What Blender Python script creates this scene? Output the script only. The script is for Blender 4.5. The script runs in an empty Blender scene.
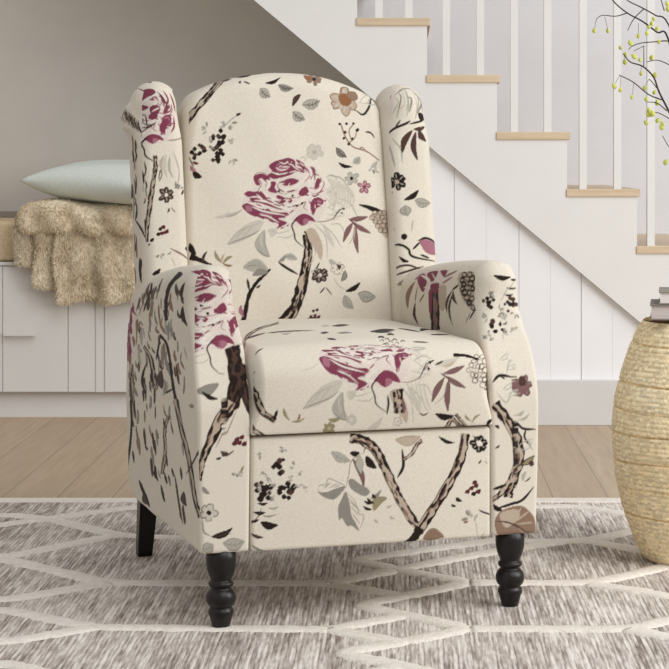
import math, random
import numpy as np

# ------------------------------------------------------------------
# Armchair geometry (pure numpy).  Chair frame: x to the chair's own
# left-right, y towards its back, z up, origin on the floor under the
# middle of its front edge.
# ------------------------------------------------------------------
CHAIR_LOC = (-0.06, 3.83, 0.0)
CHAIR_YAW = math.radians(18.5)
LEAN = 0.125

def sstep(a, b, x):
    t = np.clip((x - a) / (b - a), 0, 1)
    return t * t * (3 - 2 * t)

def lin(a, b, step):
    return np.linspace(a, b, max(2, int(round(abs(b - a) / step)) + 1))

def rbox(xs, ys, zs, rfun, flat=()):
    """Rounded box on a dense grid. Returns box coords P0, rounded coords P, face masks, quads, ngons.
    faces listed in flat are closed by one polygon instead of a grid."""
    nx, ny, nz = len(xs), len(ys), len(zs)
    I, J, K = np.meshgrid(np.arange(nx), np.arange(ny), np.arange(nz), indexing='ij')
    on = {'x0': I == 0, 'x1': I == nx - 1, 'y0': J == 0, 'y1': J == ny - 1, 'z0': K == 0, 'z1': K == nz - 1}
    keep = np.zeros((nx, ny, nz), bool)
    for f, m in on.items():
        if f not in flat:
            keep |= m
    keep |= sum(m.astype(int) for m in on.values()) >= 2
    ids = np.full(keep.shape, -1, np.int64)
    ids[keep] = np.arange(keep.sum())
    P0 = np.stack([xs[I[keep]], ys[J[keep]], zs[K[keep]]], 1)
    masks = {f: m[keep] for f, m in on.items()}
    quads = []; ngons = []
    def grid(a, flip, f):
        if f in flat:
            loop = list(a[:, 0]) + list(a[-1, 1:]) + list(a[-2::-1, -1]) + list(a[0, -2:0:-1])
            ngons.append(loop[::-1] if flip else loop)
            return
        q = np.stack([a[:-1, :-1], a[1:, :-1], a[1:, 1:], a[:-1, 1:]], -1).reshape(-1, 4)
        quads.append(q[:, ::-1] if flip else q)
    grid(ids[0], True, 'x0'); grid(ids[-1], False, 'x1')
    grid(ids[:, 0], False, 'y0'); grid(ids[:, -1], True, 'y1')
    grid(ids[:, :, 0], True, 'z0'); grid(ids[:, :, -1], False, 'z1')
    lo = np.array([xs[0], ys[0], zs[0]]); hi = np.array([xs[-1], ys[-1], zs[-1]])
    r = rfun(P0)
    if np.ndim(r) == 1:
        r = np.repeat(r[:, None], 3, 1)
    r = np.minimum(r, (hi - lo) * 0.4999)
    q = np.clip(P0, lo + r, hi - r)
    d = (P0 - q) / r
    n = np.linalg.norm(d, axis=1, keepdims=True)
    P = q + r * d / np.maximum(n, 1e-9)
    return P0, P, masks, np.concatenate(quads), ngons

def const_r(v):
    return lambda P: np.full(len(P), v)

AX0, AX1 = 0.243, 0.338            # arm inner / outer face
ADEPTH, AZ0, AZ1 = 0.72, 0.143, 0.678

def arm(side):
    s = 2.0
    xs = lin(AX0, AX1, 0.0016)
    ys = np.concatenate([lin(0, 0.06, .002)[:-1], lin(0.06, ADEPTH, .0042)])
    zs = lin(AZ0, AZ1, 0.0018)
    def rf(P):
        return 0.010 + 0.034 * sstep(0.50, 0.625, P[:, 2])
    flat = ('x0', 'z0', 'y1') if side < 0 else ('x1', 'z0', 'y1')
    P0, P, m, q, n = rbox(xs, ys, zs, rf, flat)
    x, y, z = P.T.copy()
    back = y / ADEPTH
    y = y + 0.078 * sstep(0.40, 0.62, z) * (1 - back)
    y = y - (0.11 * back ** 2) * (1 - sstep(AZ0 - .01, 0.185, z))
    zz = z - 0.068 * back ** 1.8 * sstep(0.40, 0.66, z)
    # soft upholstery swell
    x = x + 0.006 * np.sin(np.pi * np.clip((z - AZ0) / (AZ1 - AZ0), 0, 1)) * np.where(x > (AX0 + AX1) / 2, 1, -0.4)
    x = x + 0.0018 * np.sin(z * 31 + y * 9) * np.sin(y * 17)
    P = np.stack([x, y, zz], 1)
    U = P0[:, 0] - (AX0 + AX1) / 2
    chart = np.full(len(P), 'n', '<U1')
    uv = np.zeros((len(P), 2))
    top = m['z1']; uv[top] = np.stack([U, AZ1 + P0[:, 1]], 1)[top]; chart[top] = 'f'
    sd = m['x1'] | m['x0']
    sd &= ~(m['y0'] | m['z1'])
    uv[sd] = P0[sd][:, [1, 2]]; chart[sd] = 's'
    fr = m['y0']; uv[fr] = np.stack([U, P0[:, 2]], 1)[fr]; chart[fr] = 'f'
    if side < 0:
        P[:, 0] *= -1; uv[chart == 'f', 0] *= -1
        q = q[:, ::-1]; n = [k[::-1] for k in n]
    return dict(P=P, q=q, n=n, chart=chart, uv=uv)

WX0, WX1, WZ0, WZ1 = 0.226, 0.334, 0.50, 1.052
WY0, WY1 = 0.545, 0.675
def wing(side):
    wx0, wx1 = (WX0, 0.331) if side < 0 else (0.230, 0.340)
    xs = lin(wx0, wx1, .0016); ys = lin(WY0, WY1, .003); zs = lin(WZ0, WZ1, .0017)
    def rf(P):
        return 0.028 + 0.030 * sstep(0.91, 1.0, P[:, 2])
    P0, P, m, q, n = rbox(xs, ys, zs, rf, ('y1', 'z0') + (('x0',) if side < 0 else ('x1',)))
    x, y, z = P.T.copy()
    t = (z - WZ0) / (WZ1 - WZ0)
    x = x + (0.011 if side < 0 else -0.010) * t
    # scrolled roll at the upper outer edge
    k = np.exp(-(np.abs(z - 0.968) / 0.030) ** 3) * sstep(WY0 + 0.02, WY0 + 0.075, y)
    k *= sstep(wx0 + .04, wx1, x)
    x = x + (0.017 if side < 0 else 0.010) * k * (1 + .10 * np.sin(z * 260))
    y = y + LEAN * (z - WZ0)
    y = y + 0.010 * ((x - .28) / .047) ** 2 * 0.5
    P = np.stack([x, y, z], 1)
    U = P0[:, 0] - (wx0 + wx1) / 2
    chart = np.full(len(P), 'n', '<U1'); uv = np.zeros((len(P), 2))
    top = m['z1']; uv[top] = np.stack([U, WZ1 + P0[:, 1] - WY0], 1)[top]; chart[top] = 'f'
    sd = (m['x0'] | m['x1']) & ~(m['y0'] | m['z1'])
    uv[sd] = P0[sd][:, [1, 2]]; chart[sd] = 's'
    fr = m['y0']; uv[fr] = np.stack([U, P0[:, 2]], 1)[fr]; chart[fr] = 'f'
    if side < 0:
        P[:, 0] *= -1; uv[chart == 'f', 0] *= -1
        q = q[:, ::-1]; n = [k[::-1] for k in n]
    return dict(P=P, q=q, n=n, chart=chart, uv=uv)

BX, BZ0, BZ1, BY0, BY1 = 0.240, 0.44, 1.075, 0.580, 0.700
def backrest():
    xs = lin(-BX, BX, .0016); ys = lin(BY0, BY1, .004); zs = lin(BZ0, BZ1, .0017)
    def rf(P):
        return 0.018 + 0.018 * sstep(0.95, 1.04, P[:, 2])
    P0, P, m, q, n = rbox(xs, ys, zs, rf, ('y1', 'z0'))
    x, y, z = P.T.copy()
    t = (z - BZ0) / (BZ1 - BZ0)
    z = z - 0.062 * np.abs(x / BX) ** 2.2 * sstep(0.70, 1.075, z) ** 1.0
    front = 1 - np.clip((y - BY0) / 0.06, 0, 1)
    bul = (1 - (x / BX) ** 2) * np.sin(np.pi * np.clip(t * .86 + .1, 0, 1))
    y = y - 0.024 * bul * front
    x = x - 0.014 * t * x / BX
    y = y + LEAN * (z - WZ0)
    y = y + 0.0012 * np.sin(x * 40 + z * 20) * front
    P = np.stack([x, y, z], 1)
    chart = np.full(len(P), 'n', '<U1'); uv = np.zeros((len(P), 2))
    top = m['z1']; uv[top] = np.stack([P0[:, 0], BZ1 + P0[:, 1] - BY0], 1)[top]; chart[top] = 'f'
    fr = m['y0']; uv[fr] = P0[fr][:, [0, 2]]; chart[fr] = 'f'
    return dict(P=P, q=q, n=n, chart=chart, uv=uv)

SX, SZ0, SZ1, SY0, SY1 = 0.242, 0.362, 0.522, -0.008, 0.66
def seat():
    xs = lin(-SX, SX, .0017)
    ys = np.concatenate([lin(SY0, 0.14, .002)[:-1], lin(0.14, SY1, .004)])
    zs = lin(SZ0, SZ1, .0017)
    def rf(P):
        h = sstep(SZ0, SZ0 + 0.07, P[:, 2])
        return np.stack([0.006 + 0.020 * h, 0.006 + 0.056 * h, 0.006 + 0.050 * h], 1)
    P0, P, m, q, n = rbox(xs, ys, zs, rf, ('z0', 'y1'))
    x, y, z = P.T.copy()
    up = sstep(SZ0 + .05, SZ1, z)
    z = z + up * 0.022 * (1 - (x / SX) ** 2) * np.sin(np.pi * np.clip((y + .12) / .85, 0, 1))
    fr_ = 1 - np.clip((y - SY0) / .08, 0, 1)
    y = y - 0.012 * fr_ * (1 - (x / SX) ** 4) * np.sin(np.pi * np.clip((z - SZ0) / .17, 0, 1))
    z = z + 0.0015 * up * np.sin(x * 23 + 1) * np.sin(y * 19)
    P = np.stack([x, y, z], 1)
    chart = np.full(len(P), 'n', '<U1'); uv = np.zeros((len(P), 2))
    top = m['z1']; uv[top] = np.stack([P0[:, 0], SZ1 + P0[:, 1] - SY0], 1)[top]; chart[top] = 'f'
    fr = m['y0']; uv[fr] = P0[fr][:, [0, 2]]; chart[fr] = 'f'
    return dict(P=P, q=q, n=n, chart=chart, uv=uv)

def front_panel():
    xs = lin(-0.241, 0.241, .0016); ys = lin(0.002, 0.05, .004); zs = lin(0.142, 0.359, .0016)
    P0, P, m, q, n = rbox(xs, ys, zs, const_r(0.008), ('y1', 'z0'))
    x, y, z = P.T.copy()
    y = y - 0.006 * (1 - (x / .241) ** 4) * np.sin(np.pi * (z - .142) / .217)
    P = np.stack([x, y, z], 1)
    chart = np.full(len(P), 'n', '<U1'); uv = np.zeros((len(P), 2))
    fr = m['y0']; uv[fr] = P0[fr][:, [0, 2]]; chart[fr] = 'f'
    return dict(P=P, q=q, n=n, chart=chart, uv=uv)

UPHOLSTERY = {
    'arm_l': lambda: arm(-1), 'arm_r': lambda: arm(1), 'wing_l': lambda: wing(-1), 'wing_r': lambda: wing(1),
    'back': backrest, 'seat': seat, 'panel': front_panel,
}

def srgb(c):
    c = np.asarray(c, float) / 255.0
    return np.where(c <= 0.04045, c / 12.92, ((c + 0.055) / 1.055) ** 2.4)

INK = {
    'D': (40, 29, 26), 'B': (76, 57, 50), 'T': (140, 114, 97), 't': (184, 168, 150), 'G': (140, 135, 127),
    'g': (173, 169, 158), 'L': (198, 191, 179), 'M': (126, 60, 80), 'm': (160, 108, 123), 'P': (217, 205, 197),
    'W': (224, 217, 207), 'O': (147, 138, 108), 'R': (89, 41, 43), 'K': (39, 29, 28), 'U': (123, 91, 91), 'o': (140, 97, 67),
}
CLOTH = (221, 213, 199)

def smooth_path(pts, closed=False, n=8):
    p = np.asarray(pts, float)
    if len(p) < 3:
        t = np.linspace(0, 1, n + 1)[:, None]
        return p[0] * (1 - t) + p[-1] * t
    if closed:
        q = np.concatenate([p[-1:], p, p[:2]])
    else:
        q = np.concatenate([2 * p[:1] - p[1:2], p, 2 * p[-1:] - p[-2:-1]])
    out = []
    t = np.linspace(0, 1, n, endpoint=False)[:, None]
    for i in range(len(q) - 3):
        a, b, c, d = q[i:i + 4]
        out.append(.5 * (2 * b + (c - a) * t + (2 * a - 5 * b + 4 * c - d) * t ** 2 + (3 * b - a - 3 * c + d) * t ** 3))
    if not closed:
        out.append(p[-1:])
    return np.concatenate(out)

def paint(chart_name, uv, elements, step=0.0009):
    """Draw the printed motif of one cloth panel in the panel's own flat cloth coordinates; return a colour per vertex."""
    lo = uv.min(0) - .01; hi = uv.max(0) + .01
    W, H = (np.ceil((hi - lo) / step)).astype(int) + 1
    img = np.empty((H, W, 3)); img[:] = srgb(CLOTH)
    for ln in elements.split('\n'):
        f = ln.split()
        if not f:
            continue
        kind, ink = f[0]
        w = float(f[1]) * 0.001
        p = np.array(f[2:], float).reshape(-1, 2) * 0.001
        c = srgb(INK[ink])
        path = smooth_path(p, kind == 'P', 6)
        a = np.floor((path.min(0) - w - lo) / step).astype(int) - 2
        b = np.ceil((path.max(0) + w - lo) / step).astype(int) + 3
        a = np.maximum(a, 0); b = np.minimum(b, [W, H])
        if (b <= a).any():
            continue
        X, Y = np.meshgrid(lo[0] + np.arange(a[0], b[0]) * step, lo[1] + np.arange(a[1], b[1]) * step)
        if kind == 'P':
            ins = np.zeros(X.shape, bool)
            n = len(path)
            for i in range(n):
                x1, y1 = path[i]; x2, y2 = path[(i + 1) % n]
                if y1 == y2:
                    continue
                cr = ((y1 > Y) != (y2 > Y)) & (X < (x2 - x1) * (Y - y1) / (y2 - y1) + x1)
                ins ^= cr
            al = ins.astype(float)
        else:
            al = np.zeros(X.shape)
            n = len(path) - 1
            for i in range(n):
                x1, y1 = path[i]; x2, y2 = path[i + 1]
                dx, dy = x2 - x1, y2 - y1
                l2 = dx * dx + dy * dy + 1e-12
                t = np.clip(((X - x1) * dx + (Y - y1) * dy) / l2, 0, 1)
                d = np.hypot(X - x1 - t * dx, Y - y1 - t * dy)
                f = (i + t) / n
                ww = w * (1 if kind == 'S' else np.minimum(1.0, 0.35 + 2.6 * np.minimum(f, 1 - f)))
                al = np.maximum(al, np.clip((ww / 2 - d) / step + .5, 0, 1))
        sub = img[a[1]:b[1], a[0]:b[0]]
        sub += (c - sub) * al[..., None]
    f = (uv - lo) / step
    i = np.clip(f.astype(int), 0, [W - 2, H - 2]); f = np.clip(f - i, 0, 1)
    x, y = i.T; fx, fy = f.T[:, :, None]
    return (img[y, x] * (1 - fx) * (1 - fy) + img[y, x + 1] * fx * (1 - fy) + img[y + 1, x] * (1 - fx) * fy + img[y + 1, x + 1] * fx * fy)

# Floral print, with dark pleat folds drawn into the left wing: per cloth panel, shapes in millimetres on the flat cloth.
# One shape per line: P filled shape, S even line or T tapering line, then its ink letter, line width, x y x y ...
PRINT = {
 'back:f': """
Pt 0 -23 511 -16 517 -10 525 -3 532 4 540 8 549 12 558 18 566 19 576 21 584 26 592 27 601 31 611 32 620 35 630 35 639 39 647 41 656 42 665 43 673 44 682 42 690 42 698 40 705 38 711 36 718 22 715 22 708 23 701 23 695 26 689 24 682 23 675 22 668 19 660 17 652 16 643 13 634 11 625 7 616 5 607 0 599 0 590 -3 582 -8 575 -8 567 -12 561 -18 555 -24 549 -30 542 -37 535 -43 528
PD 0 -43 528 -37 535 -30 542 -24 549 -18 555 -12 561 -8 567 -8 575 -3 582 0 590 0 599 5 607 7 616 11 625 13 634 16 643 17 652 19 660 22 668 23 675 24 682 26 689 23 695 23 701 22 708 22 715 28 716 28 709 30 703 29 696 31 689 28 682 28 675 28 667 24 659 24 650 21 642 23 632 14 624 10 616 8 607 11 596 9 587 3 580 2 572 -3 565 -3 556 -10 550 -15 542 -23 536 -31 530 -35 521
TT 7 -21 522 -15 529 -8 536
TD 7.4 -16 530 -9 537 -3 545
TD 5.7 -11 538 -4 545 1 553
TB 4.8 -8 548 -3 555 1 563
TD 6.8 6 550 10 559 16 567
TB 3.9 1 553 5 562 9 569
TD 7.2 6 561 11 569 13 577
TB 3.6 1 563 4 571 7 579
TD 4.6 10 569 12 578 15 586
TD 4.3 11 578 14 586 17 595
TD 7.5 20 585 24 593 26 602
TD 6.9 22 593 24 602 27 612
TD 6.3 26 602 29 611 31 621
TD 7.2 24 612 26 622 28 631
TT 4.8 22 613 24 622 26 631
TD 5.2 28 621 31 631 32 640
TB 2.8 25 622 27 631 29 640
TD 6.4 29 631 30 640 33 648
TB 4.9 24 641 26 650 28 658
TD 5.9 33 649 35 657 36 665
TD 4.3 38 656 39 665 41 673
TD 6 35 666 36 674 37 682
TD 4.9 41 682 39 690 39 697
TT 2.9 35 682 35 689 34 696
TT 4.1 36 689 36 697 35 703
TD 5.8 41 697 39 704 37 711
TB 4.6 34 696 33 703 31 710
TD 3.2 37 704 35 710 33 717
TB 4.3 32 703 31 710 30 716
TT 3.2 31 710 30 716
TD 2.6 -24 511 -11 525 3 540 12 559 19 576 26 592 30 611 34 630 38 647 41 665 43 682 42 698 38 711
PD 0 36 681 38 686 39 691 39 696 40 700 40 705 39 710 36 714 33 717 31 721 29 724 25 722 28 719 30 715 32 711 34 708 35 704 35 701 35 696 33 692 32 687 31 682
PL 0 42 731 56 711 58 679 46 687
PL 0 70 738 89 714 96 687 82 703
TL 2.4 76 750 93 752 110 754
TL 2.1 92 765 112 762 126 760
TL 3.1 81 822 94 810 101 797
TL 3.9 81 761 101 758 124 755
TL 2.6 91 758 108 770 128 782
TL 3.7 75 790 85 806 100 823
TL 1.9 89 741 108 752 126 764
TL 3.1 77 819 88 809 98 800
TL 3.3 78 809 91 809 109 810
TL 3.7 77 802 91 788 102 773
TL 2 93 791 106 790 120 789
TL 3.9 85 777 102 768 125 759
TL 2.8 81 809 93 798 105 788
TL 2.4 80 803 86 815 95 827
Tg 2.5 42 731 54 703 49 668
Tg 2.6 51 739 76 711 78 663
Tg 2.6 64 742 93 718 114 686
Tg 2.4 83 774 106 787 127 779
Tg 2.4 81 806 103 819 118 837
Tg 2.6 83 843 101 850 117 833
Tg 2.5 88 738 112 738 123 718
Tg 2.5 51 727 66 687 61 660
Pt 0 32 727 51 727 68 691 63 660 49 687 37 703
PL 0 -149 697 -131 721 -102 742 -67 750 -78 726 -107 708 -131 699
TG 2.4 -149 697 -127 705 -95 717 -76 728
Tg 2 -149 697 -123 725 -74 744
Tg 1.6 -131 709 -106 736
Tg 1.6 -115 711 -90 740
Pg 0 -89 701 -76 720 -65 726 -66 697 -55 669 -73 673 -86 687
TG 2.8 -87 689 -71 674 -55 669
TL 3.3 -72 720 -75 705 -70 689
TG 2 -65 726 -65 697 -57 673
TL 2.4 -154 763 -130 767 -114 774
PL 0 -58 728 -37 730 -41 716 -52 712
Tg 2 -54 728 -33 720 -4 727
Tg 2 -37 712 -12 710 2 719
PP 0 -116 780 -108 809 -92 818 -87 848 -68 854 -51 870 -27 880 -8 885 15 881 32 867 56 870 66 854 78 839 84 810 79 774 56 744 30 735 5 735 -8 731 -33 728 -73 752 -98 764
PM 0 -116 780 -106 787 -93 783 -79 776 -60 772 -36 766 -10 764 -19 755 -33 751 -13 743 -25 735 -38 730 -33 739 -53 749 -73 755 -90 758 -104 766
PM 0 -110 808 -100 814 -86 812 -71 813 -55 795 -39 786 -17 775 -31 773 -56 780 -76 787 -93 790 -99 799
PM 0 -86 847 -70 852 -55 847 -49 838 -58 833 -68 841 -77 837 -72 828 -80 826 -86 836
PM 0 -51 867 -38 877 -14 883 -5 885 10 879 12 865 24 861 31 852 14 855 1 848 -12 844 -29 840 -42 839 -54 847 -43 856
PM 0 -54 821 -46 833 -35 830 -39 820 -33 809 -46 809 -55 814
PM 0 -17 835 0 840 18 835 8 827 -9 823 -22 827
PM 0 -35 803 -22 800 -13 792 -22 785 -33 793
PM 0 -12 796 1 792 -6 785
PM 0 19 813 34 822 40 810 28 801 17 803
PM 0 51 866 59 860 60 846 53 850
PM 0 62 840 71 837 65 823 54 817
PM 0 45 788 58 799 75 792 70 780 58 774 47 761 43 774
PM 0 1 745 13 757 27 762 44 756 53 744 39 746 26 736 17 738 9 745
PM 0 13 881 26 877 36 865 42 853 31 855 23 867
Pm 0 -107 782 -95 779 -94 768 -106 771
Pm 0 -32 871 -17 873 -7 861 -24 853 -34 859
Pm 0 26 751 39 747 26 736
Pm 0 60 792 71 788 62 780
TW 5.1 -86 793 -58 789 -31 778 -1 770
TW 3.6 -93 779 -65 768 -17 759
TW 6 -74 822 -56 835 -51 825 -62 811 -51 798 -26 792
TW 4.3 -28 840 -34 826 -25 817 0 818 23 829 40 846
TW 5.1 -51 794 -23 779 11 785 32 797 63 810 79 830
TW 5.8 8 764 -13 749 5 746
TW 4 42 829 59 840 62 852
TW 2.4 -37 865 -23 858 -6 861
TW 2.4 -27 876 -13 872 -6 877
TW 2.8 -101 800 -80 800 -64 791
TW 3.7 -4 829 -15 810 -9 802 12 806
TW 3.8 20 798 36 786 40 766
TW 3.1 26 845 41 839 42 822
TW 2.4 -49 860 -33 849 -12 851
TW 2.5 2 877 8 865 23 856
TW 2.8 -73 763 -53 755 -32 743
TM 1.6 -70 787 -48 778 -23 770
TM 1.6 -34 810 -13 806 12 814
TM 1.6 -29 830 -32 821 -17 810
TM 1.6 6 774 23 784 32 788 27 776 36 768
TM 1.7 43 837 53 848 53 862
TM 2 46 805 65 809 78 826 78 835
TM 1.2 -87 846 -74 855 -49 848
TM 1.7 30 831 44 845 40 857
TM 1.2 -77 837 -69 829 -75 819
TU 2.6 -83 809 -79 806 -74 803 -69 800
TW 2.3 -82 806 -78 803 -73 799 -68 796
Tm 2.7 -65 796 -60 793 -55 790 -50 788 -45 786
TW 2.1 -64 792 -59 789 -54 787 -49 785 -44 783
TM 2.9 -43 784 -37 782 -32 781 -26 779
TW 2.5 -43 781 -37 779 -32 777 -26 776
TU 3 -91 775 -87 773 -82 772
Tm 3.5 -76 765 -71 764 -65 762 -59 761 -53 760 -46 759
TW 2 -77 762 -72 760 -67 759 -61 758 -54 756 -47 755
TM 2.4 -39 758 -32 757 -25 756
TM 3.4 -81 758 -77 756 -73 755 -69 753 -65 751
TW 2.7 -81 755 -77 753 -73 751 -69 749 -65 748
TU 3.4 -56 748 -51 747 -47 745 -42 744
TW 2.4 -57 745 -52 743 -47 742 -43 741
Tm 1.8 -102 792 -98 791 -94 790 -90 789 -86 788
Tm 3.3 -83 784 -79 783 -75 781 -71 780
TW 2.3 -85 781 -81 779 -76 778 -72 776
TM 2.6 -60 774 -56 772 -52 771
TM 3.5 -83 841 -81 839 -79 837
TM 2.3 -77 839 -75 837 -73 835 -72 833 -72 831
TU 3.1 -71 826 -72 823 -73 820 -75 818 -76 815
TW 2.9 -71 822 -72 819 -73 817 -74 814 -75 811
TM 2.5 -67 843 -65 841 -63 838 -60 835 -58 833 -56 830
TW 2 -68 840 -66 837 -63 834 -61 832 -59 829 -57 826
TM 1.8 -59 828 -59 824 -59 821 -60 817 -61 813
TW 2.2 -59 824 -58 821 -59 817 -59 814 -61 810
TM 3.5 -45 856 -41 856 -37 855 -32 854 -28 854
TW 2 -45 853 -41 852 -37 851 -32 851 -28 850
TM 3.2 -27 853 -22 853 -17 854 -11 855 -5 856
TW 2.5 -28 849 -23 849 -18 850 -12 851 -7 853
TM 2 -5 856 1 857 7 859 13 860
TW 2.1 -4 852 2 854 8 855 13 857
TM 2.4 -40 864 -36 865 -32 866 -28 868 -25 869
TU 2.5 -28 869 -24 870 -20 870
TW 1.7 -28 865 -24 866 -20 866
TM 3.3 -18 869 -13 869 -9 869 -5 868 -1 868
TW 2.6 -19 865 -15 865 -10 865 -6 865 -2 864
TU 3.1 -29 830 -25 831 -22 832 -19 833 -15 834
TW 2 -29 826 -26 827 -22 828 -19 829 -16 830
TM 1.6 -15 835 -11 836 -6 837 -2 837 3 838 9 838
TM 1.7 -33 817 -30 816 -27 814 -24 812 -20 811 -17 809
TW 2.5 -33 814 -30 812 -26 810 -23 809 -20 807 -16 806
TU 3.5 -11 810 -7 810 -2 811 3 813 8 814
TW 1.9 -12 806 -8 807 -3 808 2 809 7 811
TU 1.7 -20 798 -16 797 -13 795 -10 794
TW 1.7 -20 794 -16 793 -13 792 -10 790
TU 1.8 -12 797 -8 795 -5 795
TW 2.7 -12 793 -8 792 -5 791
TM 1.9 -7 796 -3 796 1 797 5 798 9 799
Tm 1.7 11 797 15 798 20 800
TW 1.9 11 793 15 795 20 796
TM 3.3 -31 785 -27 783 -23 781
TM 3.3 -25 783 -21 781 -17 779
TW 2.2 -26 779 -22 777 -18 776
TU 2.2 -11 777 -7 777 -3 777
TW 2.7 -11 774 -7 773 -3 773
TM 2.7 -1 778 4 779 8 781
TW 2.1 0 775 4 776 8 777
Tm 1.9 33 864 35 861 38 859 41 856 43 853 45 851
TW 2.7 32 860 34 857 37 855 40 852 42 850 45 847
TU 2.3 47 844 47 841 47 838 46 835 46 832 46 829
TW 2.8 46 840 46 838 46 835 45 831 45 828 45 825
TU 3.5 48 866 50 863 52 860
TW 2.4 46 863 48 860 51 857
TU 2.9 54 853 56 850 57 846 57 843 57 839 56 836
Tm 1.9 57 859 60 856 62 854
TW 1.9 58 856 60 853 63 850
TM 3.7 61 850 64 847 66 845
TW 2.9 62 847 65 844 67 841
TU 2.8 72 843 71 839 70 835 68 831 66 827
TM 3.5 67 827 65 823 63 818
TW 1.8 68 823 66 819 64 815
Tm 2.1 42 819 45 819 49 818 52 818
TW 2.7 42 815 45 815 48 815 52 815
Tm 3.2 52 817 55 817 59 817 62 819 64 820 67 823
TM 2 67 828 69 831 72 834 74 837
TW 2.2 67 825 70 828 72 831 74 833
TM 2.8 31 804 34 803 38 803 41 802
TW 1.9 31 801 34 800 38 799 41 798
TM 3.3 47 802 51 801 55 801 58 802 62 804 66 806
TW 1.9 48 798 52 798 55 798 59 799 63 800 66 802
Tm 3.1 66 808 70 810 73 812 77 814
TW 2.8 66 804 69 806 73 808 77 810
TU 1.7 49 792 52 791 55 789 58 787
TM 2.6 60 787 63 785 65 784 68 784 70 784 72 785
TW 1.9 60 783 63 782 66 781 68 780 71 781 73 782
TM 3.4 77 789 79 791 80 792
TM 3.7 41 789 42 786 42 784 42 781
TW 2.8 41 785 41 783 41 780 42 777
TM 2.3 44 782 44 779 45 776
TM 1.7 43 773 44 770 44 768 45 765 46 762
TW 2.3 43 769 43 767 44 764 45 761 46 759
TM 3.6 46 763 47 761 48 758
TW 2.3 46 760 47 757 48 755
TM 3.2 53 786 53 783 54 781 54 779 55 777
TW 2.3 53 782 54 780 54 778 54 775 55 773
TM 3.1 54 772 54 769 53 765 51 762 50 759
TW 1.8 54 768 54 765 53 762 51 759 50 755
TU 3.1 -9 880 -6 879 -4 878
TW 2.5 -10 876 -7 875 -5 874
TM 3.5 -4 875 -2 875 1 873 4 872 7 871 10 869
TW 2.4 -5 872 -2 871 1 870 4 869 6 867 9 866
TM 3.2 15 871 17 869 20 868 23 866
TW 1.9 14 868 17 866 20 864 23 862
Tm 1.8 23 878 25 877 27 875 30 874 32 872 34 870
TW 2.3 22 875 24 873 27 871 29 870 31 868 33 867
Tm 3 40 863 40 860 41 858 42 856 42 853
TM 2.7 4 770 2 769 0 768 -2 766 -4 765 -7 764
TW 2.2 5 767 3 766 1 764 -1 763 -4 762 -6 760
Tm 3.2 -8 761 -10 760 -12 759 -14 758
TU 2.6 -17 755 -19 754 -21 753
TW 1.8 -18 752 -20 751 -22 750
Tm 3.5 -57 799 -53 797 -49 795
TW 2.3 -57 795 -53 794 -49 792
TM 3.4 -40 790 -36 789 -32 787 -28 786 -25 786 -21 785
TW 1.6 -41 787 -37 785 -33 784 -29 783 -26 782 -22 782
TM 2.6 -10 738 -12 736 -14 735
TW 2.1 -11 734 -13 733 -15 731
Tm 1.8 -19 734 -21 733 -23 731 -25 730
TW 2.4 -20 730 -22 729 -24 728 -26 727
TM 2.8 -24 732 -26 731 -28 730
TW 2.2 -25 728 -27 727 -29 726
TD 3.3 14 757 5 747 -2 736 3 719 6 704 25 688
TU 2 55 744 77 745 97 751 101 756
TD 2.5 97 749 104 760 114 770 123 773
PD 0 119 775 127 776 124 770
PD 0 116 766 122 764 118 762
PD 0 8 781 14 782 13 778 8 778
PD 0 21 786 26 787 25 783 21 783
PD 0 -32 813 -27 814 -28 810 -32 810
PD 0 -1 803 4 804 3 800 -1 800
Pt 0 -274 993 -260 1000 -246 1007 -233 1014 -224 1021 -215 1026 -210 1033 -202 1037 -195 1041 -188 1046 -181 1050 -176 1057 -169 1063 -163 1072 -157 1080 -151 1087 -145 1097 -140 1101 -134 1107 -128 1108 -115 1139 -2 1287 -19 1277 -45 1254 -68 1233 -96 1213 -118 1198 -147 1165 -168 1103 -176 1092 -183 1080 -191 1073 -198 1064 -206 1059 -213 1053 -220 1047 -233 1044 -246 1037 -261 1031 -276 1024 -289 1016 -303 1009
PD 0 -303 1009 -289 1016 -276 1024 -261 1031 -246 1037 -233 1044 -220 1047 -213 1053 -206 1059 -198 1064 -191 1073 -183 1080 -176 1092 -168 1103 -147 1165 -118 1198 -96 1213 -68 1233 -45 1254 -19 1277 -2 1287 -25 1263 -68 1216 -89 1199 -100 1192 -129 1178 -131 1200 -159 1104 -167 1092 -174 1078 -182 1074 -187 1062 -194 1055 -204 1055 -211 1050 -216 1041 -230 1042 -242 1034 -252 1025 -271 1021 -278 1010 -298 1006
TD 5.1 -283 998 -270 1006 -256 1013
TT 6.3 -284 999 -271 1006 -257 1013
TD 7.8 -271 1006 -257 1013 -243 1020
TD 7.5 -255 1013 -241 1019 -229 1026
TD 5 -235 1015 -225 1022 -216 1027
TD 4.9 -227 1024 -218 1030 -212 1036
TD 6.6 -219 1030 -212 1036 -205 1040
TD 3.6 -203 1039 -196 1042 -189 1047
TD 6.6 -198 1046 -191 1051 -184 1055
TD 5.9 -191 1050 -184 1055 -178 1062
TT 5.6 -194 1055 -187 1061 -180 1068
TD 5.8 -182 1051 -176 1059 -170 1065
TB 4.1 -186 1059 -180 1066 -173 1075
TD 3.5 -178 1063 -172 1071 -165 1081
TB 3 -172 1072 -166 1082 -159 1091
TT 5.3 -166 1084 -159 1093 -151 1104
TD 3.9 -157 1082 -151 1089 -145 1100
TT 5.1 -159 1098 -150 1113 -132 1164
TD 13.9 -144 1109 -136 1123 -121 1160
TT 5.7 -145 1105 -134 1129 -119 1170
TD 17.1 -139 1104 -134 1106 -128 1110
TD 12.2 -111 1179 -83 1265
TT 11.9 -71 1212 -52 1225
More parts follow.
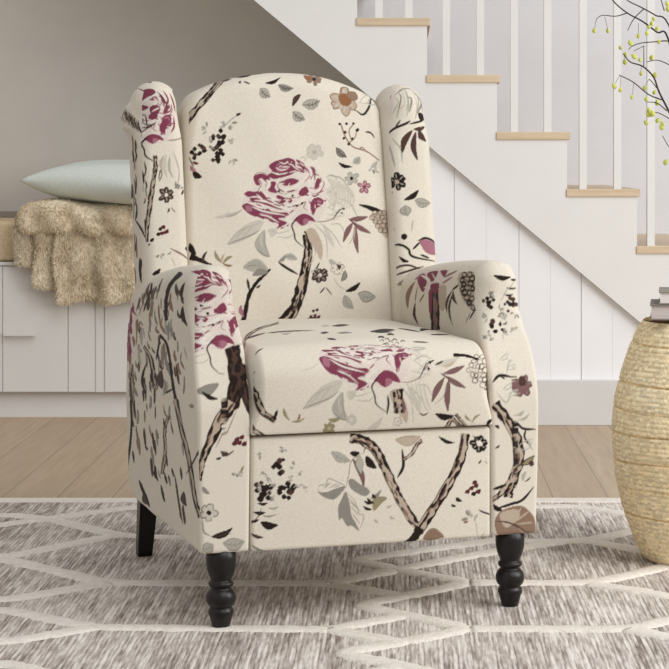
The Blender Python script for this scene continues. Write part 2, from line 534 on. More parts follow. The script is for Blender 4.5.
TD 1.8 -274 993 -247 1008 -224 1021 -210 1034 -195 1041 -181 1051 -169 1064 -157 1080 -145 1098 -134 1107 -113 1147
TD 28 -76 1201 -100 1117 -78 1104
TD 19.8 -72 1105 -44 1116 -16 1130
PR 0 -112 1076 -105 1077 -109 1062
TB 5.1 -100 1070 -87 1056
PD 0 -150 934 -157 929 -162 937 -156 942
PB 0 -172 954 -178 950 -183 958 -177 962
PD 0 -158 948 -164 944 -170 952 -164 957
PB 0 -161 952 -166 948 -171 955 -166 959
PD 0 -158 930 -165 925 -171 934 -164 939
PD 0 -148 945 -154 940 -161 949 -154 954
PD 0 -160 938 -164 934 -169 940 -164 943
PD 0 -173 949 -177 945 -182 952 -177 955
PD 0 -160 937 -165 933 -169 940 -164 943
PD 0 -154 962 -160 958 -165 966 -159 970
PD 0 -146 948 -151 945 -155 951 -151 954
PD 0 -192 925 -196 922 -200 928 -196 931
PD 0 -198 937 -204 933 -209 942 -204 946
PD 0 -215 938 -220 934 -225 943 -220 947
PB 0 -214 921 -219 917 -225 926 -219 930
PD 0 -195 925 -200 921 -204 929 -199 933
PD 0 -203 923 -208 919 -213 926 -208 930
PD 0 -216 914 -221 910 -226 918 -221 922
PD 0 -206 921 -210 917 -215 924 -210 928
PD 0 -221 932 -226 927 -233 936 -226 941
PB 0 -194 932 -200 928 -205 936 -199 940
PB 0 -205 943 -209 940 -214 947 -209 951
PD 0 -162 890 -167 885 -172 892 -167 896
PB 0 -166 910 -170 907 -174 912 -170 915
PD 0 -161 895 -168 889 -175 898 -168 903
PD 0 -155 916 -161 911 -167 919 -161 923
PB 0 -172 922 -177 918 -183 926 -177 930
PD 0 -163 910 -169 905 -175 913 -169 918
PD 0 -162 902 -169 896 -175 905 -168 910
PB 0 -164 925 -170 920 -176 928 -170 933
PB 0 -174 896 -179 892 -184 899 -179 903
PD 0 -159 909 -164 905 -168 911 -163 915
PD 0 -151 906 -157 901 -162 908 -157 913
PG 0 -193 982 -196 987 -200 990 -205 990 -201 986 -197 983
PG 0 -190 984 -189 988 -189 992 -193 998 -195 993 -194 989
Pg 0 -193 981 -196 985 -199 987 -202 984 -198 981 -195 980
Pg 0 -193 977 -197 977 -200 975 -202 970 -196 969 -193 972
Pg 0 -194 980 -198 985 -202 986 -206 984 -201 980 -197 979
Pg 0 -150 972 -154 975 -159 975 -164 974 -158 970 -154 970
Pg 0 -148 972 -150 975 -153 976 -157 974 -153 970 -150 970
PG 0 -147 973 -148 976 -151 978 -154 979 -153 974 -151 972
PG 0 -148 974 -149 980 -152 983 -159 984 -155 980 -152 976
Pg 0 -147 975 -148 979 -150 983 -153 988 -154 982 -152 978
PG 0 -132 933 -135 936 -139 938 -144 939 -141 933 -137 931
Pg 0 -131 930 -135 932 -138 931 -140 927 -135 926 -133 927
Pg 0 -132 933 -135 935 -139 936 -144 937 -140 931 -136 930
Pg 0 -131 931 -134 932 -137 931 -139 930 -135 926 -132 927
Pg 0 -130 934 -130 937 -132 939 -136 940 -136 936 -134 934
Pg 0 -138 891 -141 889 -143 886 -145 881 -139 882 -137 885
PG 0 -134 891 -134 888 -133 885 -128 884 -129 888 -130 890
PG 0 -132 891 -131 888 -127 885 -123 884 -124 889 -128 891
Pg 0 -135 889 -135 885 -134 881 -133 875 -129 881 -130 885
Pg 0 -134 891 -135 888 -134 885 -129 883 -129 887 -131 890
Pg 0 -137 971 -138 967 -137 963 -134 958 -132 964 -133 968
Pg 0 -134 974 -130 972 -126 971 -121 971 -126 976 -130 977
Pg 0 -137 972 -138 968 -136 965 -134 961 -131 966 -133 969
PG 0 -134 975 -129 972 -125 972 -120 973 -125 977 -130 977
PG 0 -139 971 -141 968 -141 964 -138 959 -136 963 -136 967
PG 0 -187 945 -183 948 -183 953 -187 959 -188 954 -188 950
Pg 0 -187 946 -184 949 -183 954 -187 961 -188 956 -188 951
PG 0 -186 937 -188 934 -187 930 -183 927 -182 931 -183 934
PG 0 -185 942 -181 941 -179 943 -179 948 -182 948 -184 946
PG 0 -184 936 -184 930 -182 926 -175 923 -178 928 -181 933
PD 0 -111 993 -117 995 -121 994 -123 988 -118 988 -114 989
Tg 3.3 -157 968 -138 981 -120 990
PD 0 -225 879 -223 865 -217 858 -204 859 -210 870 -216 877
Pm 0 -231 899 -231 888 -226 881 -216 877 -220 886 -225 894
PR 0 -225 908 -222 900 -217 896 -211 897 -216 903 -220 906
TB 3.2 -235 925 -222 892
Pg 0 -166 761 -150 757 -133 760 -116 772 -134 765 -151 762
PL 0 -178 757 -166 754 -155 756 -144 768 -157 763 -167 760
PD 0 -50 1053 -36 1049 -23 1053 -8 1075 -24 1063 -37 1058
PG 0 -19 1047 -12 1035 0 1032 17 1039 4 1045 -7 1048
TG 1.8 -19 1047 -12 1035 0 1032 17 1039
TG 2 -19 1047 -7 1048 4 1045 17 1039
TB 1.8 -19 1047 -3 1039 17 1039
TB 1.3 -10 1040 -6 1035
TB 1.2 -10 1040 -3 1044
TB 1.3 -3 1039 1 1033
TB 1.2 -3 1039 4 1042
TB 1.3 5 1037 8 1032
TB 1.2 5 1037 11 1040
Pg 0 -63 1042 -65 1028 -58 1020 -40 1020 -44 1033 -51 1040
TG 1.8 -63 1042 -65 1028 -58 1020 -40 1020
TG 1.9 -63 1042 -51 1040 -44 1033 -40 1020
TB 1.8 -63 1042 -54 1028 -40 1020
TB 1.3 -59 1033 -60 1026
TB 1.2 -59 1033 -51 1034
TB 1.3 -54 1028 -56 1021
TB 1.2 -54 1028 -46 1030
TB 1.3 -50 1024 -52 1017
TB 1.2 -50 1024 -42 1025
PB 0 34 1027 21 1023 14 1014 13 999 23 1008 30 1017
Pg 0 36 1004 51 995 66 998 80 1017 63 1018 48 1014
TG 1.8 36 1004 51 995 66 998 80 1017
TG 1.8 36 1004 48 1014 63 1018 80 1017
TB 1.8 36 1004 59 1005 80 1017
TB 1.3 50 1003 57 998
TB 1.2 50 1003 55 1011
TB 1.4 59 1005 66 1000
TB 1.2 59 1005 64 1014
TB 1.4 68 1008 75 1003
TB 1.2 68 1008 73 1017
Pg 0 12 987 13 972 22 966 41 970 34 982 25 987
TG 1.9 12 987 13 972 22 966 41 970
TG 1.9 12 987 25 987 34 982 41 970
TB 1.9 12 987 24 975 41 970
TB 1.3 18 979 19 971
TB 1.2 18 979 26 982
TB 1.3 24 975 24 968
TB 1.2 24 975 32 978
TB 1.3 30 972 30 964
TB 1.2 30 972 38 975
PT 0 73 1072 67 1057 69 1050 73 1050 77 1054 78 1063
PT 0 71 1074 62 1080 54 1067 52 1059 55 1055 63 1058
PT 0 72 1079 77 1107 74 1116 67 1109 62 1090 63 1076
PT 0 75 1081 89 1097 103 1138 103 1151 100 1154 84 1117
PT 0 75 1076 79 1061 87 1064 90 1076 94 1091 89 1099
PD 0 78 1079 73 1067 68 1068 70 1083 77 1091
Po 0 50 1093 50 1070 57 1066 70 1079 65 1091 59 1096
Pt 0 145 1034 160 1035 172 1046 174 1057 167 1063 153 1054
ST 3.3 160 1035 172 1046 174 1057 167 1063 153 1054
TL 2.2 154 1040 167 1048
Pt 0 145 1030 148 1015 162 1016 170 1024 172 1034 163 1040
ST 2.1 148 1015 162 1016 170 1024 172 1034 163 1040
TL 2.9 152 1028 164 1025
Pt 0 142 1028 131 1010 135 999 144 996 153 1007 156 1021
ST 2.2 131 1010 135 999 144 996 153 1007 156 1021
TL 2.4 142 1020 139 1004
Pt 0 138 1029 120 1028 108 1017 112 1011 114 1005 128 1011
ST 2.8 120 1028 108 1017 112 1011 114 1005 128 1011
TL 2.1 129 1023 115 1010
Pt 0 138 1031 130 1043 116 1041 107 1034 109 1025 120 1021
ST 2.3 130 1043 116 1041 107 1034 109 1025 120 1021
TL 2.8 130 1032 117 1036
Pt 0 142 1035 155 1054 156 1080 147 1075 139 1064 133 1045
ST 4.5 155 1054 156 1080 147 1075 139 1064 133 1045
TL 2.6 143 1043 144 1063
Po 0 151 1034 145 1024 133 1023 134 1034 145 1041
Po 0 128 1039 149 1051 161 1040 152 1023 133 1020
PT 0 149 1051 173 1073 177 1049 161 1039
TD 4.6 166 1017 201 1035 272 1243
Tg 1.9 181 1041 197 1047 209 1064 230 1148
Tg 1.8 181 1041 188 1055 201 1080 230 1148
Tg 3.4 199 1049 212 1052 242 1088 257 1235
Tg 2.2 199 1049 209 1067 228 1117 257 1235
PL 0 196 1089 204 1080 221 1111 258 1235 234 1164 215 1129
ST 3.9 220 910 190 923 159 924 145 934 135 951 130 969
ST 2.3 146 932 161 948 169 969
ST 3.1 190 921 180 930 173 925
ST 2.6 153 939 148 961 160 981
PD 0 122 972 126 976 130 973 125 969
PD 0 139 977 143 981 147 979 143 974
PD 0 157 982 161 987 165 985 161 980
PD 0 167 971 171 976 175 974 171 968
PD 0 134 955 138 960 142 957 138 952
PD 0 152 944 155 948 159 946 155 941
PD 0 141 929 145 933 149 930 144 925
PD 0 164 968 168 972 172 970 168 965
PD 0 130 940 134 944 138 942 133 937
TB 5.1 190 973 204 977 213 968
PG 0 113 915 114 902 121 895 138 896 131 906 123 912
TB 2.1 113 915 114 902 121 895 138 896
TB 2.2 113 915 123 912 131 906 138 896
TB 2.2 113 915 123 902 138 896
TB 1.3 118 906 118 900
TB 1.3 118 906 124 907
TB 1.3 123 902 123 896
TB 1.3 123 902 129 903
TB 1.3 128 898 128 892
TB 1.3 128 898 134 899
PD 0 117 880 124 871 135 869 151 875 138 877 127 879
Pg 0 153 883 165 883 172 890 171 904 160 899 154 893
TG 1.8 153 883 164 892 171 904
TG 1.4 160 887 167 887
TG 1.4 160 887 159 894
TG 1.4 164 892 170 891
TG 1.5 164 892 163 898
TG 1.4 168 896 174 896
TG 1.5 168 896 166 902
Pm 0 178 830 184 836 184 843 181 845 177 843 175 837
SU 1.5 184 836 184 843 181 845 177 843 175 837
TL 1.3 178 834 181 841
Pm 0 179 829 187 827 193 831 193 835 191 839 184 838
SU 1.6 187 827 193 831 193 835 191 839 184 838
TL 1.3 183 831 191 835
Pm 0 178 827 176 818 180 814 185 814 187 818 186 825
SU 1.4 176 818 180 814 185 814 187 818 186 825
TL 1.4 180 824 182 817
Pm 0 176 827 168 824 165 818 167 814 172 814 176 819
SU 1.6 168 824 165 818 167 814 172 814 176 819
TL 1.2 174 823 169 818
Pm 0 176 829 172 836 165 837 161 834 162 830 168 827
SU 1.4 172 836 165 837 161 834 162 830 168 827
TL 1.4 172 830 166 834
PM 0 182 829 179 825 174 826 174 831 179 833
Pg 0 146 844 139 838 138 831 141 830 145 831 149 837
SG 1.5 139 838 138 831 141 830 145 831 149 837
TL 1.3 144 840 142 832
Pg 0 145 846 138 849 131 847 131 844 132 840 138 839
SG 1.5 138 849 131 847 131 844 132 840 138 839
TL 1.2 140 845 133 842
Pg 0 146 848 150 856 146 861 141 859 138 857 139 851
SG 1.3 150 856 146 861 141 859 138 857 139 851
TL 1.4 144 851 141 857
Pg 0 148 847 157 847 163 853 165 859 159 859 152 856
SG 1.6 157 847 163 853 165 859 159 859 152 856
TL 1.3 152 850 161 854
Pg 0 148 845 151 837 158 836 160 839 162 843 157 847
SG 1.4 151 837 158 836 160 839 162 843 157 847
TL 1.4 151 844 159 841
PD 0 151 847 148 842 143 843 143 848 148 851
Pg 0 204 880 201 876 200 873 203 869 206 874 206 877
Pg 0 207 884 208 882 211 882 214 884 213 888 210 888
Pg 0 208 881 208 875 212 872 219 873 216 878 212 880
PG 0 205 880 202 875 202 870 206 867 208 873 207 877
Pg 0 201 881 196 880 193 877 191 871 196 873 199 876
Pg 0 197 882 208 885 214 893 216 906 207 898 201 891
PL 0 59 897 51 889 53 882 59 883 64 884 65 891
Sg 1.4 51 889 53 882 59 883 64 884 65 891
TL 1.6 59 892 60 885
PL 0 57 898 46 900 40 893 42 889 46 886 54 888
Sg 1.6 46 900 40 893 42 889 46 886 54 888
TL 1.4 52 895 45 890
PL 0 57 900 53 909 44 909 42 904 41 899 47 896
Sg 1.5 53 909 44 909 42 904 41 899 47 896
TL 1.4 52 901 43 902
PL 0 58 901 63 911 58 917 53 916 48 912 48 905
Sg 1.4 63 911 58 917 53 916 48 912 48 905
TL 1.6 57 906 53 913
PL 0 60 901 72 902 76 909 73 915 68 915 62 910
Sg 1.6 72 902 76 909 73 915 68 915 62 910
TL 1.4 64 905 71 911
PL 0 61 899 67 891 77 891 80 895 80 901 72 904
Sg 1.5 67 891 77 891 80 895 80 901 72 904
TL 1.5 66 898 76 896
Pg 0 65 900 61 894 54 896 55 902 61 904
PL 0 36 889 33 890 30 889 29 885 33 885 35 886
PL 0 39 887 35 884 35 881 38 877 40 881 40 884
PL 0 38 887 34 884 34 881 35 877 39 880 39 884
PL 0 38 887 35 885 35 882 37 878 40 882 40 885
PL 0 35 889 31 889 27 887 23 885 28 883 32 885
Tg 4.1 89 848 121 844 140 820
Tg 4.1 100 824 133 819 152 795
Tg 4 105 799 138 788 156 757
Tg 4 88 841 106 805 97 769
TL 4.6 89 848 97 817 88 781
TL 4.6 94 846 103 816 95 780
TL 4.7 100 843 110 814 102 778
TL 4.7 106 841 116 813 109 777
TL 4.7 112 839 123 811 117 776
TL 4.7 117 837 129 810 124 775
TL 4.7 123 835 136 808 131 774
TL 4.7 129 833 142 807 138 773
TL 4.7 135 831 149 805 146 772
TD 8.2 164 783 191 778 219 770
TD 4.8 177 780 197 769
Pt 0 188 756 207 769 228 772 240 745 231 706 214 717
SB 1.6 206 766 203 762 197 762 195 766 198 770 204 770 206 766
SB 1.5 219 767 216 763 210 763 208 766 211 770 217 771 219 767
SB 1.2 235 767 229 761 222 761 220 767 223 772 230 772 235 767
SB 1.5 200 754 196 749 189 749 186 753 190 758 197 758 200 754
SB 1.2 215 756 212 752 205 752 202 756 206 760 212 760 215 756
SB 1.7 225 755 221 751 215 751 212 755 215 759 222 759 225 755
SB 1.1 206 744 203 740 197 740 195 744 198 748 204 748 206 744
SB 1.7 217 743 214 739 208 739 206 743 209 747 215 747 217 743
SB 1.3 237 744 230 739 222 740 219 745 223 750 231 750 237 744
SB 1.3 212 733 209 728 202 729 200 733 203 738 210 738 212 733
SB 1.2 227 735 223 730 217 730 215 735 218 740 224 740 227 735
SB 2.1 254 735 243 730 230 730 226 735 231 740 245 740 254 735
SB 1.7 219 724 216 719 210 719 207 724 210 729 216 729 219 724
SB 1.8 234 722 228 718 220 718 217 722 221 727 229 726 234 722
TD 6.9 163 784 188 777 208 770
PU 0 136 749 151 744 166 746 183 756 165 757 150 755
PU 0 143 744 152 730 166 721 188 717 173 730 158 738
PU 0 144 741 129 731 121 717 118 698 131 712 140 726
PU 0 151 737 144 716 144 696 154 672 156 697 155 717
TB 2.8 134 751 152 736
Tg 2.3 147 727 141 705 130 693
Tt 2.4 150 731 145 701
PB 0 59 626 49 628 42 624 41 619 45 616 53 617
SD 1.3 49 628 42 624 41 619 45 616 53 617
TL 1.3 54 624 45 621
PB 0 59 627 54 636 47 637 45 632 43 628 49 624
SD 1.3 54 636 47 637 45 632 43 628 49 624
TL 1.3 54 629 46 630
PB 0 60 628 65 636 62 641 57 640 52 639 52 633
SD 1.3 65 636 62 641 57 640 52 639 52 633
TL 1.3 59 633 55 638
PB 0 62 628 73 628 78 635 75 638 71 641 64 638
SD 1.3 73 628 78 635 75 638 71 641 64 638
TL 1.3 66 631 72 638
PB 0 62 627 70 622 78 625 78 628 76 632 69 633
SD 1.3 70 622 78 625 78 628 76 632 69 633
TL 1.3 67 627 75 629
PB 0 62 625 62 616 69 613 73 614 75 619 72 625
SD 1.3 62 616 69 613 73 614 75 619 72 625
TL 1.3 65 622 71 617
PB 0 60 625 51 620 51 613 55 611 60 611 64 616
SD 1.3 51 620 51 613 55 611 60 611 64 616
TL 1.3 58 621 57 613
PW 0 65 626 62 622 56 624 57 629 62 631
SB 1.1 93 642 86 640 86 636 88 634 95 634
TL 1.1 96 639 89 637
SB 1.1 99 649 93 652 89 650 88 646 91 641
TL 1.1 97 643 91 648
SB 1.1 109 645 110 650 107 654 103 652 100 648
TL 1.1 104 645 107 650
SB 1.2 112 639 118 643 117 646 115 649 108 648
TL 1.1 107 642 115 645
SB 1.1 105 631 111 628 116 628 115 632 112 637
TL 1.1 106 636 111 630
SB 1.1 94 635 94 629 99 628 103 627 106 632
TL 1.2 100 635 100 629
Pt 0 106 640 103 636 98 637 99 642 103 644
PB 0 100 650 111 646 106 638
Pg 0 82 661 83 653 89 649 100 650 95 657 89 661
PG 0 110 612 120 617 124 625 120 637 115 628 111 620
TB 1.4 110 612 120 617 124 625 120 637
TB 1.4 110 612 111 620 115 628 120 637
Tt 2.2 92 621 103 604 119 592
PD 0 119 590 134 589 146 594 156 609 141 603 129 597
Pg 0 149 585 158 569 171 565 192 575 178 586 164 589
TB 1.3 149 585 158 569 171 565 192 575
TB 1.3 149 585 164 589 178 586 192 575
TG 1.3 149 585 169 576 192 575
TG 0.9 160 578 164 569
TG 0.9 160 578 169 583
TG 0.9 169 576 173 567
TG 0.9 169 576 177 581
TG 0.9 178 574 182 565
TG 0.9 178 574 186 579
Pg 0 116 582 112 567 117 556 136 551 133 565 127 575
TG 1.3 116 582 112 567 117 556 136 551
TG 1.4 116 582 127 575 133 565 136 551
TG 1.3 116 582 122 564 136 551
TG 0.9 118 570 116 563
TG 0.9 118 570 126 569
TG 0.9 122 564 120 557
TG 0.9 122 564 130 563
TG 0.9 126 558 124 551
TG 0.9 126 558 134 556
TD 3.1 59 587 71 600
TB 2.7 73 600 87 583
PR 0 33 536 37 534 39 536 40 540 36 540 34 539
PR 0 42 538 46 536 49 537 50 542 46 542 43 541
PR 0 51 535 55 533 58 535 59 539 55 539 52 538
PD 0 39 548 43 546 45 547 46 552 42 552 40 551
PD 0 47 550 51 548 54 549 54 554 51 554 48 552
TD 4.2 26 532 42 534 58 532
St 2.1 34 652 41 673 45 660 38 652
PD 0 -233 700 -239 689 -234 681 -219 675 -221 686 -225 694
PD 0 -235 665 -231 663 -226 662 -223 662 -219 661 -215 660 -210 658 -204 656 -198 654 -192 652 -187 649 -184 655 -190 657 -195 660 -200 664 -206 667 -211 669 -215 671 -218 673 -221 675 -225 677 -229 678
PB 0 -194 682 -202 677 -206 669 -204 658 -200 667 -197 675
PO 0 -178 684 -178 672 -173 663 -160 656 -167 667 -172 676
PO 0 -138 671 -148 671 -155 666 -160 655 -151 661 -144 666
PT 0 -162 657 -156 651 -148 648 -137 651 -146 653 -154 655
Pt 0 -155 677 -161 673 -164 666 -162 657 -159 665 -157 671
PD 0 -112 524 -110 528 -110 532 -109 537 -108 541 -107 547 -105 554 -104 561 -103 569 -102 576 -99 582 -97 588 -94 594 -91 599 -88 604 -84 609 -81 613 -78 616 -74 619 -71 623 -68 626 -64 629 -61 632 -58 635 -56 638 -53 640 -56 644 -59 641 -62 639 -66 636 -69 633 -72 630 -75 627 -79 625 -83 622 -87 617 -91 613 -94 609 -97 603 -102 598 -105 592 -108 586 -109 578 -111 571 -114 563 -115 556 -116 549 -118 544 -119 539 -121 535 -122 531 -122 526
TD 5.6 -102 598 -106 621
PB 0 -88 602 -82 601 -79 603 -77 609 -82 607 -85 605
Pm 0 -121 566 -126 557 -125 548 -115 539 -116 550 -118 559
Pg 0 -60 642 -75 661 -93 664 -115 647 -95 637 -77 636
TG 1.4 -60 642 -87 651 -115 647
TG 0.9 -76 650 -83 659
TG 0.9 -76 650 -85 642
TG 0.9 -87 651 -94 660
TG 0.9 -87 651 -95 643
TG 0.9 -98 652 -105 661
TG 0.9 -98 652 -106 644
PG 0 -60 636 -73 644 -84 642 -95 629 -81 628 -70 630
TD 6 -36 657 -17 644 8 630
Pg 0 8 662 1 673 -9 676 -24 669 -13 662 -3 660
TG 1.4 8 662 -7 669 -24 669
TG 1 -1 667 -4 673
TG 0.9 -1 667 -6 664
TG 1 -7 669 -10 675
TG 0.9 -7 669 -13 665
TG 1 -13 670 -16 676
TG 0.9 -13 670 -19 667
PG 0 -36 657 -27 658 -21 662 -19 673 -26 668 -32 663
SB 1 50 625 52 621 55 621 58 622 59 626
TL 1 54 627 56 622
SB 1 46 629 43 625 43 621 47 622 51 624
TL 0.9 50 628 45 625
SB 1.1 49 637 43 638 42 636 41 633 46 630
TL 0.9 49 633 43 634
SB 1 57 638 56 643 52 644 49 642 48 637
TL 1 53 635 53 641
SB 1 61 633 64 637 62 639 60 641 55 638
TL 1 57 634 60 639
SB 1.1 57 625 62 624 65 625 65 629 61 632
TL 0.9 57 629 62 626
PB 0 57 631 55 628 51 629 51 633 54 634
TD 3.3 51 640 60 654
""",
 'panel:f': """
PD 0 -176 292 -181 287 -187 293 -181 297
PD 0 -179 290 -185 284 -191 290 -185 295
PD 0 -191 306 -195 302 -199 306 -195 309
PD 0 -186 307 -191 302 -197 308 -191 313
PB 0 -181 301 -187 296 -193 302 -187 307
PD 0 -175 314 -179 311 -183 315 -179 318
PD 0 -187 305 -193 300 -199 306 -193 311
PB 0 -176 292 -180 288 -184 292 -180 296
PD 0 -194 302 -198 297 -203 302 -198 306
PD 0 -181 302 -187 296 -192 302 -187 308
PB 0 -180 313 -186 307 -192 313 -186 319
PB 0 -208 260 -212 256 -216 260 -212 264
PD 0 -210 252 -215 246 -221 252 -215 258
PD 0 -205 264 -212 258 -218 264 -212 270
PB 0 -225 270 -230 264 -236 270 -230 275
PD 0 -212 262 -219 256 -225 263 -219 269
PD 0 -214 250 -220 244 -226 251 -220 257
PD 0 -198 264 -204 258 -211 264 -204 271
PB 0 -217 273 -222 268 -226 273 -222 277
PD 0 -217 242 -223 236 -230 243 -223 249
PD 0 -203 244 -208 239 -214 244 -208 250
PB 0 -202 253 -206 249 -210 254 -206 258
PD 0 -224 259 -229 254 -235 259 -229 264
PD 0 -205 263 -210 258 -215 264 -210 268
PD 0 -216 244 -221 239 -227 244 -221 249
PD 0 -152 263 -159 257 -165 263 -159 269
PD 0 -177 262 -182 257 -187 263 -182 268
PD 0 -164 243 -169 238 -174 243 -169 247
PD 0 -162 254 -168 248 -174 254 -168 260
PD 0 -182 257 -187 252 -192 257 -187 262
PD 0 -165 269 -170 264 -176 270 -170 275
PD 0 -157 257 -163 251 -169 257 -163 263
PD 0 -180 262 -185 258 -190 263 -185 267
PD 0 -181 253 -187 248 -192 253 -187 259
PD 0 -173 262 -177 257 -182 262 -177 266
PD 0 -166 263 -170 259 -174 263 -170 267
PB 0 -159 252 -165 247 -170 253 -165 258
PD 0 -173 245 -178 240 -183 245 -178 250
PD 0 -166 269 -171 265 -176 269 -171 274
PG 0 -222 326 -222 328 -223 330 -226 330 -225 327 -224 326
PG 0 -223 325 -224 327 -226 328 -228 326 -226 325 -225 324
Pg 0 -223 324 -224 325 -226 324 -227 322 -224 321 -223 322
Pg 0 -224 325 -226 328 -228 328 -231 327 -228 325 -226 325
PG 0 -222 323 -225 321 -226 319 -225 316 -223 318 -222 320
Pg 0 -214 292 -216 290 -216 289 -214 286 -213 288 -213 290
PG 0 -216 293 -219 295 -221 294 -223 292 -220 291 -218 292
Pg 0 -216 292 -220 293 -222 292 -224 288 -220 289 -218 290
PG 0 -215 292 -217 292 -219 291 -218 288 -216 289 -215 290
Pg 0 -214 291 -214 289 -214 286 -213 283 -210 286 -211 289
PG 0 -159 299 -162 300 -164 300 -165 297 -162 297 -161 298
PG 0 -158 303 -157 306 -158 309 -160 312 -161 308 -160 305
Pg 0 -159 299 -161 300 -163 299 -165 297 -162 296 -160 297
Pg 0 -160 300 -163 301 -165 302 -168 301 -165 298 -163 298
PG 0 -159 303 -158 306 -159 308 -162 310 -162 307 -161 305
Pg 0 -149 289 -149 287 -148 286 -145 285 -145 288 -147 289
Pg 0 -149 289 -149 287 -147 285 -146 283 -144 286 -146 288
Pg 0 -148 290 -146 289 -144 289 -141 290 -144 292 -146 292
PG 0 -149 289 -149 286 -148 284 -145 283 -146 286 -147 288
PG 0 -149 289 -150 286 -149 284 -147 283 -146 286 -147 288
PG 0 -179 334 -181 334 -184 333 -187 331 -183 330 -180 331
PG 0 -175 334 -176 332 -175 331 -174 329 -172 331 -173 333
Pg 0 -179 334 -182 334 -184 332 -187 330 -183 330 -180 331
PG 0 -178 334 -180 332 -182 331 -183 328 -179 328 -178 330
PG 0 -178 337 -180 338 -183 339 -186 340 -184 336 -181 335
PG 0 -151 265 -152 264 -152 262 -151 260 -148 262 -149 263
PG 0 -148 266 -147 264 -145 264 -143 264 -144 267 -146 267
Pg 0 -152 266 -153 266 -154 265 -155 263 -152 262 -151 263
PG 0 -153 266 -156 266 -158 265 -160 261 -156 262 -154 263
Pg 0 -152 266 -154 266 -155 265 -155 262 -153 263 -152 264
Pg 0 -138 257 -135 259 -134 261 -133 263 -137 262 -138 260
Pg 0 -137 257 -135 258 -133 259 -131 261 -135 262 -137 260
Pg 0 -140 257 -138 260 -139 262 -142 263 -142 261 -141 259
Pg 0 -139 258 -137 261 -138 264 -141 267 -141 264 -141 261
Pg 0 -137 254 -137 252 -135 252 -133 252 -134 254 -135 255
PG 0 -198 271 -200 270 -201 268 -201 265 -198 266 -198 268
Pg 0 -198 271 -199 270 -200 269 -199 267 -196 268 -196 269
Pg 0 -196 271 -197 269 -196 267 -194 266 -193 268 -194 270
Pg 0 -199 271 -202 270 -204 268 -206 265 -202 266 -200 268
PG 0 -197 270 -199 268 -199 266 -196 263 -196 266 -196 268
PG 0 -197 242 -201 242 -203 241 -203 237 -201 238 -199 240
PG 0 -198 242 -201 243 -204 242 -205 238 -202 239 -200 240
Pg 0 -196 245 -195 247 -196 248 -197 250 -199 248 -198 246
PG 0 -198 244 -200 246 -203 247 -206 248 -204 244 -201 243
Pg 0 -196 242 -198 242 -199 240 -200 238 -197 238 -196 240
Pg 0 -227 266 -226 265 -224 264 -222 265 -224 267 -225 268
Pg 0 -228 268 -226 268 -225 269 -224 271 -227 272 -228 270
Pg 0 -228 264 -228 261 -227 259 -224 258 -224 261 -226 263
Pg 0 -227 265 -226 263 -224 261 -221 260 -222 264 -224 265
PG 0 -227 268 -224 267 -222 268 -221 271 -224 271 -226 270
PG 0 -164 277 -166 277 -168 275 -170 272 -166 273 -164 274
PG 0 -162 280 -161 282 -161 284 -163 285 -164 283 -164 281
Pg 0 -162 277 -165 276 -166 275 -164 272 -163 273 -162 275
Pg 0 -163 278 -165 278 -167 277 -168 275 -165 274 -164 275
Pg 0 -164 279 -166 282 -168 283 -171 282 -169 280 -167 279
Pg 0 -206 282 -208 281 -207 279 -206 277 -204 279 -204 281
PG 0 -207 281 -210 279 -210 276 -208 272 -207 276 -207 278
Pg 0 -208 282 -210 281 -212 280 -212 276 -209 278 -208 280
Pg 0 -205 281 -206 278 -205 275 -201 273 -202 276 -204 279
PG 0 -208 283 -210 284 -211 283 -212 281 -209 280 -208 281
PD 0 -229 235 -223 231 -216 230 -209 235 -217 235 -223 235
PD 0 -237 219 -230 214 -223 212 -213 217 -222 219 -230 220
PD 0 -248 202 -239 199 -232 199 -225 204 -232 204 -240 203
PD 0 -223 199 -215 187 -204 184 -189 192 -202 197 -213 200
Pg 0 -210 226 -203 222 -196 221 -188 227 -196 226 -204 226
PG 0 -221 212 -212 208 -202 208 -192 213 -203 211 -212 211
PB 0 -244 179 -236 172 -228 168 -217 170 -226 174 -234 177
PG 0 -241 157 -234 149 -226 143 -214 143 -224 149 -232 154
TB 1.9 -250 190 -229 208 -221 226
TD 2.9 -250 172 -241 174
PG 0 -57 248 -66 233 -72 219 -70 195 -64 198 -54 183 -44 182 -30 172 -36 187 -45 202 -49 225
TG 1.5 -57 248 -41 232 -35 220 -30 205 -21 201 -23 188 -30 172
TG 1.5 -51 236 -35 217
TG 1.5 -47 221 -31 201
TG 1.5 -43 206 -29 186
TG 1.5 -49 229 -27 209
PG 0 -112 251 -101 241 -86 235 -78 236 -66 246 -58 259 -78 255 -97 249
TG 1.5 -112 252 -109 263 -97 264 -91 275 -78 270 -62 262 -58 259
TG 1.5 -101 257 -86 267
TG 1.5 -89 257 -74 265
TG 1.5 -97 257 -91 268
TG 1.5 -80 257 -68 263
Pg 0 -85 325 -78 311 -67 304 -47 306 -59 317 -71 324
TG 1.1 -85 325 -78 311 -67 304 -47 306
TG 1.1 -85 325 -71 324 -59 317 -47 306
TG 1.1 -85 325 -68 312 -47 306
TG 0.8 -75 316 -73 309
TG 0.7 -75 316 -68 318
TG 0.8 -68 312 -65 305
TG 0.7 -68 312 -60 314
TG 0.8 -60 308 -58 301
TG 0.7 -60 308 -53 310
PD 0 -48 321 -42 315 -36 315 -28 321 -36 324 -43 324
PU 0 -43 310 -37 293 -29 276 -21 254 -20 278 -29 296
TD 1.1 -43 310 -37 293 -29 276 -21 254
TD 1.1 -43 310 -29 296 -20 278 -21 254
Pg 0 -30 317 -36 306 -35 294 -26 281 -22 295 -23 307
TG 1.2 -30 317 -36 306 -35 294 -26 281
TG 1.2 -30 317 -23 307 -22 295 -26 281
PG 0 -52 269 -43 272 -28 261 -14 253 -9 244 -20 238 -35 245 -47 254
TT 1.6 -23 319 -45 306 -51 280 -57 255
TB 2.6 -37 360 -16 340 -21 319
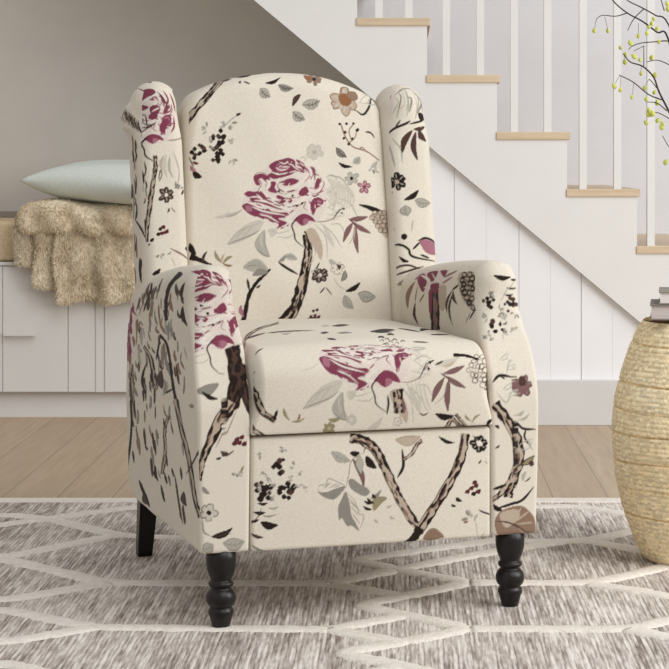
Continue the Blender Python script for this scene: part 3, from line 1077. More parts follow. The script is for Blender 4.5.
Pt 0 -49 341 -43 338 -38 339 -33 337 -28 337 -24 336 -21 332 -16 331 -13 328 -9 325 -6 321 -3 316 1 311 3 304 8 299 11 292 15 287 17 280 19 274 21 268 25 262 29 256 31 250 33 243 38 237 40 231 44 224 47 218 52 211 55 205 60 199 63 193 67 187 72 182 77 177 81 171 93 179 89 185 86 191 83 196 78 202 74 207 71 213 66 219 63 225 59 231 56 238 52 243 51 250 47 256 44 262 41 268 40 275 36 280 33 286 30 293 27 299 24 305 22 313 17 319 14 326 9 332 5 337 0 342 -6 345 -10 350 -16 351 -22 354 -28 358 -34 357 -39 362 -44 361
PD 0 -44 361 -39 362 -34 357 -28 358 -22 354 -16 351 -10 350 -6 345 0 342 5 337 9 332 14 326 17 319 22 313 24 305 27 299 30 293 33 286 36 280 40 275 41 268 44 262 47 256 51 250 52 243 56 238 59 231 63 225 66 219 71 213 74 207 78 202 83 196 86 191 89 185 93 179 91 178 84 181 80 187 79 194 74 199 71 205 67 211 65 218 60 224 57 230 51 235 48 242 43 247 45 255 39 260 37 266 37 274 33 279 29 285 24 290 20 296 18 303 15 310 15 318 8 322 7 330 -1 332 -3 338 -8 342 -15 342 -19 346 -24 348 -30 348 -35 354 -41 354 -47 351
TD 3.4 -48 344 -43 341 -37 342
TD 6.4 -42 344 -37 344 -32 342
TT 3.6 -41 349 -36 348 -30 347
TD 3.4 -37 343 -32 342 -27 341
TD 5.3 -32 342 -26 342 -22 340
TB 4.2 -32 343 -26 342 -22 340
TD 3.2 -28 338 -24 337 -20 333
TD 4.7 -22 341 -18 338 -13 335
TD 5.9 -17 338 -13 336 -9 332
TT 5.5 -14 343 -10 339 -5 336
TB 4.2 -13 335 -10 331 -6 328
TD 4.1 -6 327 -2 323 1 319
TB 3.8 -4 330 0 325 4 320
TD 3.5 -1 325 3 320 7 314
TD 3.4 1 319 5 313 8 306
TD 4.6 9 307 13 301 16 294
TT 2.8 13 309 16 302 19 296
TD 4.4 9 299 12 293 16 287
TD 5.3 20 282 22 275 25 269
TD 4.1 23 276 25 269 28 263
TT 3.6 23 276 25 269 29 263
TT 2.3 32 265 35 259 38 252
TT 3.4 35 251 37 244 41 239
TB 2.9 41 246 44 240 47 234
TD 3.8 43 232 47 226 50 219
TD 3.7 55 213 59 207 63 201
TD 5.5 60 207 64 201 68 195
TT 4.6 60 207 64 201 68 195
TT 2.7 67 195 71 189 75 184
TD 4.1 68 187 73 182 77 177
TB 2.9 76 184 80 179 85 174
TD 1.8 -49 341 -37 340 -28 338 -21 332 -13 328 -5 321 2 311 9 299 15 287 20 274 25 262 32 250 38 238 44 224 52 212 60 199 67 187 77 177
Pt 0 179 349 177 340 176 332 173 324 174 315 170 308 166 301 165 293 160 286 156 279 153 271 148 264 142 256 138 248 132 240 128 232 123 225 118 217 112 211 106 204 102 197 97 191 94 185 89 179 87 173 83 167 99 157 102 163 107 168 110 174 115 179 119 186 124 192 128 200 132 207 138 215 143 222 149 229 154 238 160 246 164 255 168 263 174 270 178 278 181 286 186 294 188 302 189 311 193 320 193 329 195 337 197 345
PD 0 197 345 195 337 193 329 193 320 189 311 188 302 186 294 181 286 178 278 174 270 168 263 164 255 160 246 154 238 149 229 143 222 138 215 132 207 128 200 124 192 119 186 115 179 110 174 107 168 102 163 99 157 94 160 100 164 105 169 108 176 108 184 114 189 122 194 123 203 130 209 131 219 139 225 147 231 149 241 156 248 162 256 162 266 167 274 175 280 174 289 182 295 185 303 186 312 191 320 189 329 189 338 191 347
TD 3.2 183 348 181 340 180 331
TD 4.1 180 340 179 331 176 323
TB 2.6 184 339 182 331 180 322
TB 3.8 182 331 179 322 178 314
TD 3.4 175 323 175 315 172 307
TB 3.6 178 314 175 306 171 299
TD 4.9 173 307 169 300 167 292
TD 6.7 171 299 169 291 165 284
TB 5.4 174 298 171 291 167 283
TD 5.1 169 291 165 284 161 277
TD 4.6 165 284 161 277 157 269
TT 2.6 165 284 161 277 158 269
TD 5.9 158 278 155 270 150 263
TB 3 161 267 156 259 151 251
TD 6.4 147 254 142 245 136 238
TD 6 142 245 137 237 132 229
TB 3 146 243 141 235 136 227
TD 3.9 138 236 133 229 128 221
TB 4.5 135 228 130 220 124 213
TD 4.8 128 221 123 214 117 207
TT 4 131 219 126 212 121 204
TD 5 120 216 114 209 108 203
TT 4.5 116 208 110 201 106 194
TD 4 113 200 108 193 104 187
TD 5.6 108 193 104 187 100 181
TD 3.5 103 187 99 181 95 176
TD 4.5 99 181 95 176 92 170
TT 3.6 93 169 89 163
TD 1.7 179 349 177 332 174 315 167 301 161 286 154 271 143 256 132 240 123 224 112 210 102 197 94 184 87 173
PD 0 84 176 83 171 81 167 81 163 78 160 77 157 74 154 70 150 66 147 61 142 57 135 61 125 66 129 72 132 77 137 82 140 87 145 92 150 94 155 98 158 100 162 103 165
TD 5.9 47 270 59 292 57 323
Pt 0 62 302 65 303 68 306 72 307 76 309 79 312 82 316 84 320 87 323 89 327 91 329 93 331 94 332 96 333 98 334 101 334 96 342 94 341 93 339 90 338 88 336 85 334 83 331 80 327 78 323 76 320 74 317 71 315 68 312 65 310 62 309 58 307
PD 0 58 307 62 309 65 310 68 312 71 315 74 317 76 320 78 323 80 327 83 331 85 334 88 336 90 338 93 339 94 341 96 342 97 341 95 339 93 339 91 337 89 335 87 333 85 329 82 326 80 322 78 318 74 316 72 314 69 311 66 309 63 307 60 305
TD 2.3 61 302 65 304 68 306
TT 1.6 61 303 64 305 67 307
TD 2.1 75 310 78 313 81 316
TD 1.8 79 312 82 316 84 320
TD 1.9 87 324 89 327 91 330
TD 1.5 87 328 89 331 91 333
TD 2.4 89 331 91 333 93 334
TD 2.2 92 332 94 333 96 334
TD 2 94 333 96 334 98 335
TB 1.4 93 335 95 336 97 337
TB 2 96 337 98 338
TD 0.9 62 302 68 306 76 309 82 316 87 324 91 330 94 332 98 334
Pt 0 43 342 60 331 77 331 95 346 75 348 58 347
TO 1.3 43 342 60 331 77 331 95 346
TO 1.3 43 342 58 347 75 348 95 346
PD 0 132 345 139 336 149 330 165 331 152 336 142 341
PD 0 217 326 218 316 225 312 229 316 231 319 227 325
SD 1.3 218 316 225 312 229 316 231 319 227 325
TL 1.2 221 323 228 318
PD 0 216 325 209 318 211 311 215 310 220 311 222 317
SD 1.2 209 318 211 311 215 310 220 311 222 317
TL 1.3 215 321 215 313
PD 0 214 326 206 327 201 322 203 319 207 316 213 317
SD 1.3 206 327 201 322 203 319 207 316 213 317
TL 1.3 210 323 205 320
PD 0 214 327 207 334 199 334 196 330 198 326 205 323
SD 1.3 207 334 199 334 196 330 198 326 205 323
TL 1.2 209 328 200 329
PD 0 215 328 218 336 214 341 209 340 206 338 207 332
SD 1.2 218 336 214 341 209 340 206 338 207 332
TL 1.3 213 332 209 338
PD 0 216 328 225 332 225 338 221 343 216 341 212 336
SD 1.2 225 332 225 338 221 343 216 341 212 336
TL 1.3 218 332 222 338
PD 0 217 327 227 322 234 326 232 330 230 334 223 335
SD 1.4 227 322 234 326 232 330 230 334 223 335
TL 1.3 222 328 230 331
PW 0 221 326 217 322 212 324 212 330 217 331
PW 0 210 331 218 333 224 325 216 322
PD 0 -16 314 -17 301 -12 293 5 289 0 301 -6 309
PD 0 -48 321 -42 315 -36 314 -29 320 -36 323 -42 324
PO 0 -1 209 8 215 16 223 26 233 3 236 -4 227
PG 0 -8 233 2 233 10 238 14 249 6 243 -2 238
PD 0 -22 219 -18 212 -13 210 -4 211 -11 215 -16 217
PD 0 -21 229 -17 224 -12 221 -4 223 -10 226 -15 228
PD 0 -15 235 -13 228 -9 224 0 223 -5 228 -10 232
PD 0 -4 241 -5 237 -3 234 3 232 2 237 0 240
Pg 0 1 193 1 189 3 186 8 184 7 189 5 191
Pg 0 31 196 33 192 36 190 42 191 38 194 35 196
Pg 0 24 214 28 212 32 213 35 218 30 217 27 216
PR 0 185 233 191 231 195 232 196 239 190 239 187 237
PR 0 194 239 200 237 203 238 204 245 198 245 195 243
PR 0 203 243 209 241 213 242 214 249 208 249 205 247
PD 0 199 228 205 226 208 227 209 234 203 234 200 232
PR 0 208 232 214 229 218 231 219 238 213 238 209 236
PR 0 201 250 207 247 210 249 211 255 205 256 202 254
PD 0 166 225 167 219 172 216 180 217 175 222 171 225
PD 0 157 212 159 207 162 206 167 208 164 211 161 212
TD 3.5 215 198 227 192 251 184
Pg 0 196 186 199 191 198 195 194 200 193 195 193 190
Pg 0 198 184 202 185 203 187 201 191 198 189 197 187
PG 0 195 187 195 191 193 196 189 200 188 194 190 190
Pg 0 192 182 189 184 185 184 180 184 185 179 189 179
Pg 0 193 182 190 185 187 186 183 183 187 180 190 180
PG 0 192 181 187 184 182 183 178 180 184 178 188 179
PT 0 183 176 187 173 191 174 194 178 190 178 186 178
Pg 0 213 190 207 187 205 182 206 175 209 180 212 185
Tg 1.8 208 177 214 144
Tg 2.6 228 154 212 128
PT 0 100 148 115 142 128 145 144 150 125 167 111 164
TO 2 100 148 115 142 128 145 144 150
TO 1.3 100 148 111 164 125 167 144 150
PD 0 259 243 253 236 259 229 286 223 282 231 272 237
PB 0 214 288 218 289 220 292 220 296 217 294 215 291
Pg 0 227 294 228 290 230 288 235 287 232 290 230 292
PD 0 243 315 251 309 262 305 285 305 267 309 255 312
TB 2.3 202 343 209 338 209 325
""",
 'seat:f': """
PL 0 37 440 52 420 56 389 44 396
PL 0 63 446 81 423 90 394 75 411
TL 1.9 67 458 82 460 98 462
TL 1.6 82 476 99 472 111 469
TL 4.8 77 524 89 520 94 509
TL 3 72 471 89 467 110 463
TL 2.1 81 468 97 483 116 497
TL 4.6 71 504 81 520 94 524
TL 1.6 80 449 96 461 112 474
TL 5.1 74 523 84 520 92 512
TL 6.2 75 520 86 520 102 520
TL 3.8 74 515 85 502 92 487
TL 2.5 86 504 98 503 110 502
TL 3.3 78 492 91 480 110 468
TL 3.5 77 520 88 511 96 501
TL 3.4 77 515 82 522 90 525
Tg 2.1 37 440 50 412 48 381
Tg 2.1 46 447 69 419 76 377
Tg 2 57 450 85 427 106 393
Tg 2.7 76 489 97 500 115 494
Tg 4.5 77 520 98 523 110 528
Tg 5 79 530 95 532 110 527
Tg 2 78 446 100 445 111 426
Tg 2.1 46 436 63 395 60 375
Pt 0 26 436 46 436 64 399 62 375 47 396 33 413
PL 0 -145 411 -128 434 -102 454 -69 460 -79 438 -105 421 -128 413
TG 2 -145 411 -124 419 -94 429 -77 440
Tg 1.7 -145 411 -120 438 -75 454
Tg 1.4 -128 423 -105 448
Tg 1.4 -113 424 -90 451
Pg 0 -88 413 -77 432 -67 438 -66 408 -54 385 -71 389 -85 400
TG 2.4 -85 401 -70 389 -54 385
TL 2.8 -73 432 -75 417 -69 400
TG 1.7 -67 438 -65 408 -56 388
TL 2 -150 479 -127 483 -110 493
PL 0 -60 439 -41 441 -45 428 -54 424
Tg 1.6 -56 439 -37 431 -11 438
Tg 1.7 -41 424 -18 421 -5 430
PP 0 -110 504 -99 534 -84 535 -79 542 -62 542 -46 544 -25 545 -8 544 14 542 31 537 55 537 64 533 75 528 81 521 72 489 49 452 24 444 -3 445 -14 442 -37 439 -75 463 -97 478
PM 0 -110 502 -100 509 -89 504 -77 495 -61 488 -40 480 -16 477 -25 466 -38 462 -19 453 -30 445 -42 441 -38 450 -56 459 -75 467 -90 471 -102 481
PM 0 -101 533 -92 535 -79 532 -66 531 -53 513 -39 504 -20 493 -34 490 -55 501 -73 507 -88 511 -92 521
PM 0 -78 542 -64 542 -51 539 -45 536 -54 535 -63 538 -70 538 -66 535 -73 536 -79 539
PM 0 -47 544 -35 545 -13 544 -5 544 9 542 11 538 22 536 30 533 13 535 0 534 -12 534 -27 534 -39 535 -50 539 -39 540
PM 0 -50 531 -43 534 -33 532 -37 530 -31 526 -43 527 -51 529
PM 0 -17 532 0 532 17 529 7 528 -9 528 -21 530
PM 0 -34 521 -22 517 -15 509 -24 503 -33 511
PM 0 -13 512 -2 508 -9 503
PM 0 18 523 33 525 40 521 27 515 16 518
PM 0 50 536 58 535 59 531 52 532
PM 0 60 529 69 528 63 524 54 523
PM 0 42 503 57 512 70 506 66 497 53 489 41 473 39 490
PM 0 -7 454 6 468 20 474 38 467 47 452 32 454 19 445 10 447 1 454
PM 0 12 542 25 540 35 537 41 533 30 534 22 538
Pm 0 -102 505 -91 501 -92 483 -103 488
Pm 0 -29 543 -16 542 -7 538 -23 537 -32 540
Pm 0 19 460 32 455 19 445
Pm 0 58 506 67 502 58 497
TW 5.6 -82 514 -56 508 -33 497 -7 485
TW 3.1 -90 500 -66 483 -23 471
TW 11.1 -68 534 -52 535 -48 532 -58 529 -49 516 -27 509
TW 8.5 -26 534 -32 531 -24 527 -1 526 22 527 39 531
TW 7.3 -50 512 -25 499 7 502 31 511 62 521 75 526
TW 5 1 477 -20 459 -3 455
TW 7.2 41 526 58 529 61 532
TW 4.5 -34 542 -22 539 -6 538
TW 4.4 -25 544 -12 541 -6 542
TW 5.2 -94 523 -75 521 -61 510
TW 6.1 -5 529 -15 525 -10 518 10 522
TW 3.7 18 512 33 502 34 479
TW 5.4 25 532 40 529 42 524
TW 4.5 -45 541 -30 537 -11 536
TW 4.4 1 542 7 538 21 535
TW 2.2 -74 476 -56 467 -37 453
TM 1.8 -68 507 -48 498 -27 485
TM 3 -32 526 -13 523 11 524
TM 2.9 -27 531 -30 529 -17 525
TM 2 1 491 20 501 29 503 23 493 31 482
TM 2.4 42 529 52 531 52 535
TM 3.6 45 519 64 520 75 525 75 527
TM 2.3 -79 542 -68 543 -45 538
TM 2.4 29 528 43 531 39 534
TM 1.3 -70 538 -63 535 -69 533
TU 4.2 -77 531 -73 529 -69 524 -65 520
TW 3.5 -76 529 -73 524 -69 519 -65 515
Tm 3.7 -62 515 -58 512 -54 509 -49 507 -44 505
TW 2.7 -62 512 -58 508 -53 506 -49 504 -44 502
TM 3.4 -43 503 -38 502 -33 500 -28 499
TW 2.7 -43 500 -38 499 -34 496 -29 494
TU 3 -89 494 -85 491 -81 488
Tm 2.8 -76 480 -72 478 -67 476 -62 474 -56 473 -49 471
TW 1.6 -78 476 -74 474 -69 472 -63 470 -57 468 -51 467
TM 1.9 -43 470 -37 469 -31 467
TM 2.7 -82 471 -78 469 -75 467 -71 464 -68 462
TW 2.1 -81 467 -78 464 -74 462 -71 460 -67 458
TU 2.6 -59 459 -55 457 -50 456 -46 454
TW 1.9 -60 455 -55 454 -51 452 -47 451
Tm 2.6 -96 514 -93 512 -89 511 -85 509 -82 508
Tm 4 -80 505 -76 504 -73 502 -69 501
TW 2.6 -81 502 -78 501 -75 498 -71 496
TM 2.5 -60 491 -57 489 -54 487
TM 6.7 -76 540 -75 539 -73 539
TM 4 -70 539 -69 538 -67 538 -67 537 -67 536
TU 4.6 -66 535 -67 534 -68 533 -69 533 -70 532
TW 4.4 -65 533 -66 533 -67 532 -68 532 -69 531
TM 4.6 -62 539 -60 538 -58 537 -56 536 -54 535 -52 534
TW 3.7 -62 538 -61 537 -58 536 -56 535 -54 534 -53 533
TM 1.8 -55 534 -54 533 -55 532 -56 531 -56 530
TW 2.2 -54 533 -54 532 -55 531 -55 530 -56 529
TM 6.6 -42 540 -38 540 -34 539 -30 538 -26 538
TW 3.8 -42 539 -38 539 -34 538 -30 537 -26 537
TM 6.1 -25 537 -21 537 -16 537 -11 537 -6 537
TW 4.8 -26 537 -22 536 -17 536 -12 536 -7 536
TM 3.8 -5 537 0 537 6 537 12 537
TW 3.9 -5 536 1 536 6 536 12 536
TM 4.5 -37 542 -33 542 -30 542 -26 542 -23 542
TU 4.6 -26 542 -22 542 -19 542
TW 3.2 -26 541 -23 541 -19 541
TM 6.1 -16 541 -13 541 -9 540 -5 540 -1 539
TW 4.8 -17 540 -14 540 -10 539 -6 539 -2 539
TU 6.1 -27 531 -24 531 -21 531 -18 531 -15 531
TW 3.9 -27 530 -24 530 -21 530 -18 530 -15 530
TM 3.1 -14 532 -11 531 -7 531 -2 531 2 531 7 531
TM 3.3 -31 528 -28 527 -26 527 -23 526 -20 525 -16 525
TW 4.9 -31 527 -28 526 -25 526 -22 525 -19 524 -16 524
TU 6.7 -11 524 -7 524 -3 524 2 524 7 524
TW 3.6 -12 523 -8 523 -4 523 1 523 6 523
TU 2.5 -20 514 -17 513 -14 512 -12 510
TW 2.4 -21 511 -18 510 -15 508 -12 507
TU 2.7 -13 513 -10 511 -7 511
TW 3.8 -14 509 -11 508 -8 507
TM 2.8 -8 512 -5 512 -1 512 3 513 7 514
Tm 2.4 8 512 13 513 18 515
TW 2.5 8 508 13 510 17 511
TM 3.9 -32 503 -28 502 -25 500
TM 3.8 -27 501 -23 500 -20 499
TW 2.3 -28 499 -24 496 -21 494
TU 2.2 -15 496 -11 495 -7 495
TW 2.5 -16 490 -12 489 -8 490
TM 2.8 -5 497 -1 498 3 499
TW 1.9 -6 492 -1 493 3 496
Tm 3.3 31 536 34 536 37 535 40 534 42 533 44 532
TW 4.8 31 535 33 535 36 534 39 533 41 532 44 531
TU 2 46 531 46 530 46 529 46 528 45 527 45 526
TW 2.3 45 530 45 529 45 528 45 527 44 526 44 525
TU 6.1 46 537 49 536 51 535
TW 4.1 45 536 47 535 50 534
TU 3.5 54 533 55 532 56 531 56 530 56 529 55 528
Tm 3.3 57 534 59 534 61 533
TW 3.4 57 533 59 533 62 532
TM 6.5 60 532 62 531 64 530
TW 5.2 61 531 63 530 65 529
TU 3.6 69 530 69 529 68 528 66 526 64 525
TM 5.2 65 525 63 524 62 523
TW 2.6 66 524 64 523 63 522
Tm 4 41 524 45 523 48 523 52 523
TW 5.2 41 523 45 523 48 522 52 522
Tm 6.2 52 523 55 523 58 523 61 523 63 523 65 524
TM 3.4 65 526 67 526 69 527 71 528
TW 3.9 66 525 68 525 69 526 71 527
TM 4.6 30 519 33 518 37 517 40 515
TW 2.9 30 515 33 514 37 513 40 512
TM 5.2 47 515 50 515 54 515 57 516 61 517 64 519
TW 2.7 47 512 51 511 54 511 57 512 61 513 64 515
Tm 5.7 64 520 68 521 71 521 74 522
TW 4.7 64 517 67 520 71 520 74 521
TU 2.1 47 506 50 505 53 503 55 502
TM 2.9 57 502 59 501 62 500 64 499 66 500 68 500
TW 2 57 499 59 498 62 497 64 497 66 497 68 498
TM 3.5 72 503 74 504 76 506
TM 3.2 39 504 39 502 39 500 39 498
TW 2.5 38 501 38 499 38 497 38 495
TM 2 41 498 41 496 41 493
TM 1.5 39 488 39 484 39 481 40 477 41 474
TW 1.9 38 483 38 480 39 476 39 473 40 470
TM 3 40 475 41 472 42 469
TW 1.9 40 471 41 468 42 464
TM 2.8 51 501 51 499 51 498 51 496 51 493
TW 2 51 498 51 497 51 495 51 491 51 488
TM 2.6 50 486 49 482 47 478 46 474 44 470
TW 1.5 49 481 48 477 47 473 45 469 44 465
TU 5.7 -9 543 -6 543 -4 542
TW 4.6 -10 542 -7 542 -5 541
TM 6.4 -4 542 -2 541 0 541 3 540 5 540 8 539
TW 4.4 -5 541 -2 540 0 540 3 539 5 539 8 538
TM 5.6 13 539 16 539 19 538 22 537
TW 3.4 13 538 16 538 19 537 22 537
Tm 3.2 22 541 24 540 26 540 28 539 31 539 33 538
TW 4.1 21 540 23 539 25 539 28 538 30 538 32 537
Tm 4.6 38 536 39 535 40 535 41 534 41 533
TM 2.2 -2 485 -5 484 -7 482 -9 480 -11 479 -13 477
TW 1.8 -2 481 -4 479 -6 477 -9 476 -11 474 -13 473
Tm 2.5 -14 474 -16 473 -18 471 -20 470
TU 2.1 -24 466 -25 465 -27 464
TW 1.5 -24 462 -26 461 -28 460
Tm 5.5 -54 518 -51 516 -47 513
TW 3.3 -55 514 -51 512 -48 510
TM 4.2 -40 508 -36 507 -33 505 -30 504 -26 504 -23 503
TW 1.9 -41 505 -37 504 -34 502 -31 502 -28 501 -25 501
TM 2.1 -16 448 -18 446 -20 445
TW 1.8 -17 444 -19 443 -21 442
Tm 1.5 -24 444 -26 443 -28 442 -30 441
TW 2 -25 441 -27 440 -29 439 -31 438
TM 2.3 -29 442 -31 442 -33 441
TW 1.8 -30 439 -32 438 -34 437
TD 2.8 7 468 -3 456 -10 446 -4 430 0 414 22 397
TU 1.6 49 452 69 453 86 459 89 465
TD 2 86 457 93 470 102 483 110 485
PD 0 107 488 114 489 110 482
PD 0 103 478 109 475 104 471
PD 0 4 499 10 499 8 497 4 497
PD 0 18 502 24 503 22 500 18 500
PD 0 -30 527 -26 527 -26 526 -30 526
PD 0 -3 519 2 520 1 515 -3 516
Pt 0 31 440 32 436 33 431 34 426 35 422 34 417 35 413 34 408 36 404 35 400 37 395 57 396 58 400 56 405 57 409 55 413 55 418 53 422 53 427 53 432 53 436 53 441
PD 0 53 441 53 436 53 432 53 427 53 422 55 418 55 413 57 409 56 405 58 400 57 396 50 396 49 400 52 405 48 409 49 413 51 418 47 422 47 427 48 431 45 436 44 440
TB 3.7 41 440 41 436 42 431
TD 6.2 34 436 35 431 36 426
TB 4.1 43 431 44 427 44 422
TD 5.9 37 417 38 413 38 408
TT 3.2 43 413 44 408 45 404
TD 4 39 408 40 404 40 400
TD 5.4 42 404 42 400 43 395
TD 4.4 39 400 41 395
TD 1.8 32 440 33 431 35 422 35 413 36 404 38 395
PW 0 4 426 15 428 20 418 19 407 10 408
TD 4.3 22 430 24 415 22 394
SR 0.8 42 374 44 371 46 371 49 371 49 375
TL 0.7 45 376 47 372
SR 0.7 39 379 36 376 36 373 39 373 43 374
TL 0.7 42 377 38 376
SR 0.8 43 385 39 387 38 385 37 384 39 380
TL 0.7 42 381 38 384
SR 0.7 50 381 51 385 49 387 47 387 44 385
TL 0.8 46 382 49 385
SR 0.8 50 375 54 376 53 378 53 380 50 381
TL 0.7 48 379 53 379
Pt 0 47 379 46 377 43 378 43 380 45 381
Pt 0 -234 626 -230 634 -225 644 -220 661 -213 687 -204 713 -195 734 -186 755 -176 774 -166 794 -156 809 -144 827 -132 843 -118 862 -103 882 -89 901 -74 963 -90 938 -104 918 -119 899 -133 878 -146 857 -159 833 -169 815 -180 795 -190 774 -200 746 -211 712 -221 682 -226 666 -231 655 -235 649
PD 0 -235 649 -231 655 -226 666 -221 682 -211 712 -200 746 -190 774 -180 795 -169 815 -159 833 -146 857 -133 878 -119 899 -104 918 -90 938 -74 963 -76 955 -94 923 -107 909 -123 882 -137 859 -149 840 -160 827 -172 798 -182 779 -192 759 -201 735 -212 707 -221 678 -226 658 -230 647 -235 640
TD 1.7 -230 635 -225 646 -220 662
TD 1.5 -220 664 -212 691 -203 719
TD 1.7 -212 689 -203 716 -195 738
TB 1.4 -212 692 -203 720 -194 742
TD 2.7 -203 718 -194 740 -185 761
TB 1.7 -203 721 -194 743 -184 765
TD 3.2 -185 762 -175 781 -165 800
TD 3.3 -176 778 -165 797 -155 813
TD 4.2 -165 797 -155 813 -143 830
TB 3.4 -162 816 -150 836 -138 855
TD 4 -155 811 -144 829 -131 846
TT 4.2 -151 830 -139 850 -126 869
TD 7.4 -130 852 -116 871 -101 892
TD 5.6 -115 874 -100 895 -86 916
TT 5.3 -111 892 -96 912 -81 935
TD 5.6 -100 895 -86 915
TD 1.9 -234 626 -225 645 -213 687 -195 735 -176 775 -156 810 -131 844 -103 883
TB 16.3 -208 711 -180 740 -158 753
TB 16.6 -153 745 -128 737 -67 713
PG 0 -134 715 -132 697 -126 695 -112 718 -123 709 -129 711
Pt 0 -276 450 -270 446 -263 443 -257 439 -251 436 -247 433 -240 429 -238 423 -235 417 -231 411 -227 405 -221 401 -216 396 -211 393 -206 389 -200 386 -195 395 -200 398 -205 402 -210 405 -214 408 -217 413 -219 417 -221 423 -224 429 -227 435 -228 442 -233 447 -238 452 -244 456 -251 459 -257 464
PD 0 -257 464 -251 459 -244 456 -238 452 -233 447 -228 442 -227 435 -224 429 -221 423 -219 417 -217 413 -214 408 -210 405 -205 402 -200 398 -195 395 -197 391 -202 394 -206 400 -211 404 -217 405 -218 412 -221 416 -225 421 -226 428 -231 433 -231 441 -239 443 -246 447 -248 453 -254 457 -259 463
TD 6.8 -273 452 -266 449 -260 445
TD 6.8 -267 448 -261 445 -254 441
TT 3.6 -259 446 -253 442 -247 439
TD 4.7 -255 441 -249 437 -244 434
TD 5.8 -244 440 -239 436 -235 431
TD 5.9 -240 436 -235 431 -233 425
TD 3.4 -239 430 -237 424 -234 417
TD 3.6 -235 424 -232 418 -229 412
TD 4.7 -232 418 -228 412 -225 407
TD 2.7 -226 406 -221 401 -216 397
TD 3.3 -219 403 -214 399 -209 395
TD 3.4 -215 398 -209 395 -204 392
TT 2.8 -213 401 -208 398 -202 394
TD 2.7 -210 393 -205 390 -200 387
TB 1.7 -208 397 -203 394 -198 390
TD 1.9 -204 392 -199 389
TD 1.7 -276 450 -263 443 -251 437 -240 429 -235 417 -227 405 -216 396 -205 390
TD 5.9 -200 392 -194 410
Pt 0 -263 377 -258 375 -252 373 -246 371 -240 369 -236 365 -230 361 -224 356 -217 352 -211 347 -204 343 -203 351 -209 357 -215 362 -220 367 -226 371 -230 374 -234 376 -237 380 -240 383 -243 386 -248 389
PD 0 -248 389 -243 386 -240 383 -237 380 -234 376 -230 374 -226 371 -220 367 -215 362 -209 357 -203 351 -203 348 -210 353 -215 360 -222 363 -227 368 -231 373 -236 374 -239 377 -243 380 -248 382 -254 384
TB 2.9 -257 382 -251 380 -247 378
TD 4.5 -256 376 -250 374 -245 372
TB 2.7 -245 378 -241 376 -237 373
TD 3.3 -235 366 -229 363 -223 358
TT 1.6 -228 366 -222 362 -216 357
TD 2 -223 359 -217 354 -210 349
TD 2.5 -217 355 -210 350 -204 345
TD 1.9 -210 348 -204 344
TD 1.5 -263 377 -252 373 -240 369 -230 362 -217 353 -204 343
TB 4.7 -244 545 -256 476 -237 487
TB 4.2 -230 548 -209 564
Tg 4.1 -253 502 -240 458
PO 0 -182 414 -183 404 -179 396 -169 389 -174 398 -178 407
PT 0 -156 387 -151 391 -149 395 -151 403 -153 397 -155 392
PO 0 -167 388 -158 385 -149 386 -140 394 -150 390 -159 389
PB 0 -65 674 -63 661 -58 661 -48 672 -50 688 -56 687
PB 0 -73 601 -72 583 -67 578 -59 580 -61 600 -65 606
PG 0 -36 657 -31 643 -21 641 -6 651 -13 668 -23 668
PB 0 -9 784 -2 769 12 775 34 802 24 818 10 810
PT 0 36 660 45 642 65 654 99 700 86 719 64 703
PD 0 38 642 47 635 60 640 81 659 68 665 54 658
Pg 0 -33 776 -29 769 -22 775 -9 795 -14 803 -22 796
SB 1.9 23 560 29 566 29 557
SB 2.5 35 566 42 573 41 562
SB 1.8 39 554 45 560 46 551
SB 1.6 24 544 30 549 31 541
SB 1.6 41 539 47 544 47 535
SB 1.7 51 549 57 554 57 546
SB 1.6 30 534 35 539 36 530
PO 0 -92 373 -87 377 -88 382 -91 384 -93 383 -95 378
PO 0 -91 372 -84 370 -80 374 -81 377 -83 379 -88 379
PO 0 -91 370 -88 362 -83 359 -80 360 -80 365 -84 370
PO 0 -92 370 -96 364 -93 356 -89 353 -87 356 -87 364
PO 0 -93 371 -100 373 -104 369 -104 365 -101 363 -96 364
PO 0 -93 372 -95 378 -100 381 -102 379 -102 376 -99 372
Pt 0 -88 371 -90 368 -94 369 -95 373 -91 374
PO 0 -95 389 -87 383 -79 383 -70 390 -80 391 -88 390
PL 0 -47 387 -43 386 -40 388 -40 390 -42 393 -46 392
Sg 1.1 -43 386 -40 388 -40 390 -42 393 -46 392
TL 1 -45 388 -41 389
PL 0 -47 386 -46 381 -42 379 -39 381 -39 384 -42 387
Sg 1.2 -46 381 -42 379 -39 381 -39 384 -42 387
TL 1 -45 385 -41 382
PL 0 -48 386 -51 381 -49 377 -46 375 -44 378 -43 382
Sg 1.1 -51 381 -49 377 -46 375 -44 378 -43 382
TL 1 -48 383 -48 378
PL 0 -49 386 -55 388 -58 386 -57 383 -56 381 -52 382
Sg 1.1 -55 388 -58 386 -57 383 -56 381 -52 382
TL 1.1 -52 385 -56 383
PL 0 -50 387 -53 392 -57 393 -60 391 -58 388 -55 386
Sg 1.1 -53 392 -57 393 -60 391 -58 388 -55 386
TL 1 -52 388 -56 391
PL 0 -49 388 -46 392 -47 396 -49 397 -51 396 -52 392
Sg 1.1 -46 392 -47 396 -49 397 -51 396 -52 392
TL 1 -49 391 -50 395
PP 0 -46 387 -47 384 -51 385 -51 389 -48 389
PO 0 -134 350 -128 344 -124 344 -120 353 -125 353 -130 352
PO 0 -84 345 -78 340 -74 340 -71 348 -76 349 -80 348
PL 0 -15 365 -1 365 9 373 13 389 2 381 -8 374
SD 5.9 26 577 35 592 34 576
SD 2 28 545 34 551 36 544
SD 2.8 49 561 56 570 57 561
SD 2.4 64 555 70 563 72 556
SD 7.2 55 607 68 634 64 609
TD 17.6 158 711 205 804 197 764
TB 6.6 89 556 119 555
PD 0 32 656 44 644 65 659 100 707 83 718 61 699
TB 21.4 121 737 146 692
TB 18.4 160 651 210 693
PL 0 118 482 136 476 153 479 173 498 151 493 134 489
Pt 0 136 479 145 477 154 479 163 489 153 485 144 482
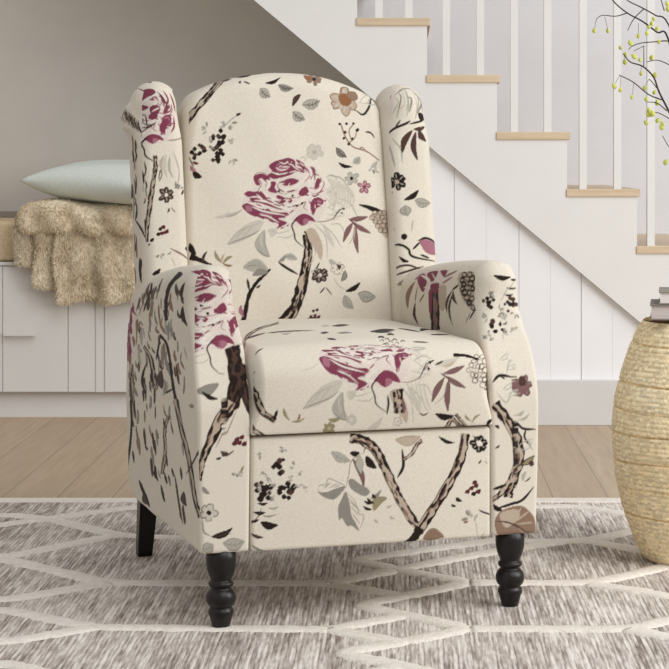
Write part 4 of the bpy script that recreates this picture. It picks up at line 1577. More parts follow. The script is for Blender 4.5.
SB 1.7 215 499 211 492 205 492 204 498 208 506 213 506 215 499
SB 1.6 247 515 228 498 219 496 217 500 222 506 238 515 247 515
SB 3.4 347 579 310 539 269 518 262 526 305 581 344 607 347 583
SB 1.4 208 488 204 485 199 485 196 488 200 492 206 492 208 488
SB 1.2 221 487 217 482 211 482 209 487 213 492 219 492 221 487
SB 1.6 284 510 248 489 224 484 221 489 230 498 267 515 284 510
SB 6.7 378 544 349 519 300 505 287 512 321 540 367 560 378 545
SB 1.5 200 480 197 476 192 476 190 480 193 484 198 484 200 480
SB 1.6 214 478 211 474 206 474 204 478 207 482 212 482 214 478
SB 1.8 226 478 221 473 214 473 212 477 215 482 222 482 226 478
SB 4.2 307 490 282 477 245 475 235 480 252 490 292 499 307 490
SB 1 192 471 190 467 186 467 184 471 186 474 190 474 192 471
SB 0.9 203 471 201 467 197 467 195 471 197 474 202 474 203 471
SB 1.3 219 469 216 466 211 466 209 469 212 473 216 473 219 469
SB 1.7 258 469 237 465 222 466 218 471 223 476 240 476 258 469
SB 8.9 364 465 342 457 294 461 277 468 303 478 345 478 364 465
SB 1.5 200 462 198 458 194 458 192 462 194 467 198 467 200 462
SB 2 209 461 207 457 203 457 201 461 203 465 207 465 209 461
SB 1.2 229 459 224 456 217 457 215 460 218 464 224 464 229 459
SB 4.4 317 451 293 449 245 455 232 460 246 462 296 457 317 451
SB 1.8 207 451 205 447 199 447 196 451 199 456 205 455 207 451
SB 1 219 453 216 449 210 450 208 453 211 457 216 457 219 453
SB 2.3 240 451 230 448 221 448 218 453 221 457 230 456 240 451
SB 1.3 228 441 222 437 215 438 212 442 215 447 223 446 228 441
SB 5.5 291 436 269 435 238 439 229 443 238 446 269 442 291 436
PD 0 161 499 165 498 170 498 174 499 179 499 184 499 188 497 193 496 199 495 204 493 209 491 212 497 206 498 201 501 196 504 191 506 186 507 181 508 176 508 172 509 167 509 163 508
TD 3.2 109 486 119 490
TD 3.5 121 481 137 488
TU 2 94 470 107 483
PU 0 135 465 150 464 165 468 181 479 163 476 148 471
TB 1 135 465 150 464 165 468 181 479
TB 1 135 465 148 471 163 476 181 479
PU 0 140 461 149 450 163 442 182 438 168 449 154 456
TB 1 140 461 149 450 163 442 182 438
TB 1 140 461 154 456 168 449 182 438
PU 0 137 458 123 448 114 434 112 414 124 430 132 444
TB 1.1 137 458 123 448 114 434 112 414
TB 1.1 137 458 132 444 124 430 112 414
PU 0 147 455 139 438 138 418 146 394 149 418 149 437
TB 1.1 147 455 139 438 138 418 146 394
TB 1.1 147 455 149 437 149 418 146 394
TB 2.7 130 466 147 455
Tg 1.9 142 450 135 424 117 409
TD 7.9 224 434 320 422 240 414
PD 0 120 391 131 380 143 377 159 385 144 389 131 391
Pt 0 148 347 151 355 151 364 154 369 156 373 157 374 157 373 159 373 161 370 165 366 170 362 174 357 180 353 185 346 191 342 196 336 199 345 193 350 188 357 182 361 177 366 173 369 170 372 167 375 164 378 160 382 154 381 150 378 146 374 144 368 141 363 140 355
PD 0 140 355 141 363 144 368 146 374 150 378 154 381 160 382 164 378 167 375 170 372 173 369 177 366 182 361 188 357 193 350 199 345 198 342 192 348 187 354 182 360 176 363 172 367 168 370 166 375 161 376 159 380 154 380 151 377 149 372 146 367 143 361 141 354
TD 1.8 150 355 151 364 154 369
TD 2.7 150 365 153 370 155 374
TT 2.2 151 371 153 375 156 377
TD 2 154 374 157 376 158 375
TT 1.9 154 374 156 376 158 375
TD 1.4 156 376 158 376 160 375
TD 1.5 157 374 159 373 162 370
TB 1.7 161 375 164 373 167 369
TD 1.4 163 372 167 368 171 364
TT 1.2 164 372 167 369 171 365
TD 2.3 165 366 170 362 175 357
TB 1.3 168 370 172 366 176 363
TB 1.7 170 364 175 360 180 355
TD 2.2 175 360 180 355 186 349
TB 1.4 176 362 181 357 187 352
TD 1.5 180 354 186 348 191 344
TD 0.8 148 347 151 364 156 373 157 373 162 370 170 362 180 353 191 342
Pt 0 159 386 162 383 165 380 167 377 171 375 174 371 178 366 183 361 188 353 194 344 200 337 203 342 198 350 192 359 187 365 183 371 179 375 175 378 173 382 170 384 168 387 165 390
PD 0 165 390 168 387 170 384 173 382 175 378 179 375 183 371 187 365 192 359 198 350 203 342 202 340 196 348 190 356 186 364 182 371 178 374 174 378 171 380 169 383 166 386 164 389
TD 2.2 161 387 164 384 167 382
TB 1.6 162 388 165 385 167 382
TD 1.5 164 384 167 382 169 379
TB 1 164 384 166 381 169 378
TT 1.5 168 383 170 380 173 377
TD 2.1 168 378 171 375 174 372
TD 1.7 172 376 175 372 179 368
TD 2.1 175 373 179 368 184 363
TD 1.9 179 367 184 362 189 354
TB 1.2 179 368 184 363 190 355
TD 1.4 184 363 190 355 195 346
TB 1.4 190 355 195 346 201 338
TD 1 194 345 200 337
TD 0.7 160 386 165 381 171 375 178 367 188 353 200 337
PO 0 181 387 183 380 188 375 197 372 191 378 186 383
PO 0 215 386 206 384 200 379 197 368 203 376 209 381
TD 2.8 88 394 96 389 105 393
PD 0 249 376 233 374 228 367 229 349 233 363 239 370
TB 2.7 174 348 199 356
TL 3.6 61 452 68 430 73 402
TL 3.6 69 452 76 430 82 402
TL 3.6 77 452 83 429 91 402
TL 3.6 85 452 90 429 100 401
TL 3.6 93 451 98 429 108 401
TU 5.7 51 421 56 407 56 394
""",
 'arm_l:f': """
PB 0 8 525 7 520 8 515 10 510 11 505 10 500 10 495 8 490 8 485 9 480 9 474 9 467 11 461 11 454 13 447 10 440 50 445 43 452 43 459 40 465 42 472 41 477 41 482 41 487 41 492 38 497 38 503 36 508 36 513 37 519 36 524 35 529
PD 0 35 529 36 524 37 519 36 513 36 508 38 503 38 497 41 492 41 487 41 482 41 477 42 472 40 465 43 459 43 452 50 445 37 444 38 451 28 457 27 463 37 471 31 476 26 481 36 487 37 492 27 496 31 502 30 507 27 512 33 518 25 522 31 529
TD 5.9 12 526 12 521 13 515
TD 6 23 528 24 522 25 517
TD 9 14 521 15 516 16 511
TD 7.3 15 516 16 511 17 506
TD 6.6 14 516 16 511 16 506
TD 5.6 15 505 14 500 14 495
TD 5.7 17 501 17 496 16 491
TD 10 16 491 16 486 16 480
TD 7.5 16 486 16 480 17 475
TD 8.1 19 481 19 475 19 469
TD 6.6 17 475 17 468 19 462
TD 7.9 19 469 20 462 20 455
TD 6.1 16 468 18 462 17 455
TD 9.5 21 462 21 456 22 449
TD 6 15 455 16 448 14 441
TD 5.9 16 448 14 441
TD 4.5 30 450 31 444
TD 2.5 8 525 8 515 11 505 11 495 9 485 10 474 12 461 13 448
PL 0 -290 481 -259 505 -204 527 -129 536 -149 512 -204 494 -252 484
TG 2 -290 481 -246 490 -180 502 -145 514
Tg 1.8 -290 481 -242 509 -144 530
Tg 1.7 -256 493 -211 521
Tg 1.8 -222 496 -177 525
Pg 0 -166 488 -143 507 -117 513 -117 485 -98 459 -136 462 -161 475
TG 2.7 -162 476 -132 463 -98 459
TL 5.4 -135 507 -139 492 -130 477
TG 3.1 -117 513 -116 485 -101 463
TL 9.6 -779 554 -868 344 -50 1127
PL 0 -104 515 -64 518 -72 504 -91 500
Tg 1.6 -96 515 -57 508 -22 516
Tg 1.6 -64 501 -32 499 -17 508
PP 0 -810 344 -589 575 -433 471 -176 812 -131 767 -81 792 -47 738 -26 704 -2 683 14 656 69 672 89 642 121 620 133 592 88 558 29 531 4 522 -14 523 -26 520 -57 516 -145 537 -198 548
PM 0 -817 336 -791 323 -192 567 -161 561 -119 557 -67 553 -27 552 -38 542 -60 538 -31 531 -45 523 -66 518 -59 527 -99 535 -144 540 -180 543 -211 550
PM 0 -595 575 -594 543 -184 596 -150 598 -112 580 -76 572 -34 562 -59 560 -111 566 -157 572 -194 574 -709 373
PM 0 -179 799 -146 722 -122 640 -104 623 -124 618 -182 610 -224 595 -155 612 -254 615 -216 750
PM 0 -89 784 -57 771 -34 707 -23 701 -8 679 -5 653 5 648 12 639 -3 642 -15 635 -30 631 -61 626 -89 625 -120 641 -97 651
PM 0 -114 607 -98 618 -72 616 -81 606 -66 595 -93 595 -114 599
PM 0 -37 621 -15 627 1 622 -7 613 -24 609 -44 613
PM 0 -70 589 -43 587 -29 579 -43 572 -63 580
PM 0 -28 583 -14 579 -22 572
PM 0 1 599 15 608 21 595 8 587 -1 589
PM 0 48 659 68 652 70 630 47 635
PM 0 75 624 102 620 82 606 49 601
PM 0 23 574 50 583 91 575 70 564 36 560 22 548 20 560
PM 0 -17 533 -5 544 3 549 19 543 26 530 13 533 2 523 -2 526 -10 532
PM 0 -4 683 9 673 19 654 25 640 12 642 4 656
Pm 0 -49 1099 -196 563 -189 552 -215 556
Pm 0 -70 710 -48 681 -26 650 -54 643 -80 656
Pm 0 1 538 13 533 2 523
Pm 0 51 576 77 572 47 565
TW 4.4 -181 578 -116 574 -59 564 -19 557
TW 3 -191 563 -127 554 -35 546
TW 5.7 -159 606 -119 620 -108 611 -130 595 -104 583 -51 579
TW 3.7 -58 626 -70 612 -51 603 -15 605 5 616 23 632
TW 4.2 -103 579 -43 566 -6 572 11 583 72 594 121 612
TW 4.8 -10 551 -31 537 -14 534
TW 5 25 614 66 624 77 638
TW 2.9 -87 703 -54 650 -25 650
TW 4.6 -56 718 -42 674 -30 683
TW 2.4 -693 407 -168 584 -130 576
TW 3.5 -19 616 -32 596 -25 588 -4 592
TW 3.3 1 584 14 572 15 553
TW 3.2 7 631 24 625 25 607
TW 2.5 -107 738 -71 638 -30 639
TW 2.3 -18 676 -10 654 4 643
TW 2.4 -146 548 -100 542 -58 531
TM 1.4 -143 572 -94 564 -43 557
TM 1.3 -68 596 -30 592 -3 600
TM 2.1 -60 616 -64 607 -35 596
TM 1.4 -11 561 2 570 10 574 4 562 12 555
TM 3.2 28 623 47 632 50 653
TM 2.1 27 590 77 592 120 608 119 616
TM 3.2 -184 799 -146 735 -109 640
TM 2.2 11 617 28 631 23 644
TM 2.2 -224 595 -147 613 -161 603
TU 2.5 -177 593 -166 590 -155 587 -144 584
TW 2.3 -175 590 -163 587 -152 584 -141 581
Tm 2.4 -133 581 -122 578 -111 576 -100 574 -88 572
TW 1.9 -131 577 -120 575 -109 572 -98 570 -86 569
TM 2.5 -84 570 -72 569 -61 567 -50 566
TW 2.1 -83 567 -72 565 -60 564 -49 562
TU 2.6 -187 559 -177 558 -167 557
Tm 2.9 -151 551 -140 549 -128 548 -115 547 -101 546 -87 545
TW 1.7 -154 547 -143 546 -130 545 -116 544 -103 543 -89 542
TM 2 -73 545 -59 544 -46 543
TM 2.9 -162 543 -154 542 -144 540 -134 539 -125 537
TW 2.3 -160 540 -151 538 -141 537 -132 535 -122 534
TU 2.8 -105 535 -96 534 -86 533 -76 531
TW 2 -106 532 -96 530 -87 529 -77 528
Tm 1.5 -759 340 -206 575 -196 574 -188 573 -178 572
Tm 2.9 -172 569 -163 568 -153 566 -143 565
TW 2 -174 565 -165 564 -155 563 -145 561
TM 2.3 -119 559 -110 558 -101 556
TM 5.8 -206 725 -213 685 -222 644
TM 3.4 -216 609 -219 559 -226 525 -235 498 -47 922
TU 4.8 -153 610 -154 607 -157 605 -158 602 -161 599
TW 4.5 -151 607 -152 604 -155 601 -157 598 -159 596
TM 2.9 -166 671 -162 712 -135 623 -129 620 -124 618 -120 615
TW 2.3 -179 617 -49 874 -135 619 -130 617 -125 614 -121 611
TM 3.3 -125 613 -124 609 -124 606 -125 602 -127 598
TW 4.1 -124 609 -123 606 -123 602 -124 599 -126 595
TM 4.1 -49 769 -94 651 -83 648 -73 646 -62 644
TW 2.2 -102 647 -91 645 -81 643 -71 640 -61 639
TM 3.8 -59 642 -49 642 -38 642 -30 643 -23 644
TW 2.9 -60 637 -50 637 -40 638 -31 639 -24 640
TM 2 -22 644 -16 645 -10 647 -4 648
TW 2 -21 640 -15 641 -9 643 -4 644
TM 0.7 -91 712 -49 745 -48 724 -53 690 -54 682
TU 1.3 -48 709 -50 685 -52 678
TW 2.8 -71 668 -63 667 -54 666
TM 4.7 -50 670 -40 667 -32 664 -26 661 -20 659
TW 3.3 -49 663 -40 660 -33 658 -26 656 -21 654
TU 2.8 -59 616 -52 617 -45 618 -39 619 -34 620
TW 1.8 -59 613 -52 614 -45 615 -39 616 -34 617
TM 1.4 -33 622 -28 622 -22 623 -17 624 -12 625 -7 625
TM 1.5 -68 603 -60 602 -54 600 -47 598 -41 597 -35 596
TW 2.3 -66 599 -59 598 -52 596 -46 595 -40 593 -34 592
TU 2.9 -27 596 -22 597 -17 598 -12 599 -7 601
TW 1.6 -28 593 -23 593 -18 594 -13 596 -8 597
TU 1.5 -39 584 -34 583 -29 582 -26 581
TW 1.5 -39 581 -34 580 -30 578 -26 577
TU 1.6 -28 583 -24 582 -20 581
TW 2.3 -28 580 -24 579 -21 578
TM 1.6 -22 583 -18 583 -15 583 -10 584 -6 585
Tm 1.3 -5 583 -2 585 1 586
TW 1.5 -5 579 -2 581 1 583
TM 2.9 -60 571 -51 570 -43 568
TM 2.9 -48 569 -41 568 -35 566
TW 1.9 -49 566 -41 564 -35 563
TU 1.8 -28 564 -24 564 -20 564
TW 2.3 -28 561 -24 560 -20 561
TM 2.2 -17 565 -13 566 -9 568
TW 1.7 -17 562 -13 563 -9 564
Tm 2.1 14 651 17 648 20 646 23 643 27 640 30 637
TW 2.8 13 647 16 644 19 641 22 639 26 636 29 633
TU 3.9 33 629 34 626 34 623 33 620 33 617 32 614
TW 4.4 32 626 32 623 32 620 31 617 31 614 30 611
TU 8.3 39 658 43 654 47 650
TW 4.5 34 652 38 648 43 645
TU 6.6 52 639 57 635 60 631 61 627 60 624 58 620
Tm 3.3 63 650 70 645 77 641
TW 3.1 65 644 71 640 79 636
TM 4.7 73 636 81 633 87 628
TW 3.4 76 631 84 628 90 624
TU 5.1 104 626 103 622 98 618 93 614 86 610
TM 4.9 88 610 81 606 75 602
TW 2.4 90 606 83 602 76 598
Tm 1.8 24 604 29 604 36 603 43 603
TW 2.3 24 600 29 600 35 600 42 599
Tm 2.8 43 601 52 601 62 601 71 602 79 604 87 606
TM 2.4 89 611 96 614 103 617 108 619
TW 2.7 89 608 96 610 103 613 110 616
TM 2.4 10 590 14 589 17 588 21 587
TW 1.6 10 587 14 586 17 585 21 584
TM 2.8 29 587 35 586 43 586 53 587 64 588 76 589
TW 1.6 29 583 35 583 42 583 52 583 63 584 75 586
Tm 2.7 77 591 89 593 102 594 113 596
TW 2.4 74 588 86 589 99 591 111 592
TU 1.8 29 577 33 576 37 574 42 572
TM 2.2 47 572 53 570 60 569 66 568 73 568 79 569
TW 1.6 45 568 52 566 58 565 65 565 71 565 77 566
TM 3.1 95 572 102 573 108 575
TM 3.1 19 575 19 572 19 570 20 567
TW 2.4 18 571 18 569 18 566 19 564
TM 2 21 568 21 565 21 562
TM 1.4 19 559 20 556 20 554 21 551 21 549
TW 1.9 19 555 19 553 20 550 20 548 21 545
TM 3 21 550 22 547 23 544
TW 1.9 21 546 21 544 22 541
TM 4.1 33 571 32 569 32 567 33 564 32 562
TW 2.8 32 567 32 565 32 563 32 561 32 559
TM 2.6 31 557 30 555 28 552 26 548 25 545
TW 1.5 30 554 29 551 27 548 26 545 24 542
TU 5.8 -31 692 -29 687 -26 682
TW 4.4 -36 683 -33 678 -28 673
TM 4.4 -28 676 -23 672 -19 669 -15 666 -12 663 -8 660
TW 2.7 -27 668 -22 665 -19 662 -15 660 -12 657 -8 655
TM 3.1 -3 662 -1 660 2 657 4 654
TW 1.7 -3 657 -1 654 2 652 4 650
Tm 2.8 5 676 8 672 10 669 13 666 15 664 17 661
TW 3 4 668 6 665 8 663 11 660 13 658 15 656
Tm 3.8 23 651 24 648 24 645 25 642 25 639
TM 2.2 -13 557 -15 556 -18 555 -20 554 -22 552 -24 551
TW 1.8 -13 554 -15 553 -17 551 -19 550 -21 549 -23 548
Tm 2.6 -25 549 -27 548 -29 547 -32 546
TU 2.2 -35 543 -38 542 -40 541
TW 1.5 -36 539 -39 538 -41 537
Tm 3.1 -117 584 -108 582 -99 581
TW 2 -117 581 -107 579 -98 577
TM 2.9 -79 576 -70 575 -62 574 -55 573 -48 572 -41 572
TW 1.4 -80 573 -72 571 -64 570 -56 569 -49 569 -43 569
TM 2.1 -28 526 -30 525 -32 523
TW 1.7 -29 523 -31 521 -33 520
Tm 1.5 -37 522 -39 521 -42 520 -45 519
TW 2 -38 519 -40 518 -43 517 -46 515
TM 2.4 -43 520 -46 519 -49 518
TW 1.8 -44 517 -47 516 -51 515
TD 2.8 -4 544 -14 534 -21 524 -16 508 -14 493 1 477
TU 1.6 28 531 64 531 119 534 134 538
TD 2.2 117 533 147 542 183 550 210 551
PD 0 201 554 223 554 208 549
PD 0 183 546 200 544 183 542
PD 0 -9 568 -3 569 -4 565 -8 565
PD 0 1 573 5 573 3 570 1 570
PD 0 -65 599 -53 600 -55 596 -64 596
PD 0 -17 590 -11 590 -12 586 -16 586
TD 5.9 -80 740 -107 621 -90 587 -78 567
PD 0 -49 757 -112 640 -115 620 -101 604 -103 619 -101 638
PD 0 -95 597 -102 586 -98 576 -78 566 -87 577 -91 587
PD 0 -75 602 -72 599 -66 599 -59 600 -64 602 -70 603
PD 0 -53 597 -49 595 -44 594 -38 596 -42 597 -47 598
PD 0 -31 604 -29 601 -26 601 -21 602 -24 604 -27 605
PD 0 -64 584 -60 581 -55 580 -48 582 -53 584 -58 585
PB 0 19 496 15 489 14 482 11 474 13 467 11 460 7 454 4 447 3 439 1 432 -1 424 22 416 26 423 28 431 33 438 36 446 38 454 41 462 49 470 50 477 55 485 53 492
PD 0 53 492 55 485 50 477 49 470 41 462 38 454 36 446 33 438 28 431 26 423 22 416 14 418 18 425 24 432 23 441 25 449 32 455 34 463 31 472 41 478 45 486 36 494
TD 7.8 28 495 26 488 25 480
TD 3.7 33 495 32 487 30 480
TD 10.9 16 474 17 466 15 459
TD 6.9 23 473 22 465 20 458
TD 4.9 15 467 13 460 9 453
TD 6.6 19 458 16 451 13 444
TD 5.5 10 453 7 446 5 438
TD 4.9 24 449 21 442 18 434
TD 5.8 20 442 17 434 14 427
TD 7.6 8 437 4 430 2 422
TD 7.1 3 430 1 423
TD 5.6 12 427 10 420
TD 2.8 20 496 14 481 13 467 7 454 3 439 -1 424
Pt 0 0 433 0 424 -2 417 -5 409 -13 402 -15 392 -21 386 -24 378 -27 370 -30 363 -31 355 -34 348 -38 341 -41 333 -44 325 -47 318 -50 310 -51 303 -52 296 -51 290 -53 283 -41 282 -40 289 -38 296 -37 302 -35 308 -34 315 -31 321 -28 328 -24 334 -21 342 -17 349 -12 355 -8 362 -5 368 -1 375 -1 383 0 388 4 396 11 403 15 411 24 417
PD 0 24 417 15 411 11 403 4 396 0 388 -1 383 -1 375 -5 368 -8 362 -12 355 -17 349 -21 342 -24 334 -28 328 -31 321 -34 315 -35 308 -37 302 -38 296 -40 289 -41 282 -45 283 -43 289 -43 296 -38 302 -37 309 -35 315 -36 323 -31 329 -30 337 -26 344 -20 350 -18 358 -17 365 -11 371 -5 377 -4 386 0 390 1 400 5 407 12 414 17 422
TD 4 2 432 1 423 0 416
TB 5.1 14 424 7 417 2 409
TD 8.4 -1 413 0 405 -6 398
TD 3.7 -1 405 -7 398 -10 390
TT 3.7 -1 404 -4 396 -8 388
TD 4.2 -18 384 -21 376 -24 369
TD 4.3 -23 377 -26 370 -29 363
TB 2.6 -19 375 -23 368 -26 361
TT 4.1 -22 368 -26 361 -28 354
TD 5.1 -26 361 -28 354 -31 347
TT 3.1 -25 361 -27 353 -30 346
TD 4.6 -29 354 -32 347 -36 340
TD 4.6 -33 348 -37 340 -39 333
TD 5.3 -34 339 -37 332 -40 324
TD 2.6 -37 332 -40 325 -43 317
TD 5.2 -43 325 -46 318 -49 310
TT 2.4 -44 317 -46 310 -48 303
TD 5.8 -47 310 -49 303 -49 296
TT 1.9 -42 310 -44 303 -45 296
TD 5.5 -50 303 -50 296 -50 290
TD 4.8 -51 296 -50 290 -52 283
TD 3.7 -50 290 -52 283
TT 1.9 -47 290 -49 283
TD 2.4 1 433 -1 417 -12 402 -20 385 -27 370 -31 355 -38 341 -44 325 -50 310 -51 296 -53 283
PB 0 23 460 25 452 27 444 29 436 32 429 34 422 37 416 38 410 42 405 45 399 48 394 76 396 72 402 68 407 67 413 62 419 60 425 55 433 52 440 48 449 46 457 43 465
PD 0 43 465 46 457 48 449 52 440 55 433 60 425 62 419 67 413 68 407 72 402 76 396 68 395 69 401 58 406 54 412 49 418 53 425 42 431 41 439 42 448 37 455 39 464
TD 2.9 32 462 34 454 36 447
TD 5.7 30 453 32 446 34 438
TD 2.9 30 437 33 429 34 422
TD 4.3 38 423 42 417 44 411
TD 5.5 39 416 41 410 45 405
TD 5.4 44 417 47 411 51 406
TD 5.5 54 400 58 395
TD 3.5 56 400 60 395
TD 1.9 23 460 28 444 32 429 37 416 43 405 49 394
TT 1.9 20 414 -1 367 -13 343
PG 0 -50 448 -30 440 -16 444 -3 461 -21 461 -35 457
PD 0 -37 448 -31 438 -22 432 -7 433 -18 439 -28 444
PB 0 -72 419 -60 418 -52 421 -48 428 -58 426 -66 423
PR 0 10 347 16 345 19 347 19 354 14 354 11 351
PR 0 19 348 25 346 28 348 29 354 23 354 20 352
PR 0 29 345 34 343 38 345 38 352 33 352 30 350
PR 0 15 355 20 353 24 355 24 361 19 361 16 359
PR 0 24 358 30 356 33 358 33 364 28 364 25 362
PB 0 -4 337 -2 330 -1 327 5 329 2 333 -1 336
PD 0 -13 322 -9 320 -6 320 -3 325 -7 325 -11 324
TB 2.9 -1 326 14 336
Pg 0 20 294 18 292 17 290 19 287 21 289 21 292
Pg 0 22 296 23 294 25 294 27 294 26 297 24 297
Pg 0 23 294 23 290 26 287 31 286 28 290 26 292
PG 0 20 294 19 291 19 288 22 285 23 288 22 291
Pg 0 17 295 14 295 12 294 11 291 14 291 16 292
Pg 0 23 295 25 293 29 292 32 292 30 296 26 297
PT 0 9 294 11 291 13 289 17 290 15 292 12 294
PO 0 34 307 29 304 27 300 28 293 31 298 33 303
PL 0 -29 220 -36 214 -34 207 -29 207 -25 208 -24 214
SD 1.3 -36 214 -34 207 -29 207 -25 208 -24 214
TL 1.3 -29 216 -28 209
PL 0 -31 222 -40 226 -48 221 -47 217 -43 213 -35 214
SD 1.8 -40 226 -48 221 -47 217 -43 213 -35 214
TL 1.4 -36 220 -43 218
PL 0 -31 224 -31 233 -37 237 -41 233 -44 230 -40 224
SD 1.4 -31 233 -37 237 -41 233 -44 230 -40 224
TL 1.4 -34 227 -41 231
PL 0 -29 224 -21 228 -20 236 -24 238 -30 238 -34 233
SD 1.3 -21 228 -20 236 -24 238 -30 238 -34 233
TL 1.4 -27 229 -26 236
PL 0 -27 222 -21 214 -14 216 -11 221 -14 225 -20 227
SD 1.4 -21 214 -14 216 -11 221 -14 225 -20 227
TL 1.3 -23 222 -15 221
PD 0 -24 222 -28 218 -33 220 -33 225 -28 227
PG 0 -40 272 -40 264 -36 259 -26 257 -30 264 -34 269
PD 0 -26 177 -11 173 2 177 13 192 -1 187 -14 183
TB 1.7 -26 177 -4 180 13 192
TB 1.1 -12 177 -5 176
TB 1.1 -12 177 -7 182
TB 1.1 -4 180 2 178
TB 1 -4 180 0 185
TB 1.1 3 182 10 181
TB 1.2 3 182 7 188
Pg 0 -4 164 9 150 22 149 36 165 20 171 7 171
TG 2.4 -4 164 9 150 22 149 36 165
TG 1.7 -4 164 7 171 20 171 36 165
TG 1.7 -4 164 16 159 36 165
TG 1.1 8 159 14 152
TG 1.2 8 159 13 166
TG 1.1 16 159 22 153
TG 1.2 16 159 21 166
TG 1.1 24 160 31 153
TG 1.2 24 160 29 166
Pg 0 -45 154 -33 145 -26 147 -22 162 -33 166 -40 164
TG 2.4 -45 154 -33 145 -26 147 -22 162
TG 1.7 -45 154 -40 164 -33 166 -22 162
TG 1.7 -45 154 -32 156 -22 162
TG 1.3 -36 155 -31 149
TG 1.1 -36 155 -35 161
TG 1.2 -32 156 -27 151
TG 1.1 -32 156 -31 163
TG 1.2 -28 157 -23 152
TG 1.1 -28 157 -27 164
PB 0 -51 144 -48 137 -42 135 -35 139 -40 143 -45 145
TG 3.2 -42 210 -40 188 -28 179
""",
 'arm_l:s': """
TG 15.1 298 440 288 427 315 409
TB 11.8 394 376 393 364 392 351
TB 6.5 338 483 348 477 304 475
TT 15 447 419 458 412 456 407
TB 9.3 127 589 132 582 91 576
Tg 14.8 346 453 327 447 339 439
TG 13.1 670 520 679 493 656 470
TG 10.6 682 419 684 408 649 402
TG 16 563 500 580 490 530 485
TG 15.4 148 637 131 623 132 609
TB 16.9 240 477 231 461 221 446
TG 13.3 447 543 440 530 419 518
TB 14.4 435 562 429 550 423 539
TB 16.2 581 573 586 554 586 535
TT 8.6 645 623 653 606 586 583
TT 11 338 530 345 522 319 515
TG 17.6 589 343 578 332 600 316
TG 15.8 255 391 264 377 247 367
TT 22.4 646 518 629 508 637 498
TG 17.7 382 435 366 426 387 413
TT 17.1 173 505 182 498 166 493
TB 17.9 356 489 345 478 333 467
Tg 16.8 277 438 269 429 281 419
TG 16.7 102 465 99 451 114 434
TT 12.2 324 575 324 561 307 547
TG 18.8 445 569 422 558 441 548
TG 13.5 143 528 144 519 151 510
Tg 12.3 192 401 184 392 182 382
TT 9.6 315 387 313 376 289 368
TT 19.3 511 348 502 342 508 334
TT 9.2 252 474 262 468 227 466
TT 12.8 609 344 611 333 607 322
TG 12.7 294 481 296 474 293 466
TG 24.7 423 617 413 599 405 582
TG 23.1 484 491 477 472 486 452
TB 11.7 188 476 192 467 182 459
TG 25.6 556 620 570 614 557 606
Tg 20.9 325 472 321 466 315 460
Tg 9.9 93 520 80 511 68 502
TT 11.1 298 572 313 554 266 538
TB 10 490 369 482 363 475 357
TB 17.1 504 407 499 393 499 377
TG 14.9 384 637 357 625 371 614
TT 22 295 513 278 501 305 486
TT 15.8 595 571 593 552 586 533
TB 9.1 465 422 460 410 438 400
TT 14.1 610 424 609 416 589 410
TG 11.7 240 474 245 464 221 455
TB 14.5 552 564 568 544 519 524
TG 13.2 316 464 316 453 304 443
TT 10.2 354 552 366 544 333 538
TB 15.7 515 631 514 625 520 619
TB 7 415 503 411 496 385 491
TT 12.3 227 607 222 598 219 590
TB 20.7 578 448 566 443 573 436
TT 13.3 309 612 309 602 304 592
TG 25.2 300 509 311 491 297 475
TT 16.3 326 455 335 445 337 437
TB 17.5 535 390 521 383 523 375
TG 15.2 436 613 425 607 439 602
TT 10.3 605 454 607 445 570 439
TB 9.3 660 407 658 401 626 399
TT 19.3 204 620 215 604 185 588
TT 18.6 450 581 432 571 433 560
Tg 13.1 225 547 209 540 208 532
TT 13.8 306 485 322 470 311 456
Tg 24.9 555 495 573 472 542 454
TT 13.1 147 485 157 475 132 468
TT 14 628 370 636 352 631 336
TT 15.4 573 568 577 558 546 547
TT 17.7 486 637 468 630 489 626
Tg 18.4 258 564 272 551 232 539
Tg 17.3 321 461 328 448 314 437
TB 19.4 509 421 517 405 508 392
TG 9.3 660 444 670 426 620 415
TG 20.7 428 637 428 625 428 612
TT 10.8 629 361 637 349 642 337
TT 8.1 435 633 426 624 393 614
Tg 13.9 76 594 76 582 89 569
TB 19.7 486 622 469 608 481 595
TT 22.1 679 468 675 453 680 438
TG 27.9 670 397 662 384 669 369
TT 15.6 386 421 397 411 392 404
TT 15.9 529 633 533 621 511 608
TG 17.4 526 428 539 410 503 399
TG 10.1 453 416 441 413 434 409
TB 21 412 408 401 396 405 383
TB 11.1 169 543 179 537 158 532
Tg 19 488 645 495 632 487 619
TT 13 595 543 596 521 607 498
TT 25.2 549 542 537 533 556 524
TT 19.5 334 598 333 583 324 569
TT 11.7 455 514 456 505 432 498
TT 9.4 117 509 130 492 97 480
TT 12.3 245 587 237 582 239 578
TG 14.3 376 590 375 573 347 557
Tg 16.6 521 544 503 534 494 525
TT 16 427 609 434 592 404 574
TG 18.3 205 568 209 552 181 537
TT 17.2 161 483 175 468 151 457
Tg 10.4 306 420 311 415 301 411
TG 16.6 390 442 372 433 365 424
TG 19.8 256 498 272 483 238 471
TG 7.9 545 567 540 561 515 554
TG 23.9 230 561 237 544 237 528
TG 14.6 622 344 611 337 601 329
TB 12.4 287 587 272 575 275 564
TB 17.7 456 652 437 640 437 629
TG 12.2 253 556 249 548 227 540
TG 21.4 452 385 437 379 454 370
TB 10.7 77 624 89 614 57 606
TT 13.1 195 416 194 403 177 392
TG 17.1 517 521 534 513 522 507
TB 8.7 327 475 340 467 299 463
TB 22 477 631 455 611 464 592
TB 18.5 169 477 168 462 151 448
TB 10.3 154 642 159 629 127 617
TG 14.8 608 403 615 388 576 377
TG 13.8 335 481 350 464 347 447
Tg 28 546 536 532 523 543 509
TB 6.6 229 630 253 619 278 606
TB 11.7 375 640 398 629 423 615
TB 8.8 225 604 249 593 274 578
TB 6.4 232 617 256 606 281 592
TD 14.6 430 644 448 633 471 619
TT 16.2 478 652 487 639 508 625
TB 17.6 328 656 330 643 351 629
TT 7.9 476 617 499 605 521 590
